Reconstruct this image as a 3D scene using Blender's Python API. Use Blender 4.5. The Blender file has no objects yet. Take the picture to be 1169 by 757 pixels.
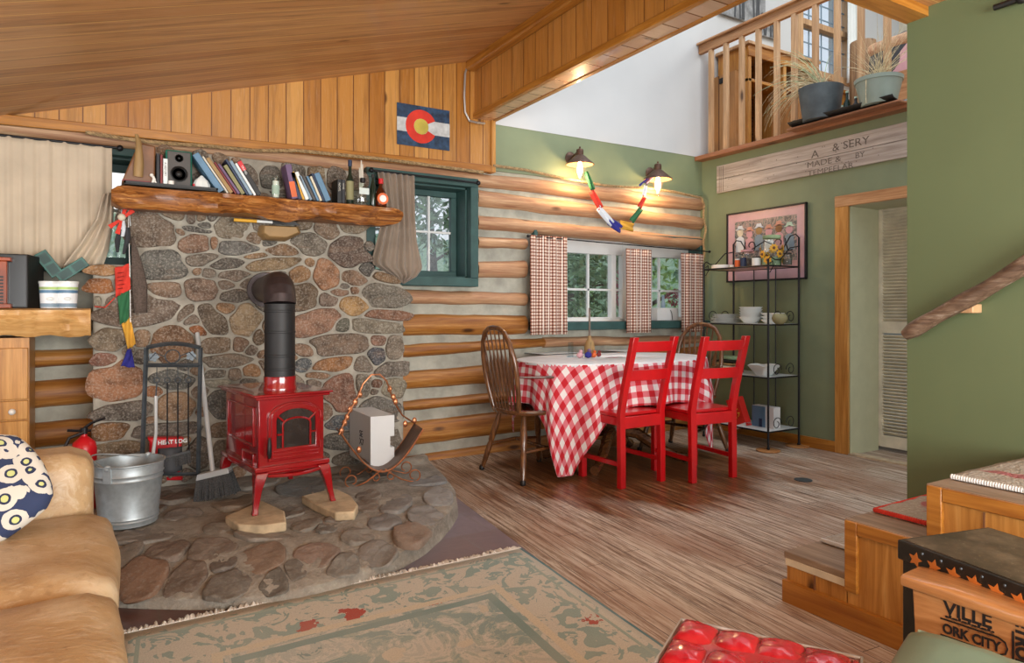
import bpy, bmesh, math, random
from math import sin, cos, pi, radians, sqrt, atan2, tan
from mathutils import Vector, Matrix, noise as mnoise
V = Vector
random.seed(7)
SC = bpy.context.scene
COL = SC.collection
F, CX, HY, H = 775.0, 584.5, 354.0, 1.10
YAW = math.atan2(1880-CX, F)             # angle between the view and the log wall's direction
FW = V((cos(YAW), sin(YAW), 0)); RT = V((sin(YAW), -cos(YAW), 0)); CAM = V((0, 0, H))
def ray(x, y): return FW + RT*((x-CX)/F) + V((0, 0, 1))*((HY-y)/F)
def onY(x, y, Y): d = ray(x, y); return CAM + d*(Y/d.y)
def onX(x, y, X): d = ray(x, y); return CAM + d*(X/d.x)
def onZ(x, y, Z): d = ray(x, y); return CAM + d*((Z-H)/d.z)
YA, XB, XC = 4.60, 4.85, 2.95            # log wall, dining wall, stair wall
YC = 4.28                                # chimney face

# ------------------------------------------------------------------ mesh building
class MB:
    def __init__(s): s.bm = bmesh.new(); s.mi = 0; s.uv = None
    def mat(s, i): s.mi = i; return s
    def face(s, vs):
        try:
            f = s.bm.faces.new(vs); f.material_index = s.mi; f.smooth = True; return f
        except ValueError: return None
    def box(s, a, b, M=None):
        x0, y0, z0 = a; x1, y1, z1 = b
        p = [(x0,y0,z0),(x1,y0,z0),(x1,y1,z0),(x0,y1,z0),(x0,y0,z1),(x1,y0,z1),(x1,y1,z1),(x0,y1,z1)]
        return s.hexa(p, M)
    def hexa(s, p, M=None):
        v = [s.bm.verts.new(M @ V(q) if M else V(q)) for q in p]
        for q in ((0,3,2,1),(4,5,6,7),(0,1,5,4),(1,2,6,5),(2,3,7,6),(3,0,4,7)): s.face([v[i] for i in q])
        return s
    def cbox(s, c, size, rz=0, M=None):
        T = Matrix.Translation(V(c)) @ Matrix.Rotation(rz, 4, 'Z')
        if M: T = T @ M
        h = [q/2 for q in size]
        return s.box((-h[0],-h[1],-h[2]), (h[0],h[1],h[2]), T)
    def rings(s, rs, cap=True, close=False):
        vr = [[s.bm.verts.new(V(p)) for p in r] for r in rs]
        n = len(vr[0])
        for i in range(len(vr)-(0 if close else 1)):
            a, b = vr[i], vr[(i+1) % len(vr)]
            for k in range(n): s.face([a[k], a[(k+1)%n], b[(k+1)%n], b[k]])
        if cap and not close: s.face(vr[0][::-1]); s.face(vr[-1])
        return s
    def cyl(s, p0, p1, r0, r1=None, n=16, cap=True):
        r1 = r0 if r1 is None else r1
        p0, p1 = V(p0), V(p1); q = (p1-p0).to_track_quat('Z', 'Y')
        return s.rings([[p+q@V((r*cos(2*pi*k/n), r*sin(2*pi*k/n), 0)) for k in range(n)] for p, r in ((p0,r0),(p1,r1))], cap)
    def tube(s, pts, r, n=8, closed=False, flat=1.0):
        pts = [V(p) for p in pts]; N = len(pts); rs = []
        rr = r if isinstance(r, (list, tuple)) else [r]*N
        up = None
        for i, p in enumerate(pts):
            a = pts[i-1] if (i > 0 or closed) else p; b = pts[(i+1) % N] if (i < N-1 or closed) else p
            t = (b-a).normalized()
            if up is None:
                up = V((0,0,1)) if abs(t.z) < .9 else V((1,0,0))
            x = up.cross(t)
            if x.length < 1e-4: x = V((1,0,0)).cross(t)
            x.normalize(); y = t.cross(x).normalized(); up = y
            rs.append([p + x*rr[i]*cos(2*pi*k/n) + y*rr[i]*flat*sin(2*pi*k/n) for k in range(n)])
        return s.rings(rs, True, closed)
    def lathe(s, prof, c=(0,0,0), n=24, M=None, cap=True):
        c = V(c); rs = []
        for r, z in prof:
            rs.append([(M @ V((r*cos(2*pi*k/n), r*sin(2*pi*k/n), z)) if M else V((r*cos(2*pi*k/n), r*sin(2*pi*k/n), z))) + c for k in range(n)])
        return s.rings(rs, cap)
    def prism(s, poly, ext):
        poly = [V(p) for p in poly]; ext = V(ext)
        a = [s.bm.verts.new(p) for p in poly]; b = [s.bm.verts.new(p+ext) for p in poly]
        n = len(a); s.face(a[::-1]); s.face(b)
        for i in range(n): s.face([a[i], a[(i+1)%n], b[(i+1)%n], b[i]])
        return s
    def sphere(s, c, r, n=12, sc=(1,1,1)):
        c = V(c); m = max(4, n//2)
        return s.rings([[c+V((r*sc[0]*sin(t)*cos(2*pi*k/n), r*sc[1]*sin(t)*sin(2*pi*k/n), -r*sc[2]*cos(t))) for k in range(n)]
                        for t in [.06+(pi-.12)*i/m for i in range(m+1)]])
    def grid(s, fn, nu, nv, uvfn=None):
        vs = [[s.bm.verts.new(V(fn(i/nu, j/nv))) for j in range(nv+1)] for i in range(nu+1)]
        if uvfn and s.uv is None: s.uv = s.bm.loops.layers.uv.new('UVMap')
        for i in range(nu):
            for j in range(nv):
                f = s.face([vs[i][j], vs[i+1][j], vs[i+1][j+1], vs[i][j+1]])
                if f and uvfn:
                    for l, (a, b) in zip(f.loops, ((i,j),(i+1,j),(i+1,j+1),(i,j+1))): l[s.uv].uv = uvfn(a/nu, b/nv)
        return s
    def build(s, name, mats, parent=None, bevel=0, seg=2, solid=0, sub=0, sharp=38, M=None, offset=0):
        bm = s.bm
        if M is not None: bm.transform(M)
        bmesh.ops.recalc_face_normals(bm, faces=bm.faces[:]) if not s.uv and not solid else None
        me = bpy.data.meshes.new(name); bm.to_mesh(me); bm.free()
        if not isinstance(mats, (list, tuple)): mats = [mats]
        for m in mats: me.materials.append(MAT[m] if isinstance(m, str) else m)
        me.set_sharp_from_angle(angle=radians(sharp))
        o = bpy.data.objects.new(name, me); COL.objects.link(o)
        if parent is not None:
            o.parent = parent; L = V((0,0,0)); q = parent
            while q: L += q.location; q = q.parent
            o.location = -L
        else:
            if len(me.vertices):
                xs = [v.co for v in me.vertices]
                c = V((sum(p.x for p in xs)/len(xs), sum(p.y for p in xs)/len(xs), min(p.z for p in xs)))
                me.transform(Matrix.Translation(-c)); o.location = c
        if solid: m = o.modifiers.new('S', 'SOLIDIFY'); m.thickness = solid; m.offset = offset
        if bevel:
            m = o.modifiers.new('B', 'BEVEL'); m.width = bevel; m.segments = seg; m.limit_method = 'ANGLE'; m.angle_limit = radians(40); m.use_clamp_overlap = True
        if sub: m = o.modifiers.new('U', 'SUBSURF'); m.levels = m.render_levels = sub
        return o
def tag(o, label=None, cat=None, group=None, kind=None):
    for k, v in (('label', label), ('category', cat), ('group', group), ('kind', kind)):
        if v: o[k] = v
    return o
def thing(name, loc, label, cat, group=None):
    o = bpy.data.objects.new(name, None); COL.objects.link(o); o.location = V(loc); o.empty_display_size = .05
    return tag(o, label, cat, group)
def S(o): o['kind'] = 'structure'; return o
def copy_tree(o, parent=None):
    c = o.copy(); COL.objects.link(c)
    if parent: c.parent = parent
    for ch in list(o.children): copy_tree(ch, c)
    return c
def text(name, s, mat, size, o, ux, uy, parent, depth=.0008, align='LEFT', bold=0, sx=1.0):
    """lettering: o origin, ux reading direction, uy up direction"""
    cu = bpy.data.curves.new(name, 'FONT'); cu.body = s; cu.size = size; cu.align_x = align; cu.offset = bold; cu.extrude = depth
    cu.resolution_u = 3
    t = bpy.data.objects.new(name, cu); COL.objects.link(t); bpy.context.view_layer.update()
    me = bpy.data.meshes.new_from_object(t.evaluated_get(bpy.context.evaluated_depsgraph_get()))
    bpy.data.objects.remove(t)
    ux, uy = V(ux).normalized(), V(uy).normalized(); uz = ux.cross(uy)
    M = Matrix.Translation(V(o)) @ Matrix((ux, uy, uz)).transposed().to_4x4() @ Matrix.Diagonal((sx,1,1,1))
    me.transform(M); me.materials.clear(); me.materials.append(MAT[mat])
    ob = bpy.data.objects.new(name, me); COL.objects.link(ob); ob.parent = parent
    L = V((0,0,0)); q = parent
    while q: L += q.location; q = q.parent
    ob.location = -L
    return ob

# ------------------------------------------------------------------ materials
MAT = {}
def lin(c):
    if isinstance(c, str): c = [int(c[i:i+2], 16)/255 for i in (0, 2, 4)]
    return tuple(((x/12.92) if x <= .04045 else ((x+.055)/1.055)**2.4) for x in c[:3]) + (1,)
class NT:
    def __init__(s, name):
        m = bpy.data.materials.new(name); m.use_nodes = True; MAT[name] = m; s.m = m; s.t = m.node_tree
        s.b = s.t.nodes['Principled BSDF']; s.out = s.t.nodes['Material Output']
        s._tc = None
    def n(s, typ, ins=None, **kw):
        nd = s.t.nodes.new(typ)
        for k, v in kw.items(): setattr(nd, k, v)
        for k, v in (ins or {}).items():
            if hasattr(v, 'is_linked') or hasattr(v, 'links'): s.t.links.new(v, nd.inputs[k])
            else: nd.inputs[k].default_value = v
        return nd
    def tc(s, which='Object'):
        if not s._tc: s._tc = s.n('ShaderNodeTexCoord')
        return s._tc.outputs[which]
    def map(s, scale=(1,1,1), loc=(0,0,0), rot=(0,0,0), src=None):
        return s.n('ShaderNodeMapping', {'Vector': src or s.tc(), 'Scale': scale, 'Location': loc, 'Rotation': rot}).outputs[0]
    def noise(s, vec, scale=5, detail=3, rough=.55, dist=0):
        return s.n('ShaderNodeTexNoise', {'Vector': vec, 'Scale': scale, 'Detail': detail, 'Roughness': rough, 'Distortion': dist}).outputs[0]
    def math(s, op, a, b=0.0, c=0.0):
        return s.n('ShaderNodeMath', {0: a, 1: b, 2: c}, operation=op).outputs[0]
    def ramp(s, fac, stops, interp='LINEAR'):
        r = s.n('ShaderNodeValToRGB', {0: fac}); cr = r.color_ramp; cr.interpolation = interp
        while len(cr.elements) < len(stops): cr.elements.new(.5)
        for e, (p, c) in zip(cr.elements, stops):
            e.position = p; e.color = lin(c) if not isinstance(c, (int, float)) else (c, c, c, 1)
        return r.outputs[0]
    def mix(s, fac, a, b, blend='MIX'):
        nd = s.t.nodes.new('ShaderNodeMix'); nd.data_type = 'RGBA'; nd.blend_type = blend; nd.clamp_result = True
        for i, v in ((0, fac), (6, a), (7, b)):
            if isinstance(v, str): v = lin(v)
            if hasattr(v, 'links'): s.t.links.new(v, nd.inputs[i])
            else: nd.inputs[i].default_value = v
        return nd.outputs[2]
    def sep(s, v): return s.n('ShaderNodeSeparateXYZ', {0: v}).outputs
    def comb(s, x=0.0, y=0.0, z=0.0): return s.n('ShaderNodeCombineXYZ', {0: x, 1: y, 2: z}).outputs[0]
    def white(s, v): return s.n('ShaderNodeTexWhiteNoise', {'Vector': v}, noise_dimensions='3D').outputs[0]
    def set(s, **kw):
        nm = {'color': 'Base Color', 'rough': 'Roughness', 'metal': 'Metallic', 'spec': 'Specular IOR Level', 'coat': 'Coat Weight', 'alpha': 'Alpha', 'trans': 'Transmission Weight', 'emit': 'Emission Color', 'estr': 'Emission Strength', 'sheen': 'Sheen Weight', 'sss': 'Subsurface Weight', 'croug': 'Coat Roughness', 'ior': 'IOR'}
        for k, v in kw.items():
            i = s.b.inputs[nm[k]]
            if isinstance(v, str): v = lin(v)
            if hasattr(v, 'links'): s.t.links.new(v, i)
            else: i.default_value = v
        return s
    def bump(s, h, strength=.3, dist=.01):
        b = s.n('ShaderNodeBump', {'Height': h, 'Strength': strength, 'Distance': dist}); s.t.links.new(b.outputs[0], s.b.inputs['Normal']); return s
def plain(name, color, rough=.5, metal=0, var=.08, scale=8, bump=0, bscale=60, **kw):
    t = NT(name)
    n = t.noise(t.tc(), scale, 4)
    c = lin(color); dk = tuple(x*(1-var*2) for x in c[:3])+(1,); lt = tuple(min(1, x*(1+var*1.5)) for x in c[:3])+(1,)
    t.set(color=t.mix(t.ramp(n, [(.3, 0.0), (.7, 1.0)]), dk, lt), rough=rough, metal=metal, **kw)
    if bump: t.bump(t.noise(t.tc(), bscale, 4), bump, .004)
    return t
def wood(name, c1, c2, c3=None, axis='X', rough=.45, scale=1.0, knots=True, coat=0, bump=.15, dark=None):
    """grain runs along axis"""
    t = NT(name); k = {'X': (.06,1,1), 'Y': (1,.06,1), 'Z': (1,1,.06)}[axis]
    v = t.map(tuple(q*scale for q in k))
    g = t.noise(v, 30, 5, .6, .8); g2 = t.noise(v, 120, 3, .6); big = t.noise(t.map(tuple(max(q,.25)*scale for q in k)), 5, 3)
    col = t.ramp(g, [(.3, c1), (.55, c2), (.75, c3 or c2)])
    col = t.mix(t.ramp(g2, [(.35, .35), (.55, 0.0)]), col, c1)
    col = t.mix(t.ramp(big, [(.45, 0.0), (.75, .5)]), col, c1)
    if knots:
        kk = {'X': (.35,1,1), 'Y': (1,.35,1), 'Z': (1,1,.35)}[axis]
        vo = t.n('ShaderNodeTexVoronoi', {'Vector': t.map(tuple(q*scale for q in kk)), 'Scale': 5.0}).outputs[0]
        col = t.mix(t.ramp(vo, [(.05, .9), (.12, 0.0)]), col, dark or '3a1c0a')
    t.set(color=col, rough=rough, coat=coat); t.bump(g, bump, .003)
    return t
def planks(name, across, along, width, cols, gap='2a1608', gapw=.03, rough=.45, stretch=.05, length=None, grain=.5, coat=0, bump=.4, knot='4a260c', scratch=None):
    t = NT(name); s = dict(zip('XYZ', t.sep(t.tc())))
    u = t.math('DIVIDE', s[across], width); iu = t.math('FLOOR', u); fu = t.math('FRACT', u)
    al = s[along]
    if length:
        off = t.math('MULTIPLY', t.white(t.comb(iu, 3.3, 1.7)), length)
        a2 = t.math('DIVIDE', t.math('ADD', al, off), length); ia = t.math('FLOOR', a2); fa = t.math('FRACT', a2)
        rnd = t.white(t.comb(iu, ia, .5))
    else: rnd = t.white(t.comb(iu, 9.1, .5)); fa = None
    gv = t.comb(t.math('MULTIPLY', s[across], 1.0), t.math('MULTIPLY', al, stretch), t.math('MULTIPLY', rnd, 37.0))
    g = t.noise(gv, 26, 5, .65, .6); fine = t.noise(gv, 130, 4, .7)
    base = t.ramp(rnd, [(i/(len(cols)-1) if len(cols) > 1 else 0, c) for i, c in enumerate(cols)])
    dk = t.mix(1.0, base, (.42,.36,.32,1), 'MULTIPLY'); lt = t.mix(.25, base, (1,.9,.75,1))
    col = t.mix(t.ramp(g, [(.34, grain), (.52, 0.0)]), base, dk)
    col = t.mix(t.ramp(fine, [(.55, 0.0), (.75, grain*.8)]), col, lt)
    kv = t.comb(s[across], t.math('MULTIPLY', al, .4), t.math('MULTIPLY', rnd, 11.0))
    vo = t.n('ShaderNodeTexVoronoi', {'Vector': kv, 'Scale': 4.5}).outputs[0]
    col = t.mix(t.ramp(vo, [(.04, .85), (.1, 0.0)]), col, knot)
    e = t.math('MINIMUM', fu, t.math('SUBTRACT', 1.0, fu)); gm = t.math('LESS_THAN', e, gapw)
    if fa is not None:
        ea = t.math('MULTIPLY', t.math('MINIMUM', fa, t.math('SUBTRACT', 1.0, fa)), length/width)
        gm = t.math('MAXIMUM', gm, t.math('LESS_THAN', ea, gapw))
    t.gm, t.g, t.fine, t.s = gm, g, fine, s
    t.colpre = col
    t.set(color=t.mix(gm, col, gap), rough=rough, coat=coat)
    t.bump(t.math('SUBTRACT', t.math('MULTIPLY', g, .3), gm), bump, .003)
    return t
def metal(name, color, rough=.35, **kw): return plain(name, color, rough, .9, **kw)
def emitter(name, color, strength):
    t = NT(name); t.set(color=color, emit=color, estr=strength); return t
def glassm(name, tint=(1,1,1,1), gloss=.08):
    t = NT(name); tr = t.n('ShaderNodeBsdfTransparent', {0: tint}); gl = t.n('ShaderNodeBsdfGlossy', {0: (1,1,1,1), 1: .02})
    mx = t.n('ShaderNodeMixShader', {0: gloss, 1: tr.outputs[0], 2: gl.outputs[0]}); t.t.links.new(mx.outputs[0], t.out.inputs[0]); return t

plain('green', '7c8768', .55, var=.05, scale=3, bump=.05)
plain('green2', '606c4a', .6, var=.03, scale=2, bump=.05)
plain('white_wall', 'c4c6c6', .8, var=.02, scale=2)
plain('pale_green', 'b6b594', .6, var=.03)
plain('chink', 'a8a79a', .9, var=.12, scale=9, bump=.6, bscale=30)
plain('mortar', 'a09a8d', .95, var=.16, scale=12, bump=.9, bscale=45)
plain('teal_paint', '2f4f4c', .55, var=.12)
plain('white_frame', 'dfe1df', .5, var=.02)
plain('red_paint', 'b80b12', .3, var=.1, scale=5, coat=.4)
plain('stove_red', '8c0a12', .18, var=.12, scale=4, coat=.7)
plain('black', '141312', .5, var=.1)
plain('black_gloss', '0c0c0c', .2, var=.05)
plain('matte_pipe', '17181a', .55, var=.15, scale=14)
plain('pipe_elbow', '3a3030', .45, .4, var=.2, scale=14)
plain('iron', '50575c', .45, .5, var=.15, scale=20)
plain('black_iron', '26272a', .45, .6, var=.1)
plain('plate_white', 'dfe3e0', .3, var=.02)
glassm('clear_acrylic', (.80,.86,.88,1), .06); plain('tub_white', 'e8ecee', .4, var=.01)
plain('copper', 'b0714c', .35, .7, var=.2, scale=30)
plain('sling', '6b5648', .5, .3, var=.15)
plain('box_white', 'd2d3d2', .6, var=.02)
plain('rope', 'a58a63', .95, var=.25, scale=60, bump=.5, bscale=200)
plain('bristle', '4a4a4a', .9, var=.35, scale=200)
plain('handle_grey', 'bfc3c4', .4, .3, var=.05)
plain('red_plastic', 'c51520', .35, var=.06)
plain('red_sign', 'd8281c', .5, var=.04)
plain('brown_leather', '7b5233', .45, var=.15, scale=10)
plain('teal_speaker', '1f6d5c', .4, var=.05)
plain('speaker_grey', '4d4946', .6, var=.08)
plain('orange_wood', '8e3c14', .4, var=.2)
plain('tan_stone', 'b9a586', .9, var=.16, scale=14, bump=.6, bscale=50)
plain('grey_stone', '948b7a', .9, var=.18, scale=14, bump=.6, bscale=50)
plain('curtain_tan', 'c6b69f', .9, var=.06, scale=5, bump=.2, bscale=300, sheen=.2)
plain('curtain_taupe', '8a7a6a', .8, var=.08, scale=5, sheen=.3)
plain('plastic_pot_dark', '4c5458', .6, var=.15, scale=10)
plain('plastic_pot_green', '8b978b', .5, var=.04)
plain('dry_leaf', 'cdbb95', .8, var=.25, scale=40)
plain('green_leaf', '9fb089', .7, var=.15, scale=40)
plain('flag_red', 'cf3a2c', .9, var=.1); plain('flag_green', '2f6b45', .9, var=.1); plain('flag_white', 'd6dce2', .9, var=.03)
plain('flag_blue', '2e2f86', .9, var=.1); plain('flag_yellow', 'd6a03a', .9, var=.1)
plain('bronze', '5d4436', .45, .5, var=.2, scale=30)
plain('shade_inner', 'd8a070', .5, var=.1)
plain('ceramic', 'e6e2da', .25, var=.02)
plain('amber', '4a1c08', .15, var=.2)
plain('orange', 'd8642c', .5); plain('yellow', 'd9a22c', .5); plain('purple', '6a5272', .6); plain('navy', '20304e', .5)
plain('sky_blue', '5a7f9c', .5); plain('grey_blue', '7e93a3', .6); plain('cream', 'd8cfb8', .7); plain('paper', 'cfcabc', .9); plain('dark_red', '7a1a1c', .5)
plain('olive', '8a8660', .7); plain('pinkish', 'c99aa0', .7); plain('charcoal', '34363a', .7, var=.15); plain('dark_glass', '1e2a20', .12); plain('gold_brown', '9a7b4e', .6)
plain('mesh_brown', '594c44', .95, var=.2, scale=120)
plain('teal_plate', '1f5f55', .45, var=.15, scale=20)
plain('green_vinyl', '7d9483', .35, var=.04, coat=.3)
plain('sage', '8fa08c', .4)
plain('conduit', 'b9b7b2', .4, .5)
plain('bark', '776b60', .9, var=.3, scale=12)
plain('leaf_dark', '93ad86', .9, var=.35, scale=6); plain('leaf_light', 'aeca80', .9, var=.3, scale=6); plain('leaf_pale', 'b4cbb8', .9, var=.2, scale=6)  # leaf greens lightened to stand in for sunlight on the trees
plain('ground_out', '8d8a6a', .95, var=.2, scale=2)
plain('pane_dark', '2a2624', .15, var=.3, scale=14, coat=.5)
plain('galv_in', '9aa3a8', .4, .6)
t = plain('galvanized', 'a9b2b6', .48, .55, var=.08, scale=30)
glassm('glass'); glassm('jar_glass', (.93,.97,.95,1), .05)
emitter('bulb', 'fff0c8', 14)
plain('lantern_glass_dummy', 'fff3d8', .2)
wood('log', '95664a', 'c09872', 'd8b896', 'X', .6, 1.0, bump=.4)
wood('log_low', '7a4518', 'ad7432', 'c99a60', 'X', .5, 1.0, bump=.4)
wood('slab', '4a2208', 'a3652c', 'd09a58', 'X', .45, 2.2, coat=.1, bump=.5)
wood('slab_light', 'a8753c', 'd3a466', 'e2bd84', 'X', .4)
wood('pine', '8c5216', 'b67a2e', 'c98f42', 'X', .35, coat=.2, bump=.05)
wood('pine_y', '8c5216', 'b67a2e', 'c98f42', 'Y', .35, coat=.2, bump=.05)
wood('pine_z', '9a6426', 'c38a42', 'd4a25c', 'Z', .4, bump=.05)
wood('pine_pale', '9c7550', 'c49c72', 'd6b48c', 'Z', .5, bump=.05)
wood('pine_pale_y', '94643e', 'bf8e60', 'cf a57a'.replace(' ', ''), 'Y', .5, bump=.05)
wood('redwood_y', '7c4e34', 'a06a48', 'b27e5a', 'Y', .5, bump=.05)
wood('oak', '3a2010', '6e4524', '93633a', 'Z', .3, 2.0, knots=False, coat=.4)
wood('oak_x', '3a2010', '653e22', '80552f', 'X', .25, 2.0, knots=False, coat=.5)
wood('grey_wood', '77624f', '9a8570', 'ab9883', 'Y', .6, 1.3, knots=False)
wood('sign_wood', '94857a', 'bcafa3', 'cfc4ba', 'Y', .8, 1.0)
wood('tray_wood', '8e5a2c', 'b98350', 'cb9a68', 'Y', .35, 1.0, knots=False, coat=.3)
wood('branch', '4a3628', '7a6350', 'ab9c8c', 'Y', .5, 2.0)
planks('wall_planks', 'X', 'Z', .112, ['b5792f','c08843','a86c26','c9934c','b47a34'], '6b3c12', .03, .4, grain=.55, coat=.15)
planks('beam_planks', 'Y', 'Z', .148, ['b57a34','bf8440','ab6e2a','c78e48'], '6b3c12', .02, .35, grain=.5, coat=.2)
planks('ceiling_planks', 'Y', 'X', .125, ['bd8753','c99560','b27a46','d09f6b','c18c57'], 'dcb068', .022, .42, grain=.65, coat=.08)
planks('soffit_planks', 'Y', 'X', .16, ['c7a080','cfae92','bb9070'], '7c4f2a', .03, .25, grain=.15, coat=.5)
planks('loft_panel', 'Y', 'Z', .3, ['a8753e','b58450','9c6a34'], '5c3718', .02, .5, grain=.4)
# ------------------------------------------------------------------ special materials
def stone_mat(name):
    t = NT(name); a = t.n('ShaderNodeAttribute', attribute_name='Col').outputs[0]
    n1 = t.noise(t.map((1,1,1)), 14, 5, .65); n2 = t.noise(t.map((1,1,1)), 90, 4, .7); n3 = t.noise(t.map((1,1,2.2)), 5, 4, .6, 1.2)
    c = t.mix(t.ramp(n1, [(.36, .85), (.58, 0.0)]), a, t.mix(1.0, a, (.36,.33,.31,1), 'MULTIPLY'))
    c = t.mix(t.ramp(n2, [(.48, 0.0), (.66, .6)]), c, t.mix(.5, a, (.75,.7,.6,1)))
    c = t.mix(t.ramp(n3, [(.55, 0.0), (.7, .35)]), c, (.30,.19,.12,1))
    t.set(color=c, rough=.85); t.bump(t.math('ADD', n1, t.math('MULTIPLY', n2, .5)), 1.0, .02); return t
stone_mat('stone')
t = NT('flagstone'); a = t.n('ShaderNodeAttribute', attribute_name='Col').outputs[0]; n1 = t.noise(t.tc(), 9, 5, .65, .5); n2 = t.noise(t.tc(), 60, 4, .7)
c = t.mix(t.ramp(n1, [(.4, .45), (.6, 0.0)]), a, t.mix(1.0, a, (.5,.47,.44,1), 'MULTIPLY')); c = t.mix(t.ramp(n2, [(.5, 0.0), (.75, .5)]), c, '9c958a'); t.set(color=c, rough=.7); t.bump(t.math('ADD', n1, t.math('MULTIPLY', n2, .5)), .8, .012)
t = NT('hearth_mortar'); n1 = t.noise(t.tc(), 7, 6, .7, .5); n2 = t.noise(t.tc(), 60, 5, .7)
c = t.ramp(n1, [(.3, '716a60'), (.5, '948c80'), (.7, 'aba598')]); c = t.mix(t.ramp(n2, [(.5, 0.0), (.8, .6)]), c, 'bdb6a6')
t.set(color=c, rough=.85); t.bump(t.math('ADD', n1, n2), .9, .012)

# wooden floor, weathered, with the old varnish still on it under and around the table
t = planks('floor_boards', 'X', 'Y', .082, ['9a826c','ab9680','8c745e','b5a08a','9d8770'], '5a4636', .020, .6, .045, 1.9, .75, bump=.4)
s = t.s
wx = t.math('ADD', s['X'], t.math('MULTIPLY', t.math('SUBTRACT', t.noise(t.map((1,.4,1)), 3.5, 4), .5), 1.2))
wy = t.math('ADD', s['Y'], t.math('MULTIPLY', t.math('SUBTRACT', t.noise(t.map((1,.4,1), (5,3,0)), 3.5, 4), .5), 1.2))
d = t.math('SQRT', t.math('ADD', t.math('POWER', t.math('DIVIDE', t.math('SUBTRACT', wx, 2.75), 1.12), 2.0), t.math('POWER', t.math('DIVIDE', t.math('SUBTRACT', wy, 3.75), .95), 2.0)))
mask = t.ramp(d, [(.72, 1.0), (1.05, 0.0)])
scr = t.noise(t.comb(t.math('MULTIPLY', s['X'], 60.0), t.math('MULTIPLY', s['Y'], 2.2), 0.0), 1.0, 5, .8)
worn = t.mix(t.ramp(scr, [(.47, 0.0), (.56, .8)]), t.colpre, 'd2c4b2')
worn = t.mix(t.ramp(scr, [(.38, .85), (.455, 0.0)]), worn, '5a4230')
patch = t.noise(t.map((1,.5,1)), 2.2, 4)
worn = t.mix(t.ramp(patch, [(.44, 0.0), (.62, .5)]), worn, '855636')
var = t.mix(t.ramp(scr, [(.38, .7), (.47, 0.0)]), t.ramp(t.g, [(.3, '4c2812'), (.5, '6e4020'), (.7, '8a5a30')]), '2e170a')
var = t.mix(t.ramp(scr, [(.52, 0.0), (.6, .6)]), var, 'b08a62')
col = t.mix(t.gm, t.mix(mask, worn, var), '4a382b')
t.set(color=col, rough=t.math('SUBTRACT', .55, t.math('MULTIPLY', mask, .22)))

t = NT('slate_tile'); v = t.tc(); br = t.n('ShaderNodeTexBrick', {'Vector': v, 'Color1': lin('6a4a3a'), 'Color2': lin('7d7480'), 'Mortar': lin('6d6660'), 'Scale': 1.0, 'Mortar Size': .006, 'Brick Width': .33, 'Row Height': .33})
n = t.noise(v, 5, 5, .7, 1); n2 = t.noise(v, 1.3, 2)
c = t.mix(t.ramp(n, [(.35, .7), (.6, 0.0)]), br.outputs[0], '4a3a34')
c = t.mix(t.ramp(t.sep(v)[0], [(.35, 1.0), (.6, 0.0)]) if False else .0, c, c)
gx = t.ramp(t.math('MULTIPLY', t.math('ADD', t.sep(v)[0], -.2), .8), [(0.2, 0.0), (.75, .75)])
c = t.mix(gx, t.mix(.45, c, '5a2c12'), t.mix(.45, c, 'a8a3b2'))
t.set(color=c, rough=.35); t.bump(n, .3, .006)

# ------------------------------------------------------------------ stones
def jitter_poly(i, seeds, gap, n=30):
    x, y, a, b, th, _ = seeds[i]
    out = []; near = [s for j, s in enumerate(seeds) if j != i and abs(s[0]-x) < a+s[2]+.1 and abs(s[1]-y) < a+b+s[3]+s[2]+.1]
    def dd(s, px, py):
        dx, dy = px-s[0], py-s[1]; c, q = cos(s[4]), sin(s[4]); u = (dx*c+dy*q)/s[2]; w = (-dx*q+dy*c)/s[3]
        return sqrt(u*u+w*w)
    rr = random.Random(i*13+5); K = rr.choice((5,6,6,7)); o0 = rr.uniform(0, 6.3)
    pl = [(rr.uniform(.82, 1.05), o0+2*pi*k/K+rr.uniform(-.28,.28)) for k in range(K)]
    for k in range(n):
        t = 2*pi*k/n
        e = min(dk/max(.05, cos(t-fk)) for dk, fk in pl if cos(t-fk) > .05)
        e = min(e, 1.32)*(1+.10*mnoise.noise(V((cos(t)*3, sin(t)*3, i*7.7)))+.05*mnoise.noise(V((cos(t)*9, sin(t)*9, i*3.1))))
        R = e; r = R
        ux, uy = cos(t)*a, sin(t)*b; c, q = cos(th), sin(th); ux, uy = ux*c-uy*q, ux*q+uy*c
        st = 14; r = 0
        for m in range(1, st+1):
            f = R*m/st; px, py = x+ux*f, y+uy*f; me_ = dd(seeds[i], px, py)
            if any(dd(s2, px, py) < me_+gap/min(s2[2], s2[3], .12)*.5 for s2 in near): break
            r = f
        r = max(r, .25); out.append((x+ux*r, y+uy*r))
    # soften
    for _ in range(1): out = [((out[k-1][0]+2*out[k][0]+out[(k+1)%n][0])/4, (out[k-1][1]+2*out[k][1]+out[(k+1)%n][1])/4) for k in range(n)]
    return out
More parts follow.
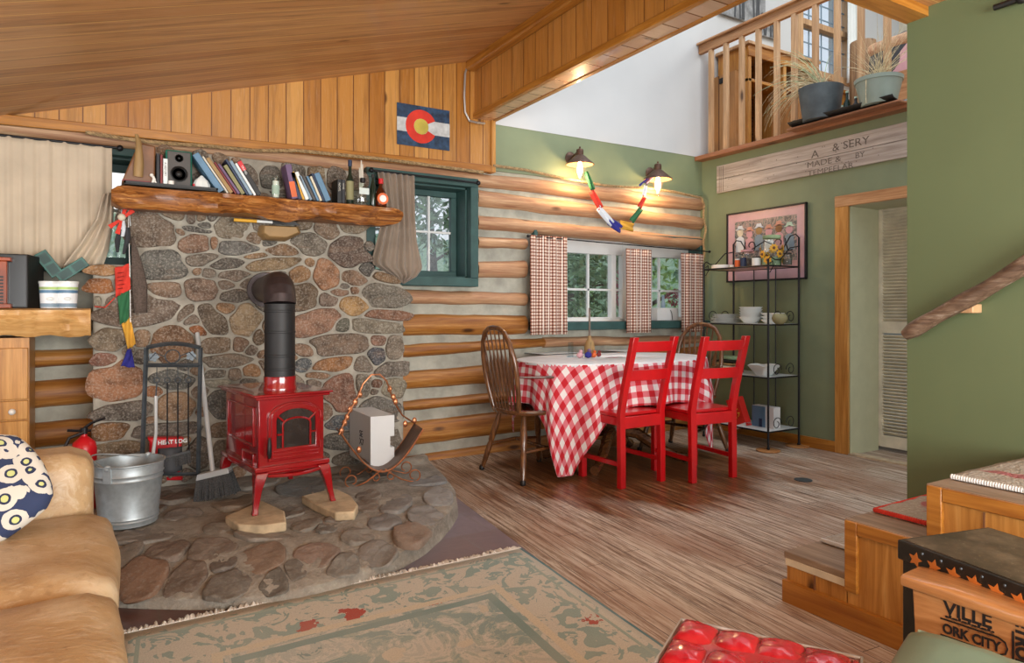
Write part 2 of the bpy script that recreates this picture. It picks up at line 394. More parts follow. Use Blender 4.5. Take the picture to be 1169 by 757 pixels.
def stones(name, seeds, P, mat, parent, gap=.01, lift=.025, raised=()):
    bm = bmesh.new(); cl = bm.loops.layers.float_color.new('Col')
    for i, s in enumerate(seeds):
        poly = jitter_poly(i, seeds, gap); cx = sum(p[0] for p in poly)/len(poly); cy = sum(p[1] for p in poly)/len(poly)
        col = lin(s[5]); hgt = lift*(1+.35*sin(i*1.7))*(2.2 if i in raised else 1)
        tx, ty = .25*sin(i*2.3), .25*cos(i*3.1)
        rs = []
        for f, h in ((1.0, -.012), (.992, .5), (.965, .88), (.87, 1.0), (.6, 1.02), (.3, 1.03)):
            ring = []
            for (px, py) in poly:
                qx, qy = cx+(px-cx)*f, cy+(py-cy)*f
                nz = mnoise.fractal(V((qx*16, qy*16, i*3.0)), .8, 2.1, 4)*.010 if h > .5 else 0
                hh = h*hgt + (tx*(qx-cx)+ty*(qy-cy))*.35*(h > .3) + nz
                ring.append(bm.verts.new(P(qx, qy, hh)))
            rs.append(ring)
        n = len(poly); fs = []
        for a, b in zip(rs, rs[1:]):
            for k in range(n): fs.append(bm.faces.new([a[k], a[(k+1)%n], b[(k+1)%n], b[k]]))
        c = bm.verts.new(P(cx, cy, hgt*1.08)); 
        for k in range(n): fs.append(bm.faces.new([rs[-1][k], rs[-1][(k+1)%n], c]))
        for f in fs:
            f.smooth = True
            for l in f.loops: l[cl] = col
    bmesh.ops.recalc_face_normals(bm, faces=bm.faces[:])
    me = bpy.data.meshes.new(name); bm.to_mesh(me); bm.free(); me.materials.append(MAT[mat])
    o = bpy.data.objects.new(name, me); COL.objects.link(o); o.parent = parent
    L = V((0,0,0)); q = parent
    while q: L += q.location; q = q.parent
    o.location = -L
    return o

# ------------------------------------------------------------------ floor
fb = lambda Y: 1.66+(Y-2.68)*.117
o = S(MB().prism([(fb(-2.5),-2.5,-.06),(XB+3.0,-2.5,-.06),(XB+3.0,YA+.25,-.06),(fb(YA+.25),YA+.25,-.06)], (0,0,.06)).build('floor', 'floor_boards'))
def fix_origin(o):           # keep world coordinates as object coordinates
    o.data.transform(Matrix.Translation(o.location)); o.location = (0,0,0); return o
fix_origin(o); o.data.transform(Matrix.Rotation(radians(5), 4, 'Z')); o.rotation_euler.z = -radians(5)
o = S(MB().box((-3.2,-2.5,-.06), (2.1,YA+.25,-.001)).build('floor_tiles', 'slate_tile')); fix_origin(o)

# ------------------------------------------------------------------ log wall
def wall_with_holes(mb, x0, x1, z0, z1, ya, yb, holes):
    xs = sorted({x0, x1} | {h[0] for h in holes} | {h[1] for h in holes}); zs = sorted({z0, z1} | {h[2] for h in holes} | {h[3] for h in holes})
    for a, b in zip(xs, xs[1:]):
        for c, d in zip(zs, zs[1:]):
            mx, mz = (a+b)/2, (c+d)/2
            if a < x0 or b > x1 or any(h[0] < mx < h[1] and h[2] < mz < h[3] for h in holes): continue
            mb.box((a, ya, c), (b, yb, d))
W1 = (-1.15, .16, 1.36, 1.99); W2 = (1.60, 2.34, 1.34, 2.02); W3 = (2.97, 4.80, .99, 1.745)
mb = MB(); wall_with_holes(mb, -3.2, XB+.2, 0, 2.28, YA+.02, YA+.24, [W1, W2, W3])
wl = fix_origin(S(mb.build('wall_back', 'chink')))
wl.location = (0,0,0)
def log(x0, x1, pl, pr, seed, mat='log', bulge=.036):
    """a log between world X x0..x1; pl/pr = (ztop, zbottom) at both ends"""
    mb = MB(); n = max(6, int((x1-x0)/.09)); rs = []; m = 14
    for i in range(n+1):
        f = i/n; X = x0+(x1-x0)*f; zt = pl[0]+(pr[0]-pl[0])*f; zb = pl[1]+(pr[1]-pl[1])*f
        w = mnoise.fractal(V((X*2.2, seed*7.1, 0)), .8, 2, 3)
        w2 = mnoise.fractal(V((X*1.7, seed*3.3, 9)), .8, 2, 3)
        zt += w*.012; zb += w2*.012; c = (zt+zb)/2; h = (zt-zb)/2
        if i in (0, n): h *= .97
        rs.append([(X, YA+.035-math.copysign(abs(cos(a))**.8, cos(a))*(bulge+.035)*(1+.10*mnoise.noise(V((X*6, a*2, seed)))), c+sin(a)*h) for a in [2*pi*k/m for k in range(m)]])
    mb.rings(rs); o = mb.build('log', mat, wl); return o
def zA(x, y, Y=YA-.03): return onY(x, y, Y).z
def zpair(xl, tl, bl, xr, tr, br, xa, xb_):
    """z at world X xa, xb_ from two measured columns"""
    Xl, Xr = onY(xl, 350, YA-.03).x, onY(xr, 350, YA-.03).x
    tl, bl, tr, br = zA(xl, tl), zA(xl, bl), zA(xr, tr), zA(xr, br)
    g = lambda X, a, b: a+(b-a)*(X-Xl)/(Xr-Xl)
    return (g(xa, tl, tr), g(xa, bl, br)), (g(xb_, tl, tr), g(xb_, bl, br))
XW2, XW2l, XW3 = 2.44, 1.50, 2.88
def lg(meas, xa, xb_, seed, mat='log'):
    a, b = zpair(*meas, xa, xb_); log(xa, xb_, a, b, seed, mat)
m1 = (562,190,204, 801,226,240.6)
a, b = zpair(*m1, 0, XB-.01); log(-3.1, XB-.01, (2.165, 2.05), b, 1)
a, b = zpair(562,217.4,235.4, 801,247,262, XW2, XB-.01); log(XW2, XB-.01, a, b, 2)
lg((562,246,262, 801,269.6,284.5), XW2, XB-.01, 3)
lg((545,269,283, 603,271,285), XW2, XW3, 4)
lg((545,297.3,317.4, 603,296.5,317), XW2, XW3, 5)
lg((463,330,346.6, 600,334,349.5), 1.75, XW3, 6, 'log')
lg((463,358.5,384, 600,359,381.5), 1.70, XW3, 7, 'log_low')
lg((463,394,408.5, 640,385,395.5), 1.70, 3.05, 8, 'log_low')
a, b = zpair(603,385,397, 790,383.5,393, 3.05, XB-.01); log(3.05, XB-.01, a, b, 28)
lg((463,425,445, 560,416.5,438.6), 1.70, XB-.01, 9, 'log_low')
lg((480,457.5,468.5, 566,448.7,460.6), 1.70, XB-.01, 10, 'log_low')
lg((480,482,508, 566,471.7,498), 1.70, XB-.01, 11, 'log_low')
lg((480,521,541, 566,507,530), 1.70, XB-.01, 12, 'log_low')
for i, m in enumerate([(33,400,421.6, 107,396.5,416.5), (33,436.6,469, 107,430,461.7), (33,484,514, 107,478,505.6)]):
    lg(m, -.75, .02, 20+i, 'log_low')
lg((33,525,550,107,517,540), -.75, .02, 24, 'log_low')
# log ends dressed with a rope down the corner
# upper walls on the log side
fix_origin(S(MB().box((2.60,YA,2.185), (XB+.2,YA+.24,2.545)).build('wall_back_upper', 'green')))
q0, q1 = onY(912,60,YA), onY(968,60,YA); W4 = (q0.x, q1.x, onY(940,84,YA).z, onY(940,84,YA).z+1.35)
mb = MB(); wall_with_holes(mb, 2.60, XB+4.0, 2.545, 5.4, YA-.003, YA+.24, [W4]); fix_origin(S(mb.build('wall_back_loft', 'white_wall')))
# plank gable wall under the sloping ceiling
TR = 2.16                                   # height of the planks' foot
XP = onY(560,190,YA-.05).x
def ceil_z(X): return zc0 + slope*(X-xc0)
p0, p1 = onY(0,133,YA-.05), onY(522,72,YA-.05)
xc0, zc0 = p0.x, p0.z; slope = (p1.z-p0.z)/(p1.x-p0.x)
mb = MB(); mb.prism([(-3.0,YA-.05,TR), (XP,YA-.05,TR), (XP,YA-.05,ceil_z(XP)+.1), (-1.0,YA-.05,ceil_z(-1.0)+.1), (-3.0,YA-.05,TR+.01)], (0,.09,0))
fix_origin(S(mb.build('wall_gable', 'wall_planks')))
zl, zr = onY(0,135,YA-.075).z, onY(559,192,YA-.075).z; Xl, Xr = onY(0,133,YA-.075).x, onY(559,190,YA-.075).x
def ztr(X): return zl+(zr-zl)*(X-Xl)/(Xr-Xl)
mb = MB(); mb.hexa([(-3.0,YA-.075,ztr(-3)-.03),(XP+.01,YA-.075,ztr(XP)-.03),(XP+.01,YA-.04,ztr(XP)-.03),(-3.0,YA-.04,ztr(-3)-.03),
                    (-3.0,YA-.075,ztr(-3)+.025),(XP+.01,YA-.075,ztr(XP)+.025),(XP+.01,YA-.04,ztr(XP)+.025),(-3.0,YA-.04,ztr(-3)+.025)])
S(mb.build('trim_1', 'pine', bevel=.004))
S(MB().box((XP-.005,YA-.08,ztr(XP)-.03),(XP+.03,YA+.0,2.56)).build('trim_2', 'pine_z', bevel=.003))
# sloping plank ceiling
mb = MB(); YB = -2.5; XE = onY(536,100,YA).x+.03
mb.hexa([(-3.1,YB,ceil_z(-3.1)),(XE,YB,ceil_z(XE)),(XE,YA+.1,ceil_z(XE)),(-3.1,YA+.1,ceil_z(-3.1)),
         (-3.1,YB,ceil_z(-3.1)+.1),(XE,YB,ceil_z(XE)+.1),(XE,YA+.1,ceil_z(XE)+.1),(-3.1,YA+.1,ceil_z(-3.1)+.1)])
fix_origin(S(mb.build('ceiling', 'ceiling_planks')))
# the boxed beam
XL = onY(538,136,YA).x; ZB = onY(538,136,YA).z; XR = onY(560,143,YA).x
beam = fix_origin(S(MB().box((XL,YB,ZB),(XR,YA-.02,ceil_z(XE)+.1)).mat(0).build('ceiling_beam', 'beam_planks')))
MB().box((XL+.02,YB,ZB-.006),(XR-.02,YA-.05,ZB+.004)).build('soffit_panel', 'soffit_planks', beam)
MB().box((XL-.012,YB,ZB-.012),(XL+.022,YA-.05,ZB+.03)).build('edge_strip', 'pine_y', beam, bevel=.003)
MB().box((XR-.022,YB,ZB-.012),(XR+.012,YA-.05,ZB+.03)).build('edge_strip', 'pine_y', beam, bevel=.003)
S(MB().box((XL-.075,YB,ceil_z(XL)-.085),(XL,YA-.05,ceil_z(XL)-.0)).build('trim_3', 'pine_y', bevel=.012))

# ------------------------------------------------------------------ dining wall (with the doorway)
DJ = onX(970,500,XB).y; DZ = onX(1035,211.6,XB).z-.09; DZt = onX(1000,218,XB).z
DY0 = 1.85
mb = MB(); ZL = onX(797,183,XB).z
for a, b, c, d in ((DJ, YA+.2, 0, ZL-.02), (1.0, DJ, DZ, ZL-.02), (1.0, DY0, 0, DZ)): mb.box((XB, a, c), (XB+.05, b, d))
wb = fix_origin(S(mb.build('wall_dining', 'green')))
# thick pale reveal
fix_origin(S(MB().box((XB+.002,DJ-.004,0),(XB+.37,DJ+.25,DZ+.05)).build('wall_reveal', 'pale_green')))
fix_origin(S(MB().box((XB+.002,DY0-.3,DZ-.003),(XB+.37,DJ+.25,DZ+.3)).build('wall_reveal_top', 'pale_green')))
fix_origin(S(MB().box((XB+1.5,-1.0,0),(XB+1.6,YA+.3,2.5)).build('wall_hall', 'white_wall')))
fix_origin(S(MB().box((XB+.05,1.0,2.35),(XB+1.6,YA+.2,2.4)).build('ceiling_hall', 'white_wall')))
# door trim and baseboard
jx = lambda x, y: onX(x, y, XB-.02)
y0, y1 = onX(953,300,XB-.02).y, DJ
S(MB().box((XB-.022,y1-.0,0),(XB,y0,DZ)).build('trim_4', 'pine_z', bevel=.003))
S(MB().box((XB-.024,1.2,DZ),(XB,y0,DZ+.085)).build('trim_5', 'pine_pale_y', bevel=.003))
S(MB().box((XB-.018,y0,0),(XB,YA-.1,.085)).build('baseboard_right', 'pine_y', bevel=.003))
S(MB().box((XB-.018,y1+.0,0),(XB-.001,y0,.085)).build('baseboard_block', 'pine_y', bevel=.003)) if False else None
S(MB().box((XB-.02,1.9,0),(XB+.06,DJ,.012)).build('trim_6', 'tan_stone'))
# louvred door in the hall
lx, rx = onX(1013,400,XB+.42), onX(1045,400,XB+.42)
ld = thing('louvred_door', (XB+.42, lx.y, 0), 'pale grey louvred folding door standing in the hall beyond the doorway', 'door')
X0 = XB+.375; ya, yb = DJ+.02, DJ-.64
for yy in (ya, yb+.05): MB().box((X0,yy-.05,.03),(X0+.03,yy,2.0)).build('stile', 'cream', ld, bevel=.003)
for z in (.03, .92, 1.92): MB().box((X0+.001,yb+.04,z),(X0+.029,ya-.04,z+.09)).build('door_rail', 'cream', ld)
mb = MB(); z = .14
while z < 1.9:
    if not .9 < z < 1.02:
        T = Matrix.Translation((X0+.015,(ya+yb)/2,z)) @ Matrix.Rotation(radians(38), 4, 'Y')
        h = (ya-yb)/2-.045; mb.box((-.016,-h,-.003),(.016,h,.003), T)
    z += .026
mb.build('slat_panel', 'cream', ld)
# ------------------------------------------------------------------ stair wall
WCY = onX(1035.5,300,XC).y
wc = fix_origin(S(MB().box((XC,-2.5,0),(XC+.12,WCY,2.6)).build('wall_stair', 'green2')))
ZS = onX(1034,27.6,XC).z
# landing beam above the stair wall
zb = ZS; pA = onX(1034,27.6,XC); pB = onX(1060,13,XC)
lb = fix_origin(S(MB().box((-.3,pB.y,zb),(XC+.14,pA.y+.0,zb+.22)).build('ceiling_beam_landing', 'pine')))
fix_origin(S(MB().box((1.2,-2.5,zb+.04),(XC+.12,pB.y,zb+.1)).build('ceiling_landing', 'ceiling_planks')))

# ------------------------------------------------------------------ loft
LT = ZL
lf = fix_origin(S(MB().box((XB,-.5,LT-.02),(XB+3.4,YA,LT+.0)).build('floor_loft', 'pine')))
fix_origin(S(MB().box((XB-.10,.3,LT-.028),(XB+.02,YA-.002,LT+.012)).build('trim_7', 'redwood_y', bevel=.004)))
# far loft wall with window
LX = XB+3.3
fix_origin(S(MB().box((LX,-1.5,LT),(LX+.12,YA+.2,5.4)).build('wall_loft', 'cream')))
wn = thing('window_4', (W4[0], YA, W4[2]), None, None); S(wn)
mb = MB(); zm = onY(940,34,YA).z
for (a, b, c, d) in ((W4[0]-.06,W4[1]+.06,W4[2]-.07,W4[2]),(W4[0]-.06,W4[1]+.06,W4[3],W4[3]+.07),(W4[0]-.06,W4[0]+.02,W4[2],W4[3]),(W4[1]-.02,W4[1]+.06,W4[2],W4[3]),(W4[0]+.02,W4[1]-.02,zm-.03,zm+.03)):
    mb.box((a,YA-.04,c),(b,YA+.06,d))
mb.build('window_frame', 'pine_pale', wn)
mb = MB()
for k in range(1,4): xx = W4[0]+(W4[1]-W4[0])*k/4; mb.box((xx-.006,YA+.03,W4[2]),(xx+.006,YA+.04,W4[3]))
for k in range(1,9): zz = W4[2]+(W4[3]-W4[2])*k/9; mb.box((W4[0],YA+.031,zz-.006),(W4[1],YA+.039,zz+.006))
mb.build('muntins', 'grey_blue', wn)
MB().box((W4[0],YA+.045,W4[2]),(W4[1],YA+.049,W4[3])).build('window_pane', 'glass', wn)
# curtain beside the loft window, grey-blue shade and leaf-printed curtain at the left
def curtain(name, path, zt, zb_, mat, amp=.02, folds=8, n=90, m=14, parent=None, pinch=None, uv=1.0, top=None, bot=None, ph=0):
    """path: (x0,y0)->(x1,y1) world line of the rod; folds stand out from it"""
    (x0, y0), (x1, y1) = path; L = sqrt((x1-x0)**2+(y1-y0)**2); dx, dy = (x1-x0)/L, (y1-y0)/L; nx, ny = dy, -dx
    def fn(u, v):
        s = u
        if pinch: s = pinch(u, v)
        w = amp*(.45+.55*v)*(sin(2*pi*folds*u+ph)+.35*sin(2*pi*folds*2.3*u+1+ph))
        z = (top(u) if top else zt)*(1-v)+(bot(u) if bot else zb_)*v
        return (x0+dx*L*s+nx*w, y0+dy*L*s+ny*w, z)
    mb = MB(); mb.grid(fn, n, m, lambda a, b: (a*L*1.25*uv, b*(zt-zb_)*uv))
    return mb.build(name, mat, parent, solid=.003)
tag(curtain('window_curtain', ((onY(967,60,YA-.1).x, YA-.1), (onY(982,60,YA-.1).x, YA-.1)), 5.0, onY(975,95,YA-.1).z, 'plate_white', .03, 3), 'pale sheer curtain hanging at the right of the upper loft window', 'curtain')
# ------------------------------------------------------------------ windows in the log wall
def wframe(name, W, casing, glass_y, sash, munx, munz, mat='teal_paint', smat='teal_paint', mmat='white_frame', sill=False):
    x0, x1, z0, z1 = W; w = thing(name, (x0, YA, z0), None, None); S(w)
    mb = MB(); c = casing; Y0, Y1 = YA-.09, YA+.02
    for a, b, d, e in ((x0-c,x1+c,z0-c,z0),(x0-c,x1+c,z1,z1+c),(x0-c,x0,z0,z1),(x1,x1+c,z0,z1)): mb.box((a,YA-.03 if name == 'window_3' else Y0,d),(b,Y1,e))
    mb.build('window_casing', mat, w, bevel=.004)
    mb = MB(); k = .012
    for a, b, d, e in ((x0,x1,z0,z0+k),(x0,x1,z1-k,z1),(x0,x0+k,z0,z1),(x1-k,x1,z0,z1)): mb.box((a,YA-.02,d),(b,YA+.22,e))
    mb.build('window_reveal', mat, w)
    mb = MB(); s = sash; Y0, Y1 = glass_y-.02, glass_y+.025
    for a, b, d, e in ((x0+k,x1-k,z0+k,z0+k+s),(x0+k,x1-k,z1-k-s,z1-k),(x0+k,x0+k+s,z0+k+s,z1-k-s),(x1-k-s,x1-k,z0+k+s,z1-k-s)): mb.box((a,Y0,d),(b,Y1,e))
    mb.build('window_sash', smat, w, bevel=.003)
    mb = MB()
    for xx in munx: mb.box((xx-.008,glass_y-.012,z0+k+s),(xx+.008,glass_y+.012,z1-k-s))
    for zz in munz: mb.box((x0+k+s,glass_y-.011,zz-.008),(x1-k-s,glass_y+.011,zz+.008))
    mb.build('muntins', mmat, w)
    MB().box((x0+k+s*.5,glass_y-.002,z0+k+s*.5),(x1-k-s*.5,glass_y+.002,z1-k-s*.5)).build('window_pane', 'glass', w)
    return w
wframe('window_1', W1, .045, YA+.15, .045, [-.6,-.17], [1.7])
wframe('window_2', W2, .065, YA+.15, .045, [onY(489,260,YA+.15).x], [onY(489,265,YA+.15).z])
w3 = wframe('window_3', W3, .028, YA+.16, .035, [], [], mat='teal_paint', smat='white_frame')
gy = YA+.15; f = lambda x, y: onY(x, y, gy)
mb = MB()
xs = (f(696,330).x, f(713,330).x); mb.box((xs[0]-.0,gy-.03,W3[2]+.03),(xs[0]+.05,gy+.03,W3[3]-.03)); mb.box((xs[1]-.055,gy-.04,W3[2]+.03),(xs[1]-.0,gy+.02,W3[3]-.03))
xs = (f(742,330).x,); mb.box((xs[0]-.05,gy-.03,W3[2]+.03),(xs[0],gy+.03,W3[3]-.03)); mb.box((f(777,330).x,gy-.03,W3[2]+.03),(f(781,330).x,gy+.03,W3[3]-.03))
zt = f(670,290).z
mb.box((W3[0],gy-.035,zt),(W3[1],gy+.03,W3[3]-.03)); mb.box((W3[0],gy-.035,W3[2]),(W3[1],gy+.03,f(670,366).z))
mb.build('window_stile', 'white_frame', w3, bevel=.003)
mb = MB()
for x in (671, 752): xx = f(x, 330).x; mb.box((xx-.009,gy-.01,W3[2]+.05),(xx+.009,gy+.01,zt))
zz = f(690,331).z; mb.box((W3[0]+.03,gy-.01,zz-.009),(W3[1]-.03,gy+.01,zz+.009))
mb.build('muntins', 'white_frame', w3)
MB().box((W3[0]-.05,YA-.11,W3[2]-.055),(W3[1]+.05,YA+.13,W3[2]+.012)).build('window_sill', 'teal_paint', w3, bevel=.005)
# ------------------------------------------------------------------ chimney
cy = lambda x, y: onY(x, y, YC)
ZT = 2.015
chim = thing('stone_chimney', (.8, YC, 0), 'rough fieldstone chimney wall with pale mortar behind the red stove', 'chimney')
xa, xb_, xc_, xd = cy(106,400).x, cy(155,240).x, cy(419,260).x, cy(461,420).x
z1_, z2_ = cy(130,302).z, cy(440,306).z
prof = [(xa,0),(xa,z1_),(xb_,z1_+.0),(xb_,ZT),(xc_,ZT-.02),(xc_,z2_),(xc_+.12,z2_-.02),(xd,z2_-.12),(xd,0)]
mb = MB(); mb.prism([(x, YC, z) for x, z in prof], (0, YA+.02-YC, 0)); mb.build('mortar_core', 'mortar', chim, bevel=.012)
PXS = """173,262,44,54,60,7c6a5a 188,301,48,36,0,6f6d66 197,241,32,18,0,8a7964 219,246,12,18,0,6b5c50 229,246,16,16,0,85705a 241,245,14,15,0,5e564e
226,262,30,6,-5,5d5852 205,265,12,6,-30,8b6f58 221,280,38,20,8,8f6f5a 244,278,9,13,0,8d6a50 266,260,40,24,0,7d715f 272,283,46,15,0,6f6c66 228,297,38,15,5,75695c
257,302,43,12,5,5f5850 269,315,38,14,0,7b6c5e 292,292,24,6,8,9a7a58 311,303,62,14,8,8d7658 321,286,34,11,0,85694f 341,313,26,20,40,94714e 373,313,27,34,0,a87c5c
355,278,38,23,-12,7a7164 372,261,29,24,-35,85705c 402,255,31,19,0,83745f 396,289,44,32,0,655348 353,300,11,9,0,a5825f 404,317,26,16,-10,8b705a 417,308,16,14,-40,5f5a54
440,318,28,9,-15,84694c 437,338,48,26,0,736c60 388,334,24,8,5,8e6f5a 404,332,10,8,0,8a6850 345,339,36,30,0,6d5b48 374,342,22,15,0,7d6a5c 405,349,31,21,0,b08c5c
439,360,46,12,-3,86604a 362,368,58,26,12,97715a 391,371,18,15,20,5e5b4e 428,372,56,16,-5,8c8270 389,393,66,22,0,7b6858 431,389,17,12,0,94705c 450,397,18,26,0,857868
429,407,19,21,0,55555a 346,400,24,13,0,8d705a 380,417,48,15,12,9a6c44 415,416,22,17,-20,75695c 446,423,32,19,0,756b60 345,417,19,14,0,666a6c 448,442,24,28,0,8d8470
390,450,36,40,30,8f6450 414,440,17,26,0,857b6c 430,438,13,9,0,6c4c3a 433,468,44,28,0,6f6a62 390,482,34,16,0,676c70 392,503,40,18,0,6b675f 438,503,32,26,0,75695c
135,437,53,42,0,a87858 144,469,60,20,3,6f665c 128,492,38,20,0,85603e 137,511,46,15,0,857258 190,491,80,16,0,70665c 200,465,38,30,0,9a7d60 176,446,18,12,0,9a6844
197,433,48,20,0,63625c 260,460,40,34,0,66645e 249,437,26,10,0,95907f 260,490,42,16,0,806a54 262,516,42,28,0,7d7364 228,518,26,32,0,6d6256 190,524,34,22,0,6b5d50 155,526,30,14,0,786b5c
158,352,96,34,5,7d6c5e 126,388,36,23,0,84745f 162,386,18,16,0,94795f 119,411,27,14,0,8c6150 196,393,42,34,0,8a684c 160,408,18,14,0,6f665c 212,357,14,20,-40,7a6a5a
189,332,38,20,0,8f7560 230,331,40,24,0,826b5a 267,338,32,14,0,6c645a 242,365,26,38,30,6a5c4c 226,376,22,10,-30,a0643c 257,352,24,11,0,9c7a58 282,365,34,34,0,a08a6c
248,394,32,18,0,806c58 274,394,17,17,0,7d6350 260,412,52,15,5,786c5e 247,427,26,11,0,6d6458 290,422,28,14,10,9a7450 295,384,12,18,0,75604a 117,309,34,11,0,ad8358 116,327,32,15,0,a0683c
112,346,10,14,0,8f8876 330,450,34,40,0,8a7d6c 300,478,40,26,0,6f685e 340,500,44,24,0,786b5c 296,520,40,30,0,66625a 352,525,40,18,0,75695c 400,524,36,14,0,6c6458
285,322,22,14,0,75695c 300,345,20,20,0,6c645a 310,372,24,18,0,8b745c 320,395,22,20,0,75695c 305,418,28,16,0,85705c 372,470,14,20,0,8a705c 363,428,26,10,0,8a6a50
170,205,26,26,0,6f675c 198,206,26,26,0,857258 226,212,26,20,0,6b6258 252,205,28,22,0,786b5c 281,206,30,26,0,75695c 309,206,26,24,-10,6b675f 336,202,26,22,0,6f675c 361,204,22,22,0,857258 384,205,24,24,0,75695c 408,207,20,20,0,7c6a5a 330,222,60,8,0,6f675c 400,228,30,8,0,6f675c 250,226,40,8,0,6f675c 183,224,30,8,0,7c6a5a
300,258,24,16,0,7a6c5c 330,250,24,14,0,74695c 300,245,30,12,0,6c6a66 345,252,26,22,20,7d6c58 420,282,10,10,0,6a6258"""
seeds = []
for tok in PXS.split():
    x, y, w_, h_, an, c = tok.split(','); x, y, w_, h_, an = map(float, (x, y, w_, h_, an))
    p = cy(x, y); a = abs(cy(x+w_/2, y).x-cy(x-w_/2, y).x)/2; b = abs(cy(x, y-h_/2).z-cy(x, y+h_/2).z)/2
    seeds.append((p.x, p.z, a*1.34, b*1.38, radians(an), c))
rr_ = random.Random(21)
def dmin(x, z): return min(sqrt((((x-s[0])*cos(s[4])+(z-s[1])*sin(s[4]))/s[2])**2+((-(x-s[0])*sin(s[4])+(z-s[1])*cos(s[4]))/s[3])**2) for s in seeds)
for _ in range(2500):
    z = rr_.uniform(.13, ZT-.03); lo, hi = (xa, xd) if z < z1_-.1 else (xb_, xc_); x = rr_.uniform(lo+.03, hi-.03)
    if dmin(x, z) > 1.12:
        r = rr_.uniform(.025, .05); seeds.append((x, z, r*1.25, r, rr_.uniform(-.4,.4), rr_.choice(('7b6c5e','8a745e','6b675f','94755a','75695c'))))
stones('stonework', seeds, lambda a, b, h: V((a, YC-h, b)), 'stone', chim, gap=.011, lift=.02)
# ------------------------------------------------------------------ hearth
hearth = thing('stone_hearth', (1.0, 3.2, 0), 'low rounded flagstone hearth on the floor in front of the chimney', 'hearth')
OUT = [(40,690,684),(90,691,684),(128,692,682),(170,694,684),(215,695,684),(260,695,684),(305,692,680),(350,684,671),(392,674,659),(430,661,645),(458,648,630),(482,634,615),(500,618,598),(513,603,583),(521,590,571),(520,577,560),(514,566,551),(503,552,538),(494,543,530),(484,534,522)]
pts = []
for x, yb, yt in OUT:
    p = onZ(x, yb, 0); zc = (p-CAM).dot(FW); pts.append((p.x, p.y, max(.02, min(.125, H-zc*(yt-HY)/F))))
e = pts[-1]; pts += [(e[0]-.02, YC-.002, .11), (1.0, YC-.002, .11), (.3, YC-.002, .11), (-.34, YC-.002, .11), (-.34, 3.4, .11)]
pts[0] = (-.34, pts[0][1], pts[0][2])
HC = (.75, 3.55); HZ = .11
def hz_at(x, y):
    a = atan2(y-HC[1], x-HC[0]); best = None
    for i in range(len(pts)):
        p, q = pts[i], pts[(i+1) % len(pts)]
        d = (cos(a), sin(a)); ex, ey = q[0]-p[0], q[1]-p[1]; det = d[0]*(-ey)+ex*d[1]
        if abs(det) < 1e-9: continue
        px, py = p[0]-HC[0], p[1]-HC[1]
        t_ = (px*(-ey)+ex*py)/det; u_ = (d[0]*py-d[1]*px)/det
        if t_ > 0 and -1e-6 <= u_ <= 1+1e-6: best = (t_, p[2]+(q[2]-p[2])*u_) if best is None or t_ < best[0] else best
    if not best: return HZ
    r = sqrt((x-HC[0])**2+(y-HC[1])**2)/best[0]
    f_ = min(1, max(0, (r-.62)/.38)); f_ = f_**1.4
    return HZ*(1-f_)+best[1]*f_
def resample(P, n):
    L = [0]
    for i in range(len(P)): L.append(L[-1]+(V(P[(i+1)%len(P)][:2])-V(P[i][:2])).length)
    out = []
    for k in range(n):
        t_ = L[-1]*k/n; i = max(j for j in range(len(P)) if L[j] <= t_); f_ = (t_-L[i])/(L[i+1]-L[i]+1e-9); p, q = P[i], P[(i+1)%len(P)]
        out.append(tuple(p[j]+(q[j]-p[j])*f_ for j in range(3)))
    return out
ol = resample(pts, 120); rs = []
rs.append([(x+(x-HC[0])*.012, y+(y-HC[1])*.012, 0) for x, y, z in ol]); rs.append([(x+.008*sin(i*1.3), y+.008*cos(i*.9), z*.6) for i, (x, y, z) in enumerate(ol)])
for r in (1, .985, .95, .9, .84, .78, .7, .6, .5, .4, .3, .2, .1, .02):
    ring = []
    for x, y, z in ol:
        X, Y = HC[0]+(x-HC[0])*r, HC[1]+(y-HC[1])*r
        ring.append((X, Y, hz_at(HC[0]+(x-HC[0])*min(r,.999), HC[1]+(y-HC[1])*min(r,.999))*(.93 if r == 1 else 1)+.004*mnoise.fractal(V((X*6, Y*6, 0)), .8, 2, 4)))
    rs.append(ring)
mb = MB(); mb.rings(rs); mb.build('mortar_bed', 'hearth_mortar', hearth, sharp=60)
HS = """165,658,52,30,25,7d4e34 189,630,46,22,10,6b5346 243,627,48,20,15,655246 257,643,34,13,0,4f4640 213,659,42,22,0,584338 264,665,42,24,5,5d5750 298,638,60,22,10,80604c
165,612,66,22,8,77716a 249,604,30,12,0,75695c 270,573,46,20,10,8a7a68 210,588,40,12,10,7a7570 200,566,48,20,10,5a5048 143,635,30,20,0,6a6057 300,610,60,14,0,80776c 316,662,30,20,0,4c4845
290,550,44,18,0,77706a 346,558,52,18,0,5c6468 452,575,34,20,0,85878a 500,569,30,17,0,9ea0a2 471,612,40,22,5,957866 430,633,46,18,10,83817e 374,603,24,12,0,5f5c58 362,634,54,17,5,85685a
440,596,36,14,5,75777a 486,590,36,18,0,88898b 488,549,36,14,0,7b8288 394,645,34,18,0,75746f 408,613,34,14,0,7a746c 421,566,26,10,0,6c5f54 386,592,30,12,0,77706a 420,579,28,10,0,6a5a4c 350,600,34,14,0,7d766c
335,650,30,16,0,56504a 330,586,34,12,0,6f6a62 250,558,34,14,0,6c6458 230,540,40,10,0,5c544c 160,585,50,16,0,6a6058 400,545,40,10,0,5c544c 440,540,34,10,0,5a524a 350,538,40,10,0,555049 300,532,30,8,0,5c544c"""
seeds = []
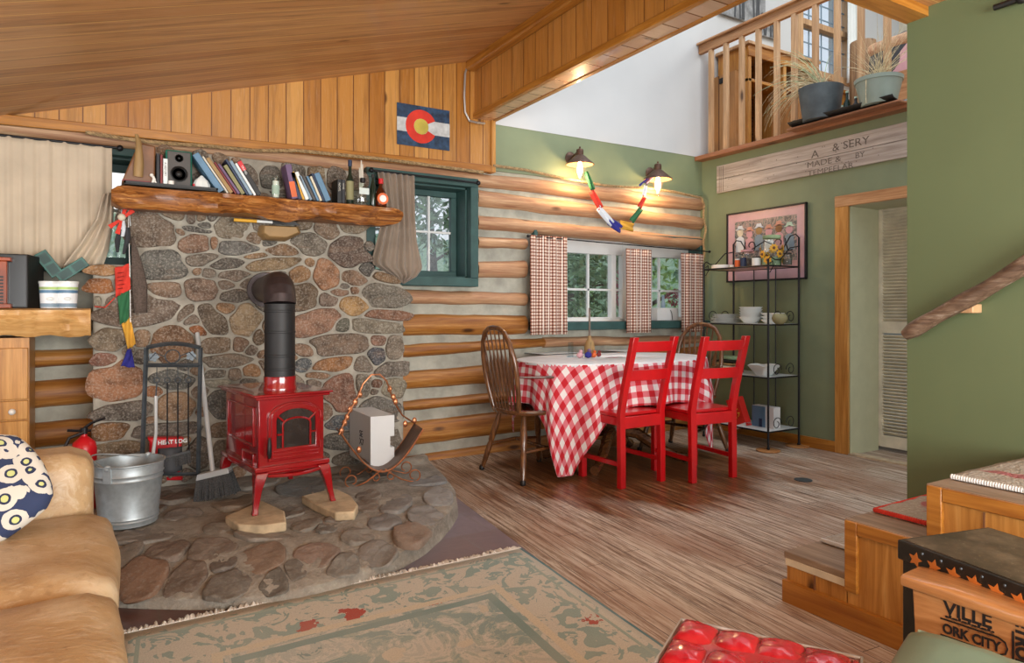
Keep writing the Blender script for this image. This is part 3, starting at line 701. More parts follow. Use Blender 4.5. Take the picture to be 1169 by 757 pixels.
for tok in HS.split():
    x, y, w_, h_, an, c = tok.split(','); x, y, w_, h_, an = map(float, (x, y, w_, h_, an))
    p = onZ(x, y, HZ)
    for _ in range(6): p = onZ(x, y, hz_at(p.x, p.y))
    zc = (p-CAM).dot(FW)
    cl_ = [int(c[i:i+2],16) for i in (0,2,4)]; c = ''.join('%02x' % int(v*.55+w*.45) for v, w in zip(cl_, (0x8c,0x84,0x78)))
    a = w_/2*zc/F; b = ((onZ(x, y-h_/2, p.z)-onZ(x, y+h_/2, p.z)).dot(FW))/2
    u, v = (p-CAM).dot(RT), zc
    seeds.append((u, v, a*1.12, b*1.15, radians(an), c))
def PH(a, b, h):
    p = RT*a+FW*b; return V((p.x, p.y, hz_at(p.x, p.y)+h))
stones('flagstones', seeds, PH, 'flagstone', hearth, gap=.008, lift=.009, raised=(0, 18, 19))

# stone slabs under the stove's front feet
def slab(name, px, zt, zb_, mat, label):
    mb = MB(); P = [onZ(x, y, zt) for x, y in px]; mb.prism([(p.x, p.y, zb_) for p in P], (0,0,zt-zb_))
    return tag(mb.build(name, mat, bevel=.008), label, 'stone slab')
slab('stone_slab', [(257,589),(299,571),(325,583),(327,596),(300,600),(272,599)], .155, .112, 'tan_stone', 'flat pale stone slab under the left front foot of the red stove')
slab('stone_slab', [(344,566),(382,557),(400,565),(409,576),(405,584),(383,585),(360,575)], .155, .112, 'tan_stone', 'flat tan stone slab under the right front foot of the red stove')

# ------------------------------------------------------------------ stove
ZTOP = .705
c0 = onZ(292.5,451.6,ZTOP); c1 = onZ(377,445,ZTOP); c3 = onZ(276,437,ZTOP); c2 = onZ(352,432,ZTOP)
fx = (c1-c0).normalized(); fy = V((-fx.y, fx.x, 0)); W_ = (c1-c0).length; D_ = .56
ST = c0
stove = thing('wood_stove', (ST+fx*W_/2+fy*D_/2).xy.to_3d()+V((0,0,.15)), 'glossy red enamelled wood stove on splayed legs standing on the stone hearth', 'stove')
MS = Matrix((fx, fy, V((0,0,1)))).transposed().to_4x4(); MS.translation = V((ST.x, ST.y, 0))
def sb(name, mat, parent, mb, **k): return mb.build(name, mat, parent, M=MS, **k)
sk = .06   # the top is wider at the back left in the photo: a slight cant
o_ = .022; B0, B1 = .015, ZTOP-.022
ZB1 = .345
body = sb('body', 'stove_red', stove, MB().hexa([(.02,.03,ZB1),(W_-.02,.03,ZB1),(W_-.02,D_-.03,ZB1),(.02,D_-.03,ZB1),(.02,.03,B1),(W_-.02,.03,B1),(W_-.02,D_-.03,B1),(.02,D_-.03,B1)]), bevel=.006)
mb = MB(); mb.box((-.012,-.012,ZTOP-.012),(W_+.012,D_+.012,ZTOP)); mb.box((.0,.0,ZTOP-.026),(W_,D_,ZTOP-.012)); sb('top_plate', 'stove_red', stove, mb, bevel=.005)
mb = MB(); mb.box((-.002,.008,ZB1-.004),(W_+.002,D_-.01,ZB1+.02)); mb.box((.008,.018,ZB1-.02),(W_-.008,D_-.02,ZB1-.004)); sb('base_skirt', 'stove_red', stove, mb, bevel=.005)
def leg(x, y, sx, sy):
    mb = MB(); pr = [(ZB1-.005,.030,0),(ZB1-.03,.026,.01),(ZB1-.08,.018,.022),(ZB1-.13,.014,.030),(.175,.012,.038),(.155,.014,.042)]
    rs = [[(x+sx*(o-w)-0*sx, y+sy*(o-w), z),(x+sx*(o+w), y+sy*(o-w), z),(x+sx*(o+w), y+sy*(o+w), z),(x+sx*(o-w), y+sy*(o+w), z)] for z, w, o in pr]
    sb('leg', 'stove_red', stove, mb.rings(rs), bevel=.004)
leg(.032,.035,-1,-1); leg(W_-.032,.035,1,-1); leg(.032,D_-.05,-1,1); leg(W_-.032,D_-.05,1,1)
# front door with arched window
dc, dw, dz0, dz1 = W_*.53, W_*.36, ZB1+.04, B1-.022
def arch(cx, hw, z0, z1, rise, y, n=14):
    P = [(cx-hw, y, z0), (cx+hw, y, z0)]
    for k in range(n+1):
        t_ = pi*k/n; P.append((cx+hw*cos(t_), y, z1-rise+rise*sin(t_)))
    return P
def ringframe(mb, o, i, dy):
    n = len(o); a = [mb.bm.verts.new(V(p)) for p in o]; b = [mb.bm.verts.new(V(p)) for p in i]
    a2 = [mb.bm.verts.new(V(p)+V((0,dy,0))) for p in o]; b2 = [mb.bm.verts.new(V(p)+V((0,dy,0))) for p in i]
    for k in range(n):
        j = (k+1) % n
        mb.face([a[k],a[j],b[j],b[k]]); mb.face([a2[k],b2[k],b2[j],a2[j]]); mb.face([a[k],a2[k],a2[j],a[j]]); mb.face([b[k],b[j],b2[j],b2[k]])
door = sb('door', 'stove_red', stove, MB().prism([(p[0],p[1],p[2]) for p in arch(dc, dw, dz0, dz1, .07, .012)], (0,.02,0)), bevel=.004)
mb = MB(); ringframe(mb, arch(dc, dw-.012, dz0+.012, dz1-.008, .065, .002), arch(dc, dw-.034, dz0+.06, dz1-.032, .055, .002), .014)
for k in range(3): mb.box((dc-dw+.02,-.002,dz0+.012+.016*k),(dc+dw-.02,.012,dz0+.02+.016*k))
sb('door_frame', 'stove_red', door, mb, bevel=.0025)
sb('door_glass', 'pane_dark', door, MB().prism([(p[0],p[1],p[2]) for p in arch(dc, dw-.036, dz0+.061, dz1-.034, .054, .008)], (0,.003,0)))
mb = MB(); ihw, iz1 = dw*.52, dz1-.075
P = [V((dc-ihw,.0,dz0+.063))]+[V((dc+ihw*cos(pi-pi*k/10), .0, iz1-.03+.03*sin(pi*k/10))) for k in range(11)]+[V((dc+ihw,.0,dz0+.063))]
mb.tube(P, .005, 6)
for s_ in (-1, 1):
    mb.tube([(dc+s_*ihw*.9,.0,iz1-.015),(dc+s_*(dw*.74),.0,dz1-.058)], .005, 6); zz = (dz0+dz1)/2-.012; mb.tube([(dc+s_*ihw,.0,zz),(dc+s_*(dw-.036),.0,zz)], .005, 6)
sb('door_muntins', 'stove_red', door, mb)
hd = sb('door_handle', 'black', door, MB().tube([(.055,-.018,dz0+.025),(.052,-.026,dz0+.05),(.052,-.028,dz0+.09),(.055,-.018,dz0+.12)], [.006,.010,.009,.005], 8))
for z in (dz0+.06, dz1-.07): sb('hinge', 'stove_red', door, MB().cyl((W_-.05,.004,z-.018),(W_-.05,.004,z+.018),.009))
# side panel reliefs
mb = MB(); 
for a, b, c, d in ((.08,D_-.08,.45,.64),(.08,D_*.45,.36,.42)):
    for q in ((a,b,c,c+.008),(a,b,d-.008,d),(a,a+.012,c,d),(b-.012,b,c,d)): mb.box((.010,q[0],q[2]),(.022,q[1],q[3]))
sb('side_moulding', 'stove_red', stove, mb, bevel=.003)
mb = MB()
P = [(.05,.0,ZB1-.018)]+[(.05+(W_-.1)*k/12,-.045*sin(pi*k/12)-.0,ZB1-.018) for k in range(1,12)]+[(W_-.05,.0,ZB1-.018)]
mb.prism([(p[0],p[1],ZB1-.03) for p in P], (0,0,.016)); sb('ash_lip', 'stove_red', stove, mb, bevel=.004)
# flue collar on the stove, flue pipe above it
fc = onZ(319.5,444,ZTOP); zc = (fc-CAM).dot(FW); fr = 17.2*zc/F
pc = V((fc.x, fc.y, 0))
zc = (pc-CAM).dot(FW)
zp = lambda y: H-zc*(y-HY)/F
MB().lathe([(fr*1.08,ZTOP-.002),(fr*1.08,ZTOP+.012),(fr*1.03,ZTOP+.02),(fr*1.03,zp(429))], (pc.x,pc.y,0), 28).build('flue_collar', 'stove_red', stove)
pipe = thing('flue_pipe', (pc.x,pc.y,zp(429)), 'matte black stove pipe rising from the red stove into the stone wall', 'stove pipe')
ze = zp(347); z0 = zp(431)
mb = MB(); pr = [(fr*.97,z0)]
for q in (.12,.30,.62,.9):
    z = z0+(ze-z0)*q; pr += [(fr*.97,z-.006),(fr*1.0,z-.004),(fr*1.0,z+.004),(fr*.97,z+.006)]
mb.lathe(pr+[(fr*.97,ze)], (pc.x,pc.y,0), 28).build('straight_pipe', 'matte_pipe', pipe)
wallp = cy(302,331); tgt = V((wallp.x, YC-.02, wallp.z)); top = V((pc.x,pc.y,ze)); dirn = V((tgt.x-pc.x, tgt.y-pc.y, 0)); hor = dirn.length; dn = dirn.normalized(); R_ = tgt.z-ze
mb = MB(); P = [top]+[top+dn*(R_*1.1*(1-cos(t_)))+V((0,0,R_*sin(t_))) for t_ in [pi/2*k/5 for k in range(1,6)]]+[tgt]
mb.tube(P, fr*1.03, 28); mb.build('elbow', 'pipe_elbow', pipe, sharp=14)
mb = MB(); mb.cyl(tgt-dn*.012, tgt+dn*.03, fr*1.38, n=28).build('wall_collar', 'pipe_elbow', pipe, bevel=.003)
# ------------------------------------------------------------------ log carrier with white box
gz = HZ+.006
L0, L1 = onZ(404,572,gz), onZ(482,545,gz)
cen = onZ(437,552,gz); 
lc = thing('log_carrier', (cen.x,cen.y,gz), 'copper scrollwork log carrier with a leather sling on the hearth right of the stove', 'log holder')
ax = V((RT.x*.93+FW.x*.37, RT.y*.93+FW.y*.37, 0)).normalized(); ay = V((-ax.y, ax.x, 0))
ML = Matrix((ax, ay, V((0,0,1)))).transposed().to_4x4(); zc = (cen-CAM).dot(FW); u = zc/F
cen2 = onZ(434,546,gz)
ML.translation = V((cen2.x, cen2.y, gz))
wd = 52*u; hh = 60*u
def sc(x, z, y): return (x*u, y, z*u)
for yy, front in ((-.10, 1), (.12, 0)):
    # scroll feet and curved rim
    mb = MB(); rim = [sc(-47+94*k/16, 58-46*sin(pi*k/16)+0*k, yy) for k in range(17)]
    mb.tube(rim, .0055, 6); mb.build('rim', 'copper', lc, M=ML)
    for s_ in (-1, 1):
        P = [sc(s_*2, 15, yy), sc(s_*8, 10, yy), sc(s_*20, 2, yy), sc(s_*30, -1.5, yy)]
        sp_ = [sc(s_*(36+7*cos(t_)*(1-t_/12)), 5+7*sin(t_)*(1-t_/12), yy) for t_ in [-pi/2+k*.5 for k in range(13)]]
        mb = MB(); mb.tube(P+sp_, .0042, 6)
        sp2 = [sc(s_*(9+6*cos(t_)*(1-t_/12)), 6+6*sin(t_)*(1-t_/12), yy) for t_ in [pi/2+k*.5 for k in range(12)]]
        mb.tube(sp2, .0036, 6); mb.build('scroll_foot', 'copper', lc, M=ML)
mb = MB(); mb.grid(lambda a, b: (V(sc(-47+94*a, 58-46*sin(pi*a), 0))+V((0, -.10+.22*b, 0))), 18, 4); mb.build('sling', 'sling', lc, M=ML, solid=.006)
P = [sc(-50,58,-.10), sc(-40,78,-.06), sc(-27,97,-.02), sc(-20,112,0), sc(-10,122,.01), sc(0,122,.01), sc(8,114,.01), sc(13,100,.02), sc(18,88,.04), sc(30,70,.08), sc(47,58,.12)]
hnd = MB().tube(P, .0052, 6).build('handle', 'copper', lc, M=ML)
for i, (x, z, y) in enumerate([(-47,62,-.09),(-43,70,-.07),(-40,76,-.06),(-36,84,-.04),(-30,92,-.03),(-24,100,-.01),(12,104,.02),(17,94,.03),(20,88,.04),(-28,40,-.11),(30,62,.0),(46,62,.1)]):
    MB().sphere(sc(x,z,y), .015, 8, (1,.5,1.4)).build('leaf', 'copper', hnd, M=ML)
# box
P0 = CAM+ray(423,476)*3.98; zb_, zt = H-3.98*(534-HY)/F, P0.z
h = zt-zb_; X0, Y0 = P0.x, P0.y
prf = [(X0,zb_),(X0+.148,zb_),(X0+.148,zb_+h*.36),(X0+.122,zb_+h*.36),(X0+.122,zb_+h*.58),(X0+.148,zb_+h*.58),(X0+.148,zt),(X0,zt)]
bxo = tag(MB().prism([(x, Y0, z) for x, z in prf], (0,.40,0)).build('cardboard_box', 'box_white', bevel=.002), 'white cardboard box with a torn corner lying in the copper log carrier', 'box')
for s_, yy, zz_ in (('SE', .10, .52), ('X7', .10, .36)): text('lettering', s_, 'charcoal', .055, V((X0-.0012, Y0+yy+.10, zb_+h*zz_)), (0,-1,0), (0,0,1), bxo, sx=1.2)
# ------------------------------------------------------------------ bucket
bc = onZ(147,596,HZ+.01); zc = (bc-CAM).dot(FW); u = zc/F
bk = thing('metal_bucket', (bc.x,bc.y,HZ), 'ribbed galvanised steel bucket standing on the hearth beside the sofa', 'bucket')
r0, r1, hb = 29.5*u, 36.5*u, 70*u
mb = MB(); pr = [(r0*.96,.012)]
for f_ in (0,.05,.08,.1,.13,.16,.5,.72,.74,.76,.8,.82,.84,.97): 
    rr = r0+(r1-r0)*f_+(.004 if f_ in (.08,.13,.74,.82) else 0); pr.append((rr, .012+hb*f_))
pr += [(r1+.006,.012+hb*.985),(r1+.006,.012+hb),(r1-.004,.012+hb),(r1-.006,hb*.97),(r0*.97,.03),(.01,.03)]
mb.lathe(pr, (bc.x,bc.y,HZ), 40, cap=True).build('pail', 'galvanized', bk)
for s_ in (-1, 1):
    e = V((bc.x,bc.y,HZ+hb-.03))+RT*(-.012*s_)+FW*(r1*-s_*.98)
    mb = MB(); mb.cbox(e+V((0,0,.005)), (.035,.012,.07), atan2(RT.y,RT.x)); mb.sphere(e+V((0,0,.035)), .016, 8, (1,.5,1)); mb.build('handle_lug', 'galvanized', bk, bevel=.003)
mb = MB(); c_ = V((bc.x,bc.y,HZ+hb))
e1, e2 = c_+FW*r1*1.02, c_-FW*r1*1.02
P = [e1+(e2-e1)*k/14 - RT*(r1*1.12*sin(pi*k/14)) + V((0,0,.04*sin(pi*k/14)-.005)) for k in range(15)]
mb.tube(P, .0035, 6).build('bail_handle', 'galvanized', bk)
# ------------------------------------------------------------------ broom
bb = onZ(247,568,HZ+.01); zc = (bb-CAM).dot(FW); u = zc/F
bp = lambda x, y, d=0: V((bb.x,bb.y,HZ+.01)) + RT*((x-247)*u) + V((0,0,(568-y)*u)) + FW*d
br = thing('broom', (bb.x,bb.y,HZ+.01), 'angle broom with a white handle and grey bristles leaning on the stone wall', 'broom')
tp = cy(224,380); 
MB().tube([bp(243,541,.0), V((tp.x,YC-.05,tp.z))], [.013,.012], 10).build('handle', 'handle_grey', br)
mb = MB(); mb.hexa([tuple(bp(*q)) for q in ((226,548,-.03),(264,539,-.03),(264,539,.03),(226,548,.03),(227,541,-.025),(262,533,-.025),(262,533,.025),(227,541,.025))]); mb.build('cap', 'handle_grey', br, bevel=.004)
mb = MB(); 
for i in range(46):
    for j in range(5):
        f_ = i/45; g = (j-2)/2
        a = bp(227+36*f_, 546-9*f_, .022*g); b = bp(225+46*f_, 571-10*f_+2*random.random(), .035*g+.01*random.uniform(-1,1)); mb.tube([a, b], .0028, 4)
mb.build('bristles', 'bristle', br)
# ------------------------------------------------------------------ fireplace tool set
tb = onZ(160,549,HZ+.01)
TY = 3.98
tz = lambda x, y, Y=TY: onY(x, y, Y)
ts = thing('fireplace_tool_stand', (tz(196,545).x, TY, HZ), 'grey iron fireplace tool stand with leaf ornament holding hanging tools', 'tool stand')
def bar(mb, pts_, w): mb.tube(pts_, w, 4)
w_ = .011
z_foot = HZ+.01
mb = MB(); tl, tr = tz(167,397), tz(229,397); bl, br_ = tz(161,545), tz(226,545)
bl.z = br_.z = z_foot+.02
mb.tube([bl, tl], w_, 4); mb.build('post', 'iron', ts)
mb = MB(); mb.tube([br_, tr], w_, 4); mb.build('post', 'iron', ts)
mb = MB(); mb.tube([tl+(tr-tl)*k/8+V((0,0,.022*sin(pi*k/8))) for k in range(9)], w_, 4)
a, b = tz(166,417), tz(230,417); mb.tube([a, b], w_, 4); mb.build('top_rail', 'iron', ts)
MB().tube([tz(161,541),tz(226,541)], w_*.8, 4).build('bottom_rail', 'iron', ts)
for p in (bl, br_):
    MB().tube([p+V((0,-.10,-.018)), p+V((0,-.0,0)), p+V((0,.10,-.018))], w_*.9, 4).build('foot', 'iron', ts)
mb = MB(); c_ = tz(197,407); mb.tube([c_+V((.035*cos(t_),0,.035*sin(t_))) for t_ in [2*pi*k/16 for k in range(16)]], .0035, 6, True)
for s_ in (-1,1):
    mb.tube([c_+V((s_*.035,0,0)), c_+V((s_*.08,0,.02)), c_+V((s_*.115,0,-.02))], .003, 6)
    for k in range(5):
        t_ = k*1.25; d_ = V((cos(t_),0,sin(t_)))*.028; q = c_+V((s_*.088,0,0)); mb.prism([q, q+d_*.6+V((-d_.z*.4,0,d_.x*.4)), q+d_, q+d_*.6-V((-d_.z*.4,0,d_.x*.4))], (0,.004,0))
mb.build('leaf_ornament', 'iron', ts)
hk = [(179,432),(191,432),(203,432),(215,432)]
MB().tube([tz(170,418),tz(228,418)], .003, 6).build('hook_bar', 'iron', ts)
def toolh(name, x, ybot, label, head):
    p = tz(x, 434, TY-.02); q = tz(x, ybot, TY-.03)
    t_ = thing(name, q, label, 'fireplace tool', None)
    mb = MB(); mb.tube([p+V((.013*cos(a_),0,.013*sin(a_))) for a_ in [2*pi*k/12 for k in range(12)]], .0035, 6, True); mb.tube([p+V((0,0,.013)), tz(x,418,TY-.01)], .002, 5)
    mb.build('ring', 'iron', t_)
    head(t_, p, q); return t_
def h_tongs(t_, p, q):
    MB().tube([p-V((0,0,.013)), tz(178,452,TY-.03)], .004, 6).build('neck', 'iron', t_)
    MB().tube([tz(178,452,TY-.03), tz(178,495,TY-.05), tz(175,516,TY-.07), tz(174,528,TY-.07)], [.008,.008,.009,.011], 8).build('blade', 'handle_grey', t_)
def h_shovel(t_, p, q):
    MB().tube([p-V((0,0,.013)), tz(191,508,TY-.03)], .004, 6).build('rod', 'black_iron', t_)
    mb = MB(); a = tz(194,524,TY-.06); mb.grid(lambda s, v: a+V(((s-.5)*.11, -.03*sin(pi*s)-.02*v, (.5-v)*.13*(1-.15*abs(s-.5)))), 8, 6); mb.build('pan', 'charcoal', t_, solid=.004)
def h_brush(t_, p, q):
    MB().tube([p-V((0,0,.013)), tz(203,518,TY-.04)], .004, 6).build('rod', 'black_iron', t_)
    a, b = tz(190,523,TY-.09), tz(217,516,TY-.09); MB().tube([a, b], .012, 6).build('brush_back', 'iron', t_)
    mb = MB()
    for i in range(30):
        for j in range(4):
            s_ = a+(b-a)*(i/29)+V((0,(j-1.5)*.006,0)); mb.tube([s_, s_+V((random.uniform(-.006,.006), random.uniform(-.008,.008), -.055))], .0022, 4)
    mb.build('bristles', 'bristle', t_)
def h_poker(t_, p, q): MB().tube([p-V((0,0,.013)), tz(215,500,TY-.02), tz(216,515,TY-.02), tz(212,518,TY-.03)], .004, 6).build('rod', 'black_iron', t_)
toolh('fire_tongs', 179, 525, 'grey log tongs hanging leftmost in the fireplace tool stand', h_tongs)
toolh('ash_shovel', 191, 530, 'small dark ash shovel hanging second from left in the tool stand', h_shovel)
toolh('hearth_brush', 203, 530, 'small hearth brush with grey bristles hanging in the tool stand', h_brush)
toolh('fire_poker', 215, 518, 'thin black iron poker hanging rightmost in the tool stand', h_poker)
# red bag behind the tools, red dustpan handle below
g0 = onZ(188,546,HZ+.01); BY = 4.12
p = [onY(x, y, BY) for x, y in ((170,540),(206,540),(208,505),(211,500),(168,500),(171,506))]
mb = MB(); mb.prism([(q.x,BY,max(q.z,HZ+.01)) for q in p], (0,.07,0)); bag = mb.build('fire_log_bag', 'red_plastic', bevel=.01); tag(bag, 'red printed plastic bag standing behind the fireplace tools', 'bag')
q = onY(180,508,BY-.003); text('lettering', 'HEAT LOG', 'plate_white', .030, q, (1,0,0), (0,0,1), bag, bold=.001)
q = onY(180,501,BY-.003)
a, b = onZ(172,548,.15), onZ(208,546,.15)
mb = MB(); mb.tube([a, a*.5+b*.5+V((0,.01,.0)), b], [.012,.010,.012], 8); tag(mb.build('dustpan', 'red_plastic'), 'red plastic dustpan handle lying below the fireplace tool stand', 'dustpan')
# ------------------------------------------------------------------ fire extinguisher
e = onY(96,505,3.98); fe = thing('fire_extinguisher', (e.x,3.98,HZ), 'small red fire extinguisher with black hose behind the sofa arm', 'fire extinguisher')
zt = onY(96,500,3.98).z
MB().lathe([(.05,HZ+.003),(.055,HZ+.015),(.055,zt-.05),(.048,zt-.02),(.025,zt),(.014,zt+.01),(.012,zt+.03)], (e.x,3.98,0), 24).build('cylinder', 'red_plastic', fe)
mb = MB(); mb.tube([(e.x-.07,3.97,zt+.045),(e.x-.01,3.98,zt+.035),(e.x+.03,3.98,zt+.035)], .007, 6); mb.tube([(e.x-.01,3.98,zt+.04),(e.x+.03,3.99,zt+.07),(e.x+.09,4.0,zt+.09)], .007, 6); mb.cyl((e.x,3.98,zt+.02),(e.x,3.98,zt+.05),.016,n=10); mb.build('valve_lever', 'black_iron', fe)
MB().tube([(e.x,3.96,zt+.03),(e.x-.06,3.95,zt+.01),(e.x-.09,3.94,zt-.06),(e.x-.08,3.93,zt-.16)], .008, 8).build('hose', 'black', fe)

# ------------------------------------------------------------------ shelf and mantel
SY = 4.02
def live_slab(name, xa, xb_, y0, y1, z0, z1, mat, seed, label, cat, n=60, taper=.0):
    mb = MB(); rs = []
    for i in range(n+1):
        f_ = i/n; X = xa+(xb_-xa)*f_; w = mnoise.fractal(V((X*3, seed, 0)), .8, 2, 4)*.05; w2 = mnoise.fractal(V((X*4, seed+5, 0)), .9, 2, 4)*.03
        w3 = mnoise.noise(V((X*14, seed+9, 0)))*.006
        e = 1-taper*max(0, (abs(f_-.5)*2-.93)/.07)**2
        za = z0(f_) if callable(z0) else z0; zb = z1(f_) if callable(z1) else z1
        zm = (za+zb)/2; h = (zb-za)/2*e
        g = [mnoise.noise(V((X*9, seed+k*4.3, k)))*.014 for k in range(6)]
        rs.append([(X,y1,zm+h),(X,y0+.03+w,zm+h+w3*.3),(X,y0+.004+w+g[0],zm+h*.86),(X,y0+w+g[1],zm+h*.5),(X,y0-.010+w+w3+g[2],zm+h*.15),(X,y0+w+g[3],zm-h*.2),(X,y0+.010+w+g[4],zm-h*.6+w2*.5),(X,y0+.03+w+g[5],zm-h+w2),(X,y0+.12+w,zm-h*.95+w2*.6),(X,y1,zm-h*.8)])
    mb.rings(rs); return tag(mb.build(name, mat, sharp=32), label, cat)
a, b = onY(127,212,SY), onY(460,234,SY); ZS_ = (a.z+b.z)/2
live_slab('log_shelf', a.x, b.x, SY, YC-.005, ZS_-.115, ZS_, 'slab', 3, 'long live-edge wooden shelf mounted high on the stone chimney', 'shelf', taper=.5)
print('SHELF', a.z, b.z, ZS_)
MY = 4.10
a, b = onY(-60,352,MY), onY(106,352,MY)
live_slab('mantel_slab', a.x, b.x-.01, MY, YA-.09, onY(50,383,MY).z, onY(50,352,MY).z, 'slab_light', 8, 'thick pale wooden slab ledge against the log wall left of the chimney', 'ledge')
MZ = onY(50,352,MY).z
# pine cabinet under it
a, b = onY(-70,450,MY+.05), onY(33,450,MY+.05); CY0 = MY+.05
cab = thing('pine_cabinet', (b.x-.3,CY0,0), 'knotty pine cabinet under the pale wooden ledge at the left edge', 'cabinet')
zt = onY(20,386,CY0).z
MB().box((a.x,CY0+.02,0),(b.x,YA-.1,zt)).build('carcass', 'pine_z', cab)
zc1, zc2 = onY(20,457,CY0).z, onY(20,480,CY0).z
for z0, z1 in ((.05,zc2-.004),(zc2+.004,zc1-.004),(zc1+.004,zt-.05)):
    d = MB().box((a.x+.01,CY0,z0),(b.x-.004,CY0+.022,z1)).build('door' if z1-z0 > .2 else 'drawer', 'pine_z', cab, bevel=.003)
    if z1-z0 < .2: q = onY(14,470,CY0); MB().sphere((q.x,CY0-.012,q.z), .016, 10).build('knob', 'ceramic', d)
# ------------------------------------------------------------------ things on the log shelf
IY = 4.13
sp = lambda x, y=215: onY(x, y, IY)
pxs = lambda x: (sp(x+.5).x-sp(x-.5).x)
def zpx(x): return (sp(x,200).z-sp(x,201).z)
def up(o, z=None): return o
tray = thing('shelf_tray', (sp(180).x, IY, ZS_), 'thin black tray under the speaker at the left of the log shelf', 'tray')
MB().box((sp(141).x,IY-.10,ZS_+.001),(sp(246).x,IY+.12,ZS_+.012)).build('tray_board', 'black', tray, bevel=.004)
mb = MB(); 
for q in ((sp(141).x,IY-.10,sp(141).x+.008,IY+.12),(sp(246).x-.008,IY-.10,sp(246).x,IY+.12),(sp(141).x,IY-.10,sp(246).x,IY-.092)): mb.box((q[0],q[1],ZS_+.01),(q[2],q[3],ZS_+.022))
mb.build('rim', 'black', tray)
ZT_ = ZS_+.013
# brown flared leather case with a horn
x0, x1, x2, x3 = sp(138).x, sp(176).x, sp(158).x, sp(177).x; zt = sp(165,166).z
lcse = thing('horn_case', ((x0+x1)/2, IY, ZT_), 'brown leather flared case with a curved horn on its front, leftmost on the log shelf', 'case')
mb = MB(); mb.prism([(x0,IY-.06,ZT_+.004),(x1,IY-.06,ZT_+.004),(x3,IY-.06,zt-.01),(x2,IY-.06,zt)], (0,.12,0)); mb.build('case_body', 'brown_leather', lcse, bevel=.008)
MB().tube([sp(157,204)+V((0,-.065,0)), sp(158,190)+V((0,-.078,0)), sp(158,178)+V((0,-.082,0)), sp(157.5,166)+V((0,-.08,0)), sp(155,157)+V((0,-.07,0))], [.024,.024,.019,.014,.008], 10).build('horn', 'gold_brown', lcse)
MB().box((x0+.005,IY-.063,ZT_+.012),(x1-.002,IY-.059,ZT_+.02)).build('seam', 'dark_red', lcse)
# small white figurine
q = sp(175,211)+V((0,-.085,0)); q.z = ZT_
fg = thing('figurine', q, 'tiny white animal figurine in front of the brown leather case', 'figurine')
mb = MB(); mb.tube([q+V((-.012,0,.0)), q+V((0,0,.03)), q+V((-.006,0,.045))], [.005,.009,.006], 8); mb.tube([q+V((.012,0,0)), q+V((0,0,.028))], .005, 6); mb.build('body', 'ceramic', fg)
MB().sphere(q+V((-.012,0,.05)), .010, 10).build('head', 'ceramic', fg)
def bookbox(name, x, z, t, h, d, th, cov, label, grp, text_=None, yf=None, title=None):
    """spine faces the room; pivot = lower left corner; th lean to the left"""
    yf = IY-.07 if yf is None else yf
    R = Matrix.Translation((x, yf, z)) @ Matrix.Rotation(-th, 4, 'Y')
    b = thing(name, (x, yf, z), label, 'book', grp)
    c = .0025
    mb = MB(); mb.box((0,0,0),(c,d,h), R); mb.box((t-c,0,0),(t,d,h), R); mb.box((0,0,0),(t,c,h), R); mb.build('cover', cov, b, bevel=.0008)
    MB().box((c,c,.003),(t-c,d-.004,h-.003), R).build('pages', 'paper', b)
    if title:
        ux = (R.to_3x3() @ V((0,0,-1))); uy = (R.to_3x3() @ V((1,0,0)))
        o_ = R @ V((t*.28, -.0012, h*.86)); text('title', title[0], title[1], t*.62, o_, ux, uy, b, depth=.0003)
    return b
# three upright
zpx_ = zpx(190); px_ = pxs(190)
x = sp(177.5).x
for wpx, hpx, cov, lb in ((4, 36, 'charcoal', 'thin dark book standing between the leather case and the white-spined book'), (3, 35, 'dark_red', 'thin dark red book standing left of the white-spined book'), (5.5, 31, 'plate_white', 'white-spined book standing just left of the speaker')):
    bookbox('book', x, ZT_, wpx*px_, hpx*zpx_, .14, 0, cov, lb, 'upright books beside the speaker', title=('A HISTORY', 'charcoal') if cov == 'plate_white' else None); x += wpx*px_+.001
# speaker
a, b = sp(188).x, sp(218).x; zt = sp(200,174).z
spk = thing('bookshelf_speaker', ((a+b)/2, IY, ZT_), 'teal-sided bookshelf speaker with a grey face and two round cones', 'speaker')
MB().box((a,IY-.06,ZT_),(b,IY+.11,zt)).build('cabinet', 'teal_speaker', spk, bevel=.008)
MB().box((a+.008,IY-.067,ZT_+.008),(b-.008,IY-.058,zt-.008)).build('baffle', 'speaker_grey', spk, bevel=.003)
mx = (a+b)/2; w = b-a; RX = Matrix.Rotation(pi/2, 4, 'X')
def cone(cx, cz, r, nm):
    MB().lathe([(r,0),(r,.004),(r*.88,.006),(r*.8,.002),(r*.45,-.012+.004),(r*.42,.0),(r*.25,.008),(.001,.010)], (cx,IY-.067,cz), 28, RX).build(nm, 'black', spk)
cone(mx, ZT_+(zt-ZT_)*.36, w*.33, 'woofer'); cone(mx, ZT_+(zt-ZT_)*.78, w*.16, 'tweeter')
q = V((sp(194).x, IY-.085, ZT_))
tag(MB().lathe([(.012,0),(.015,.002),(.015,.028),(.013,.028),(.012,.006),(.001,.006)], q, 16).build('shot_glass', 'ceramic'), 'small white cup standing in front of the speaker', 'cup')
# white bag-like ornament with a red side
q = V((sp(229).x, IY-.05, ZT_)); rk = thing('ornament', q, 'small white peaked ornament with a red side between speaker and leaning books', 'ornament')
mb = MB(); mb.rings([[(q.x+r*cos(t_)*1.2, q.y+r*sin(t_)*.7, q.z+z) for t_ in [2*pi*k/8 for k in range(8)]] for r, z in ((.036,0),(.036,.03),(.028,.05),(.012,.068),(.004,.078))]); mb.build('body', 'plate_white', rk, sharp=20)
MB().box((q.x-.046,q.y-.02,q.z),(q.x-.036,q.y+.02,q.z+.028)).build('side_flap', 'red_plastic', rk, bevel=.003)
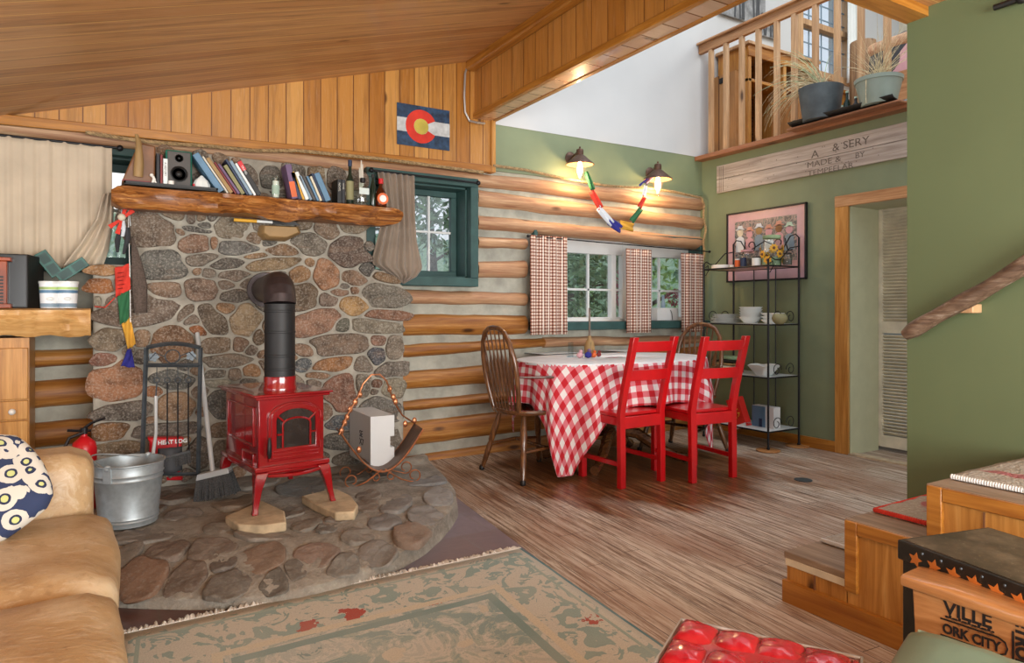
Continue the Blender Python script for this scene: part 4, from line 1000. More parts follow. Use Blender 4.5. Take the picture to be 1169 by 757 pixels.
# leaning books, first row
px_ = pxs(265); zpx_ = zpx(265)
x = sp(247.5).x
row = [(9.5,47,36,'sky_blue','wide blue book leaning leftmost in the leaning row'),(3,46,36,'paper','thin cream book leaning right of the wide blue book'),(6,44,36,'gold_brown','brown book leaning behind the cream spine'),
       (3,40,36,'dark_red','thin dark red book leaning in the first row'),(4,38,36,'purple','thin purple book leaning right of the dark red one'),(6,36,34,'olive','olive mottled book leaning in the middle of the first row'),
       (3.5,44,33,'navy','thin navy book leaning right of the olive one'),(5,42,33,'grey_blue','grey-blue book leaning in the first row'),(4,40,33,'plate_white','white-spined book leaning beside the black and red one'),(7,43,33,'black','black book with a red-topped spine leaning last in the first row')]
for wp, hp, an, cov, lb in row:
    th = radians(an)*.95; zz = ZT_ if x < sp(244).x else ZS_+.001
    b_ = bookbox('book', x, ZS_+.001, wp*px_*.80, hp*zpx_, .13, th, cov, lb, 'books leaning left on the log shelf', title=('TRAVEL', 'plate_white') if cov == 'black' else None)
    if cov == 'black': 
        R = Matrix.Translation((x, IY-.07, ZS_+.001)) @ Matrix.Rotation(-th, 4, 'Y'); MB().box((.001,-.0012,hp*zpx_*.72),(wp*px_*.8-.001,0,hp*zpx_*.98), R).build('spine_panel', 'red_plastic', b_)
    x += wp*px_*.80/cos(th)+.001
# tall glass candle
q = V((sp(313.5).x, IY-.03, ZS_)); cn = thing('glass_candle', q, 'slim printed glass candle standing alone between the two book rows', 'candle')
h = 25*zpx(313); MB().lathe([(.020,0),(.022,.004),(.022,h),(.020,h),(.019,.006),(.001,.006)], q, 20).build('glass_tube', 'jar_glass', cn)
MB().lathe([(.0185,.007),(.0185,h*.8),(.001,h*.8)], q, 16).build('wax', 'ceramic', cn); MB().lathe([(.0224,h*.2),(.0224,h*.6)], q, 16, cap=False).build('printed_label', 'leaf_pale', cn)
# second leaning row
px_ = pxs(350); zpx_ = zpx(350); x = sp(330).x
for wp, hp, an, cov, lb in ((8,38,11,'purple','pink and purple book leaning leftmost in the second row'),(5,30,16,'navy','short navy book leaning right of the pink and purple one'),(3.5,32,22,'yellow','thin yellow book leaning in the second row'),(5,32,22,'plate_white','white book leaning beside the yellow one'),
      (4,29,26,'grey_blue','grey-blue book leaning in the second row'),(4,29,26,'speaker_grey','grey book leaning in the second row'),(3.5,29,25,'sky_blue','thin light blue book leaning in the second row'),(3.5,29,24,'cream','cream book leaning beside the bright blue one'),(3,33,24,'navy','thin dark book against the bright blue book'),(8,33,24,'sky_blue','bright blue patterned book leaning last before the bottles')):
    th = radians(an); b_ = bookbox('book', x, ZS_+.001, wp*px_*.86, hp*zpx_, .12, th, cov, lb, 'books leaning left beside the bottles')
    if cov == 'purple':
        R = Matrix.Translation((x, IY-.07, ZS_+.001)) @ Matrix.Rotation(-th, 4, 'Y'); MB().box((.002,-.0012,.01),(wp*px_*.86-.002,0,hp*zpx_*.5), R).build('spine_panel', 'orange', b_)
    x += wp*px_*.86/cos(th)+.001
x = sp(383).x
for wp, hp, cov, lb in ((6,28,'black','black upright book between the leaning books and the bottles'),(4.5,28,'charcoal','dark grey upright book directly left of the tall bottle')):
    bookbox('book', x, ZS_+.001, wp*px_*.85, hp*zpx_, .12, 0, cov, lb, 'dark upright books beside the bottles', title=('NOVEL','paper'), yf=IY-.04); x += wp*px_*.85+.001
# bottles
def bottle(name, x, wpx, prof, glass, cap, capc, label, lab=None, sq=False):
    q = V((sp(x).x, IY-.045, ZS_)); px_ = pxs(x); zq = zpx(x); b_ = thing(name, q, label, 'bottle', None)
    pr = [(r*px_, z*zq) for r, z in prof]
    n = 4 if sq else 24
    if sq:
        rs = [[(q.x+(r*1.25*cos(t_)), q.y+(r*.8*sin(t_)), q.z+z) for t_ in [2*pi*k/24 for k in range(24)]] for r, z in pr]; mb = MB(); mb.rings(rs); mb.build('glass_body', glass, b_)
    else: MB().lathe(pr, q, 24).build('glass_body', glass, b_)
    z1 = prof[-1][1]; MB().lathe([(cap[0]*px_, (z1-1)*zq),(cap[0]*px_,(z1+cap[1])*zq)], q, 16).build('cap', capc, b_, bevel=.001)
    if lab: 
        r, za, zb_, m = lab; MB().lathe([(r*px_*1.02*(1.25 if sq else 1), za*zq),(r*px_*1.02*(1.25 if sq else 1), zb_*zq)], q, 24, cap=False).build('label_band', m, b_) if not sq else MB().box((q.x-r*px_, q.y-r*px_*.82-.003, q.z+za*zq),(q.x+r*px_, q.y-r*px_*.8+.001, q.z+zb_*zq)).build('label_band', m, b_)
    return b_
bottle('liquor_bottle', 397, 8, [(3.6,0),(4,.6),(4,27),(3.4,30),(1.9,34),(1.7,44)], 'dark_glass', (2.2,6), 'navy', 'tall slim bottle with a dark blue cap and striped label on the log shelf', (4,5,26,'olive'))
bottle('liquor_bottle', 411.5, 18, [(7.2,0),(7.6,.6),(7.6,17),(6.6,20),(2.6,24),(2.2,27)], 'jar_glass', (2.8,4), 'black', 'squat clear bottle with a white label and feathers stuck behind its cap', (5.5,12,19,'plate_white'), True)
b3 = bottle('liquor_bottle', 432, 14, [(5.8,0),(6.2,.6),(6.2,12),(5,17),(2.4,22),(2.1,27)], 'amber', (2.6,5), 'red_plastic', 'dark brown bottle with a round orange label at the right end of the log shelf', None)
q = V((sp(432).x, IY-.045, ZS_)); r_ = 6.2*pxs(432)
MB().cyl((q.x-.0,q.y-r_-.002,q.z+8.5*zpx(432)),(q.x,q.y-r_+.004,q.z+8.5*zpx(432)), .036, n=24).build('round_label', 'orange', b3)
MB().cyl((q.x-.0,q.y-r_-.004,q.z+8.5*zpx(432)),(q.x,q.y-r_+.004,q.z+8.5*zpx(432)), .022, n=24).build('label_centre', 'plate_white', b3)
tag(bottle('liquor_bottle', 423, 7, [(3,0),(3.2,.5),(3.2,22),(2,26),(1.3,29),(1.3,33)], 'dark_glass', (1.6,3), 'black', 'narrow dark green bottle standing between the clear and brown bottles'), None)
fq = thing('feather_bunch', (sp(413).x, IY-.0, ZS_), 'grey and white feathers standing up behind the squat clear bottle', 'feather')
mb = MB()
for dx, z, l in ((0,27,27),(1,26,22),(-1.5,27,18)):
    a = V((sp(413).x, IY+.0, ZS_)); b_ = sp(413+dx*1.5, 236-27-l)+V((0,.01,0)); mb.tube([a,b_], .0014, 4)
    n_ = 14
    for k in range(n_):
        f_ = .45+.5*k/n_; c_ = a+(b_-a)*f_
        for s_ in (-1, 1): mb.prism([c_, c_+V((s_*.010*(1.15-f_)*1.6,0,.012)), c_+V((s_*.008*(1.15-f_)*1.6,0,.022)), c_+V((0,0,.010))], (0,.0012,0))
mb.build('feathers', 'paper', fq)
# protruding rock with a yellow-handled pipe on it
rp = onY(315,264,YC-.06)
mb = MB(); P = [onY(x, y, YC) for x, y in ((294,258),(338,260),(341,268),(325,276),(300,275),(293,269))]
rs = [[(p.x, YC+.01, p.z) for p in P], [(p.x*.94+rp.x*.06, YC-.09, p.z*.9+rp.z*.1) for p in P], [(p.x*.8+rp.x*.2, YC-.125, p.z*.7+rp.z*.3) for p in P]]
mb.rings(rs).build('ledge_rock', MAT['gold_brown'], chim, bevel=.004)
z_ = onY(310,256,YC-.09).z; kn = thing('knife', (onY(300,255,YC-.08).x, YC-.08, z_), 'long knife with a yellow wooden handle resting on the jutting rock', 'knife')
a, b_, c_, d_ = [onY(x, y, YC-.09) for x, y in ((267,255),(293,256),(311,256),(343,257))]
a.z = b_.z = c_.z = z_+.012; d_.z = z_+.010
MB().tube([a,b_], .010, 10).build('handle', 'yellow', kn); MB().tube([b_,c_], .009, 10).build('bolster', 'plate_white', kn)
MB().hexa([(c_.x,c_.y-.002,z_+.001),(d_.x,c_.y-.002,z_+.004),(d_.x,c_.y+.002,z_+.004),(c_.x,c_.y+.002,z_+.001),(c_.x,c_.y-.002,z_+.022),(d_.x-.03,c_.y-.002,z_+.020),(d_.x-.03,c_.y+.002,z_+.020),(c_.x,c_.y+.002,z_+.022)]).build('blade', 'black', kn)

# ------------------------------------------------------------------ twisted ropes
def rope(name, P, r, label, parent=None, turns=None):
    P = [V(p) for p in P]; L = sum((b-a).length for a, b in zip(P, P[1:])); turns = L/(r*5.2); n = int(turns*8)
    mb = MB(); cum = [0]
    for a, b in zip(P, P[1:]): cum.append(cum[-1]+(b-a).length)
    def at(s):
        i = max(k for k in range(len(cum)-1) if cum[k] <= s+1e-9); f_ = (s-cum[i])/(cum[i+1]-cum[i]); return P[i]+(P[i+1]-P[i])*f_, (P[i+1]-P[i]).normalized()
    for st in range(3):
        pts_ = []
        for k in range(n+1):
            p, t_ = at(L*k/n*.9999); x = V((0,1,0)).cross(t_); x = (x if x.length > .1 else V((1,0,0))).normalized(); y = t_.cross(x); a = 2*pi*(k/8)+st*2*pi/3
            pts_.append(p+(x*cos(a)+y*sin(a))*r*.55)
        mb.tube(pts_, r*.55, 5)
    return tag(mb.build(name, 'rope'), label, 'rope')
rp_ = [(onY(x, y, YA-.08)) for x, y in ((563,189),(600,194),(640,203),(690,212),(740,215),(770,219),(800,226))]
rope('rope', rp_, .011, 'twisted rope laid along the top log under the green wall')
rp_ = [onY(x, y, YA-.08) for x, y in ((801,226),(804,234),(803,248),(806,262),(803,276),(804,290),(802,300))]
rope('rope', rp_, .010, 'short rope hanging down the log ends in the corner')
rp_ = [onY(x, y, YA-.10) for x, y in ((98,151),(140,158),(180,163),(240,167),(290,172),(340,172),(390,177),(440,182),(500,190),(552,197))]
rope('rope', rp_, .012, 'long rope strung just below the plank wall trim above the chimney')
# flag picture
YF = YA-.05-.006
P = [onY(x, y, YF) for x, y in ((453,116.5),(513,127),(513,171),(453,166))]
fl = thing('flag_plaque', P[3], 'weathered blue, white, red and yellow metal flag plaque on the plank wall', 'sign')
fx0, fx1 = P[0].x, P[1].x; z1, z0 = (P[0].z+P[1].z)/2, (P[2].z+P[3].z)/2; t = (z1-z0)/3
plain('flag_navy', '27415e', .5, var=.35, scale=22)
plain('flag_pale', 'c3c6c6', .5, var=.12, scale=22)
MB().box((fx0,YF-.004,z0),(fx1,YF,z1)).build('panel', 'flag_navy', fl, bevel=.001)
MB().box((fx0,YF-.005,z0+t),(fx1,YF-.003,z0+2*t)).build('stripe', 'flag_pale', fl)
cxx, czz, R1, R2 = fx0+(fx1-fx0)*.45, (z0+z1)/2, t*1.22, t*.58
mb = MB(); a0 = radians(26); o_ = [(cxx+R1*cos(a), YF-.006, czz+R1*sin(a)) for a in [a0+(2*pi-2*a0)*k/30 for k in range(31)]]; i_ = [(cxx+R2*cos(a), YF-.006, czz+R2*sin(a)) for a in [a0+(2*pi-2*a0)*k/30 for k in range(31)]]
for k in range(30): mb.hexa([o_[k],o_[k+1],i_[k+1],i_[k]]+[tuple(V(q)+V((0,.002,0))) for q in (o_[k],o_[k+1],i_[k+1],i_[k])])
mb.build('letter_c', 'flag_red', fl)
plain('flag_gold', 'c2b04a', .5, var=.1); MB().cyl((cxx,YF-.0065,czz),(cxx,YF-.003,czz), R2*.98, n=30).build('disc', 'flag_gold', fl)
# conduit
cy_ = YA-.10
P = [onX(x, y, XL-.03) for x, y in ((650,0),(620,20),(590,42),(565,57))]+[onX(545,68,XL-.035), onX(534,74,XL-.05), onY(531,84,YA-.07), onY(530,110,YA-.07), onY(531,128,YA-.07), onY(536,138,YA-.07), onX(545,140,XL-.02), onY(553,141,YA-.09)]
tag(MB().tube(P, .008, 8).build('conduit', 'conduit'), 'thin grey metal conduit bending down the planked beam to the wall', 'conduit')

# ------------------------------------------------------------------ left window curtain and things on the ledge
def rod(name, p, q, label, r=.007):
    t_ = thing(name, p, label, 'curtain rod'); MB().cyl(p, q, r, n=10).build('pole', 'black_iron', t_)
    for e in (p, q): MB().sphere(e, r*2.6, 10).build('finial', 'black_iron', t_)
    return t_
CYL = YA-.14
zt1 = onY(70,162,CYL).z
rod('curtain_rod', V((-1.35,CYL,zt1+.005)), V((onY(137,165,CYL).x,CYL,zt1-.0)), 'black curtain rod over the left window')
cA, cB = onY(-40,200,CYL).x, onY(128,200,CYL).x
zb1 = onY(60,304,CYL).z; ze1 = onY(122,235,CYL).z
def botL(u):
    x = -40+168*u
    y = 306 if x < 72 else 306-(x-72)*(66/50)
    return onY(min(x,128), y, CYL).z
def tanc(u, v): return u
tag(curtain('window_curtain', ((cA,CYL),(cB,CYL)), zt1, zb1, 'curtain_tan', .010, 8, 130, 20, bot=botL), 'broad tan fabric curtain covering the left window', 'curtain')
# the tied-back tail
CY2 = CYL-.07
mb = MB()
def tail(u, v):
    # v 0 top .. 1 bottom; edges in px
    L_ = [(118,222),(110,250),(92,278),(73,303)]; R_ = [(130,218),(129,255),(124,285),(117,306)]
    def ev(Q, s): i = min(2, int(s*3)); f_ = s*3-i; return (Q[i][0]+(Q[i+1][0]-Q[i][0])*f_, Q[i][1]+(Q[i+1][1]-Q[i][1])*f_)
    a, b = ev(L_, v), ev(R_, v); x, y = a[0]+(b[0]-a[0])*u, a[1]+(b[1]-a[1])*u
    p = onY(x, y, CY2); return p+V((0, -.018*sin(u*2*pi*2.5+v*2), 0))
mb.grid(tail, 24, 18); tag(mb.build('curtain_tail', 'curtain_tan', solid=.004), 'gathered tan curtain end pulled aside above the mantel ledge', 'curtain')
# black speaker cabinet on the ledge
BY0 = MY+.06
a, b = onY(-40,320,BY0), onY(32,320,BY0); zt = onY(20,290,BY0).z
d2 = onY(50,320,BY0+.25)
bk_ = thing('speaker_cabinet', (b.x-.15,BY0,MZ), 'large black boxy speaker cabinet at the left edge of the ledge', 'speaker')
mb = MB(); mb.prism([(a.x,BY0,MZ),(b.x,BY0,MZ),(d2.x,BY0+.25,MZ),(a.x,BY0+.25,MZ)], (0,0,zt-MZ)); mb.build('case', 'black', bk_, bevel=.004)
MB().box((a.x+.01,BY0-.006,MZ+.01),(b.x-.008,BY0+.002,zt-.01)).build('front_panel', 'black_gloss', bk_)
# orange mantel clock in front of it
Yk = MY+.0; 
ck = thing('mantel_clock', (onY(4,350,Yk).x,Yk,MZ), 'reddish wooden mantel clock, cut by the left edge of the picture', 'clock')
a, b, c = onY(-16,350,Yk), onY(8,350,Yk), onY(13,350,Yk); zt = onY(5,298,Yk).z
MB().box((a.x,Yk,MZ+.02),(b.x,Yk+.05,zt)).build('case', 'orange_wood', ck, bevel=.003)
mb = MB(); mb.box((a.x-.01,Yk-.012,MZ),(c.x,Yk+.055,MZ+.022)); mb.box((a.x-.01,Yk-.012,zt),(c.x,Yk+.055,zt+.018)); mb.build('moulding', 'orange_wood', ck, bevel=.003)
mb = MB(); q = onY(1.5,332,Yk-.004)
for k in range(9): mb.box((q.x-.008,Yk-.004,q.z-.065+k*.016),(q.x+.008,Yk,q.z-.056+k*.016))
mb.build('dark_inlay', 'black', ck)
# yogurt tubs
def tub(x, hx, label):
    q = onY(x, 350, MY+.09); q.z = MZ+.002; u = abs(onY(x+.5,340,MY+.09).x-onY(x-.5,340,MY+.09).x)
    t_ = thing('yogurt_tub', q, label, 'tub', 'white tubs on the ledge'); h = 29*(onY(x,340,MY+.09).z-onY(x,341,MY+.09).z)
    r1, r2 = 11.2*u*.98, 13*u*.98
    MB().lathe([(r1,0),(r2,h),(r2,h+.002)], q, 28).build('cup', 'tub_white', t_)
    MB().lathe([(r2+.002,h-.006),(r2+.002,h+.006),(.001,h+.007)], q, 28).build('lid', 'plate_white', t_, bevel=.001)
    f_ = lambda z: r1+(r2-r1)*z/h+.0006
    MB().lathe([(f_(h*.72),h*.72),(f_(h*.82),h*.82)], q, 28, cap=False).build('green_band', 'leaf_light', t_)
    MB().lathe([(f_(h*.58),h*.58),(f_(h*.70),h*.70)], q, 28, cap=False).build('blue_band', 'sky_blue', t_)
    MB().lathe([(f_(0.004),.004),(f_(h*.18),h*.18)], q, 28, cap=False).build('pale_blue_band', 'grey_blue', t_)
    d_ = (V((0,0,0))-q).xy.to_3d().normalized(); c_ = q+d_*(f_(h*.35)+.001)+V((0,0,h*.35)); s_ = d_.cross(V((0,0,1)))*-1
    MB().sphere(c_, .016, 12, (1,.35,.6)).build('cup_picture', 'plate_white', t_)
    return t_
tub(77, 13, 'white yogurt tub with green and blue print beside the end of the ledge')
tub(57, 13, 'white yogurt tub half hidden behind the black speaker cabinet')
for (p0_, p1_, w_, lb) in (((45,288),(66,314),13,'dark teal plate leaning left behind the yogurt tubs'), ((98,298),(66,318),12,'dark teal plate leaning right behind the yogurt tubs')):
    Yp = MY+.24; a, b = onY(*p0_, Yp), onY(*p1_, Yp); d_ = (b-a); L_ = d_.length; d_.normalize(); n_ = V((-d_.z,0,d_.x)); w = w_*.0048
    t_ = thing('teal_plate', b, lb, 'plate'); 
    if n_.z < 0: n_ = -n_
    P = [a-n_*w/2, b-n_*w/2, b+n_*w/2, a+n_*w/2]; MB().prism([tuple(p) for p in P], (0,.01,0)).build('board', 'teal_plate', t_, bevel=.002)
    mb = MB(); 
    for s0, s1 in ((.08,.45),(.55,.92)): mb.prism([tuple(a+d_*L_*s+n_*w*o+V((0,-.002,0))) for s, o in ((s0,-.33),(s1,-.33),(s1,.33),(s0,.33))], (0,.002,0))
    mb.build('inset', 'teal_paint', t_)
# ------------------------------------------------------------------ things hung at the chimney's left edge
HYY = YC-.05
pf = thing('prayer_flags', onY(142,420,HYY), 'string of red, green, yellow and blue prayer flags hanging at the left of the chimney', 'flags')
def cloth4(name, q, mat, par, Y=HYY, amp=.008):
    q = [onY(x, y, Y) for x, y in q]
    mb = MB(); mb.grid(lambda u, v: (q[0]*(1-u)+q[1]*u)*(1-v)+(q[3]*(1-u)+q[2]*u)*v+V((0,amp*sin(u*7+v*5),amp*.4*sin(u*9))), 10, 10); return mb.build(name, mat, par, solid=.0015)
f1 = cloth4('red_flag', ((131,306),(148,301),(149,331),(132,340)), 'flag_red', pf)
cloth4('green_flag', ((134,336),(148,332),(147,366),(137,371)), 'flag_green', pf); cloth4('yellow_flag', ((139,370),(149,362),(155,393),(146,399)), 'flag_yellow', pf); cloth4('blue_flag', ((146,398),(150,399),(154,420),(138,418)), 'flag_blue', pf)
mb = MB(); 
for k in range(5):
    a = onY(134,312+k*4.5,HYY-.012); mb.tube([a, a+V((.03+.008*sin(k*3),0,.006))], .0016, 4)
mb.build('printed_lines', 'dark_red', f1)
MB().tube([onY(146,232,HYY), onY(148,300,HYY), onY(149,368,HYY)], .002, 5).build('cord', 'conduit', pf)
MB().tube([onY(131,340,HYY), onY(120,351,HYY), onY(108,350,HYY-.02)], .003, 5).build('ribbon', 'flag_red', pf)
dl = thing('doll_bundle', onY(140,290,HYY-.03), 'hanging bundle of a small doll with red ribbons and grey gloves under the shelf end', 'hanging ornament')
HB = HYY-.03; D = lambda x, y, d=0: onY(x, y, HB-d)
MB().sphere(D(139,248,.02), .020, 14).build('doll_head', 'cream', dl)
mb = MB()
for q in ((125,259),(134,267),(152,240),(144,234)): 
    a, b = D(139,250,.02), D(*q,.03); s_ = (b-a).cross(V((0,1,0))).normalized()*.012; mb.prism([a-s_*.4, b-s_, b+s_, a+s_*.4], (0,.004,0))
mb.build('red_ribbons', 'flag_red', dl)
MB().tube([D(139,250), D(140,262), D(139,270)], [.014,.018,.012], 8).build('doll_body', 'flag_white', dl)
for q, n_ in (([(137,262),(134,275),(134,288)], 'glove'), ([(146,260),(146,272),(141,290)], 'glove')):
    MB().tube([D(x, y, .0) for x, y in q], [.022,.028,.014], 8, flat=.5).build(n_, 'charcoal', dl)
mb = MB(); mb.tube([D(144,225,0), D(143,245,0)], .004, 6); mb.tube([D(146,225,0), D(149,258,0)], .003, 6); mb.tube([D(141,225,0), D(136,262,0)], .003, 6); mb.build('hanging_strings', 'handle_grey', dl)
nb = thing('net_bag', onY(158,358,YC-.045), 'brown mesh bag hanging flat against the stones beside the prayer flags', 'bag')
mb = MB(); Lq = [(150,270),(150,290),(151,330),(153,357)]; Rq = [(152,270),(162,300),(168,325),(168,357)]
mb.grid(lambda u, v: (lambda i, f_: (onY(Lq[i][0]+(Lq[i+1][0]-Lq[i][0])*f_, Lq[i][1]+(Lq[i+1][1]-Lq[i][1])*f_, YC-.05)*(1-u)+onY(Rq[i][0]+(Rq[i+1][0]-Rq[i][0])*f_, Rq[i][1]+(Rq[i+1][1]-Rq[i][1])*f_, YC-.05)*u)+V((0,-.02*sin(pi*u)*v,0)))(min(2,int(v*3)), v*3-min(2,int(v*3))), 10, 18)
mb.build('netting', 'mesh_brown', nb, solid=.003)

# ------------------------------------------------------------------ taupe curtain at the small window
CY3 = YA-.16; K = lambda x, y: onY(x, y, CY3)
rod('curtain_rod', V((K(424,190).x,CY3,K(440,196).z)), V((K(546,206).x,CY3,K(546,209).z)), 'black curtain rod over the small window')
Lc = [(431,196),(436,225),(437,250),(424,300),(444,313),(458,322)]; Rc = [(473,201),(474,250),(476,275),(483,306),(476,316),(461,324)]
def tc_(u, v):
    i = min(4, int(v*5)); f_ = v*5-i
    a = (Lc[i][0]+(Lc[i+1][0]-Lc[i][0])*f_, Lc[i][1]+(Lc[i+1][1]-Lc[i][1])*f_); b = (Rc[i][0]+(Rc[i+1][0]-Rc[i][0])*f_, Rc[i][1]+(Rc[i+1][1]-Rc[i][1])*f_)
    p = K(a[0]+(b[0]-a[0])*u, a[1]+(b[1]-a[1])*u); pin = .5+.5*abs(v-.45)
    return p+V((0, .016*sin(u*2*pi*6+1.5*v)*(.7+.3*sin(u*13)), 0))
mb = MB(); mb.grid(tc_, 80, 24); tag(mb.build('window_curtain', 'curtain_taupe', solid=.003), 'taupe curtain gathered into a knot at the left of the small window', 'curtain')

# ------------------------------------------------------------------ sofa
t = NT('leather'); v = t.tc(); n1 = t.noise(v, 4, 5, .6, .6); n2 = t.noise(v, 30, 5, .7, .4); n3 = t.noise(t.map((1,3,1)), 14, 4, .7, 1.5)
c = t.ramp(n1, [(.3, 'a1815c'), (.5, 'b89a72'), (.7, 'ccb797')]); c = t.mix(t.ramp(n3, [(.52, 0.0), (.66, .35)]), c, 'dccdb6'); c = t.mix(t.ramp(n2, [(.3, .35), (.45, 0.0)]), c, '84633f')
t.set(color=c, rough=.42); t.bump(t.math('ADD', n3, t.math('MULTIPLY', n2, .6)), .25, .01)
sofa = thing('leather_sofa', (-.5,1.6,0), 'worn tan leather sofa with loose seat cushions along the left edge', 'sofa')
def soft(mb, a, b, r=.05, puff=.02, n=12, cen=None):
    """pillowy box"""
    x0, y0, z0 = a; x1, y1, z1 = b; c = V(((x0+x1)/2,(y0+y1)/2,(z0+z1)/2)); h = V(((x1-x0)/2,(y1-y0)/2,(z1-z0)/2))
    bm2 = bmesh.new(); bmesh.ops.create_cube(bm2, size=2); bmesh.ops.subdivide_edges(bm2, edges=bm2.edges[:], cuts=n, use_grid_fill=True)
    mp = {}
    for v_ in bm2.verts:
        p = v_.co.copy(); q = V((p.x*h.x, p.y*h.y, p.z*h.z)); inner = V([max(-(h[i]-r), min(h[i]-r, q[i])) for i in range(3)]); d = q-inner
        if d.length > 1e-6: q = inner+d.normalized()*r*min(1, max(abs(d[i]) for i in range(3))/r) if False else inner+d.normalized()*r
        f_ = (1-p.x**2)*(1-p.y**2); q.z += puff*f_*(1 if p.z > 0 else -.2)*abs(p.z); q.x += puff*(1-p.y**2)*(1-p.z**2)*p.x*.7; q.y += puff*(1-p.x**2)*(1-p.z**2)*p.y*.3
        w = mnoise.fractal((q+c)*5, .8, 2, 3); q += V((w*.004, w*.004, w*.006)); mp[v_.index] = mb.bm.verts.new(q+c)
    for f in bm2.faces: mb.face([mp[v_.index] for v_ in f.verts])
    bm2.free(); return mb
AY = 2.62
soft(MB(), (-.98,AY-.02,.28),(-.035,AY+.235,.632), .075, .0).build('arm', 'leather', sofa, sharp=80)
MB().box((-.96,AY-.0,.05),(-.05,AY+.21,.36)).build('arm_base', 'leather', sofa, bevel=.02)
y = AY-.01
for i in range(3):
    cu = soft(MB(), (-.80,y-.715,.27),(.02+(.0 if i == 0 else .005),y,.448), .06, .022).build('seat_cushion', 'leather', sofa, sharp=80)
    y -= .725
MB().box((-.95,y,.06),(-.03,AY,.30)).build('base', 'leather', sofa, bevel=.02)
soft(MB(), (-1.12,y-.2,.1),(-.82,AY+.235,.86), .09, .0).build('backrest', 'leather', sofa, sharp=80)
soft(MB(), (-.98,y-.24,.28),(-.035,y-.0,.632), .075, .0).build('arm', 'leather', sofa, sharp=80)
for yy in (AY+.1, y-.1):
    for xx in (-.1,-.9): MB().cyl((xx,yy,.0),(xx,yy,.07),.025,.03).build('foot', 'oak', sofa)
t = NT('pillow_print'); v = t.tc(); vo = t.n('ShaderNodeTexVoronoi', {'Vector': v, 'Scale': 20.0}); d = vo.outputs[0]; n = t.noise(v, 30, 3)
c = t.ramp(t.math('ADD', d, t.math('MULTIPLY', n, .25)), [(0, 'c4cc8a'), (.28, 'b9c07c'), (.30, '26304e'), (.40, '2d3a5c'), (.42, 'cfcdc4'), (.72, 'cfcdc4'), (.74, '2d3a5c')], 'CONSTANT'); t.set(color=c, rough=.9)
pc_ = onY(3,590,2.42)
mb = MB(); soft(mb, (-.14,-.14,-.045),(.14,.14,.045), .042, .035, 10)
o = mb.build('throw_pillow', 'pillow_print', M=Matrix.Translation((-.30,2.40,.575)) @ Matrix.Rotation(radians(-25), 4, 'Z') @ Matrix.Rotation(radians(58), 4, 'X') @ Matrix.Rotation(radians(40), 4, 'Z'), sharp=80)
tag(o, 'navy, lime and white floral throw pillow lying on the leather sofa', 'pillow')

# ------------------------------------------------------------------ rug
t = NT('rug_wool'); uv = t.n('ShaderNodeUVMap').outputs[0]; s = t.sep(uv)
n = t.noise(uv, 6, 4, .7, 1.2); nf = t.noise(uv, 160, 3, .8); vo = t.n('ShaderNodeTexVoronoi', {'Vector': uv, 'Scale': 5.0}); vd = t.math('ADD', vo.outputs[0], t.math('MULTIPLY', t.math('SUBTRACT', t.noise(uv, 14, 3), .5), .5))
field = t.ramp(n, [(.36, '8da3a1'), (.44, 'a9b4ab'), (.5, 'cac8be'), (.56, 'b6bbb4'), (.64, '7f9797')], 'CONSTANT')
field = t.mix(t.ramp(vd, [(.0, 1.0), (.17, 1.0), (.19, 0.0)], 'CONSTANT'), field, 'cdc5b2')
vo2 = t.n('ShaderNodeTexVoronoi', {'Vector': uv, 'Scale': 3.1}); v2 = t.math('ADD', vo2.outputs[0], t.math('MULTIPLY', t.math('SUBTRACT', t.noise(uv, 22, 3), .5), .45))
redm = t.ramp(v2, [(.0, 1.0), (.12, 1.0), (.14, 0.0)], 'CONSTANT')
border = t.ramp(t.noise(uv, 9, 3, .6, 1.5), [(.38, '8fa6a0'), (.46, 'cbc6b8'), (.6, 'cbc6b8'), (.64, '8ca29b')], 'CONSTANT'); border = t.mix(redm, border, 'b0483a')
RUGL, RUGW = 3.2, 1.75
eu = t.math('MINIMUM', s[0], t.math('SUBTRACT', RUGW, s[0])); ev = t.math('MINIMUM', s[1], t.math('SUBTRACT', RUGL, s[1])); e = t.math('MINIMUM', eu, ev)
c = t.mix(t.math('GREATER_THAN', e, .34), border, field)
for a, b, cc in ((.0,.035,'c8c2b2'),(.30,.335,'d3c8b0'),(.36,.40,'7f9a97'),(.06,.075,'9aaca2')):
    m = t.math('MULTIPLY', t.math('GREATER_THAN', e, a), t.math('LESS_THAN', e, b)); c = t.mix(m, c, cc)
edge = t.math('LESS_THAN', eu, .012); c = t.mix(edge, c, '4c7f86')
c = t.mix(t.ramp(nf, [(.35, .35), (.6, 0.0)]), c, '7f7d76'); c = t.mix(t.ramp(t.noise(uv, 2.5, 3), [(.4, 0.0), (.7, .35)]), c, 'c6c1b4')
t.set(color=c, rough=.95); t.bump(nf, .5, .004)
A0, A1, A2 = onZ(595,627,.008), onZ(135,727,.008), onZ(760,741,.008)
eu_ = (A1-A0); ev_ = (A2-A0).normalized()
rug = thing('patterned_rug', A0, 'faded teal and beige patterned rug with white fringe and red flowers', 'rug')
W__ = eu_.length; L__ = RUGL
def rg(u, v):
    p = A0+eu_*u+ev_*(L__*v); return V((p.x,p.y,.010+.003*mnoise.noise(V((p.x*4,p.y*4,0)))))
mb = MB(); mb.grid(rg, 30, 50, lambda u, v: (u*RUGW, v*L__)); mb.build('pile', 'rug_wool', rug, solid=.008)
mb = MB(); random.seed(3)
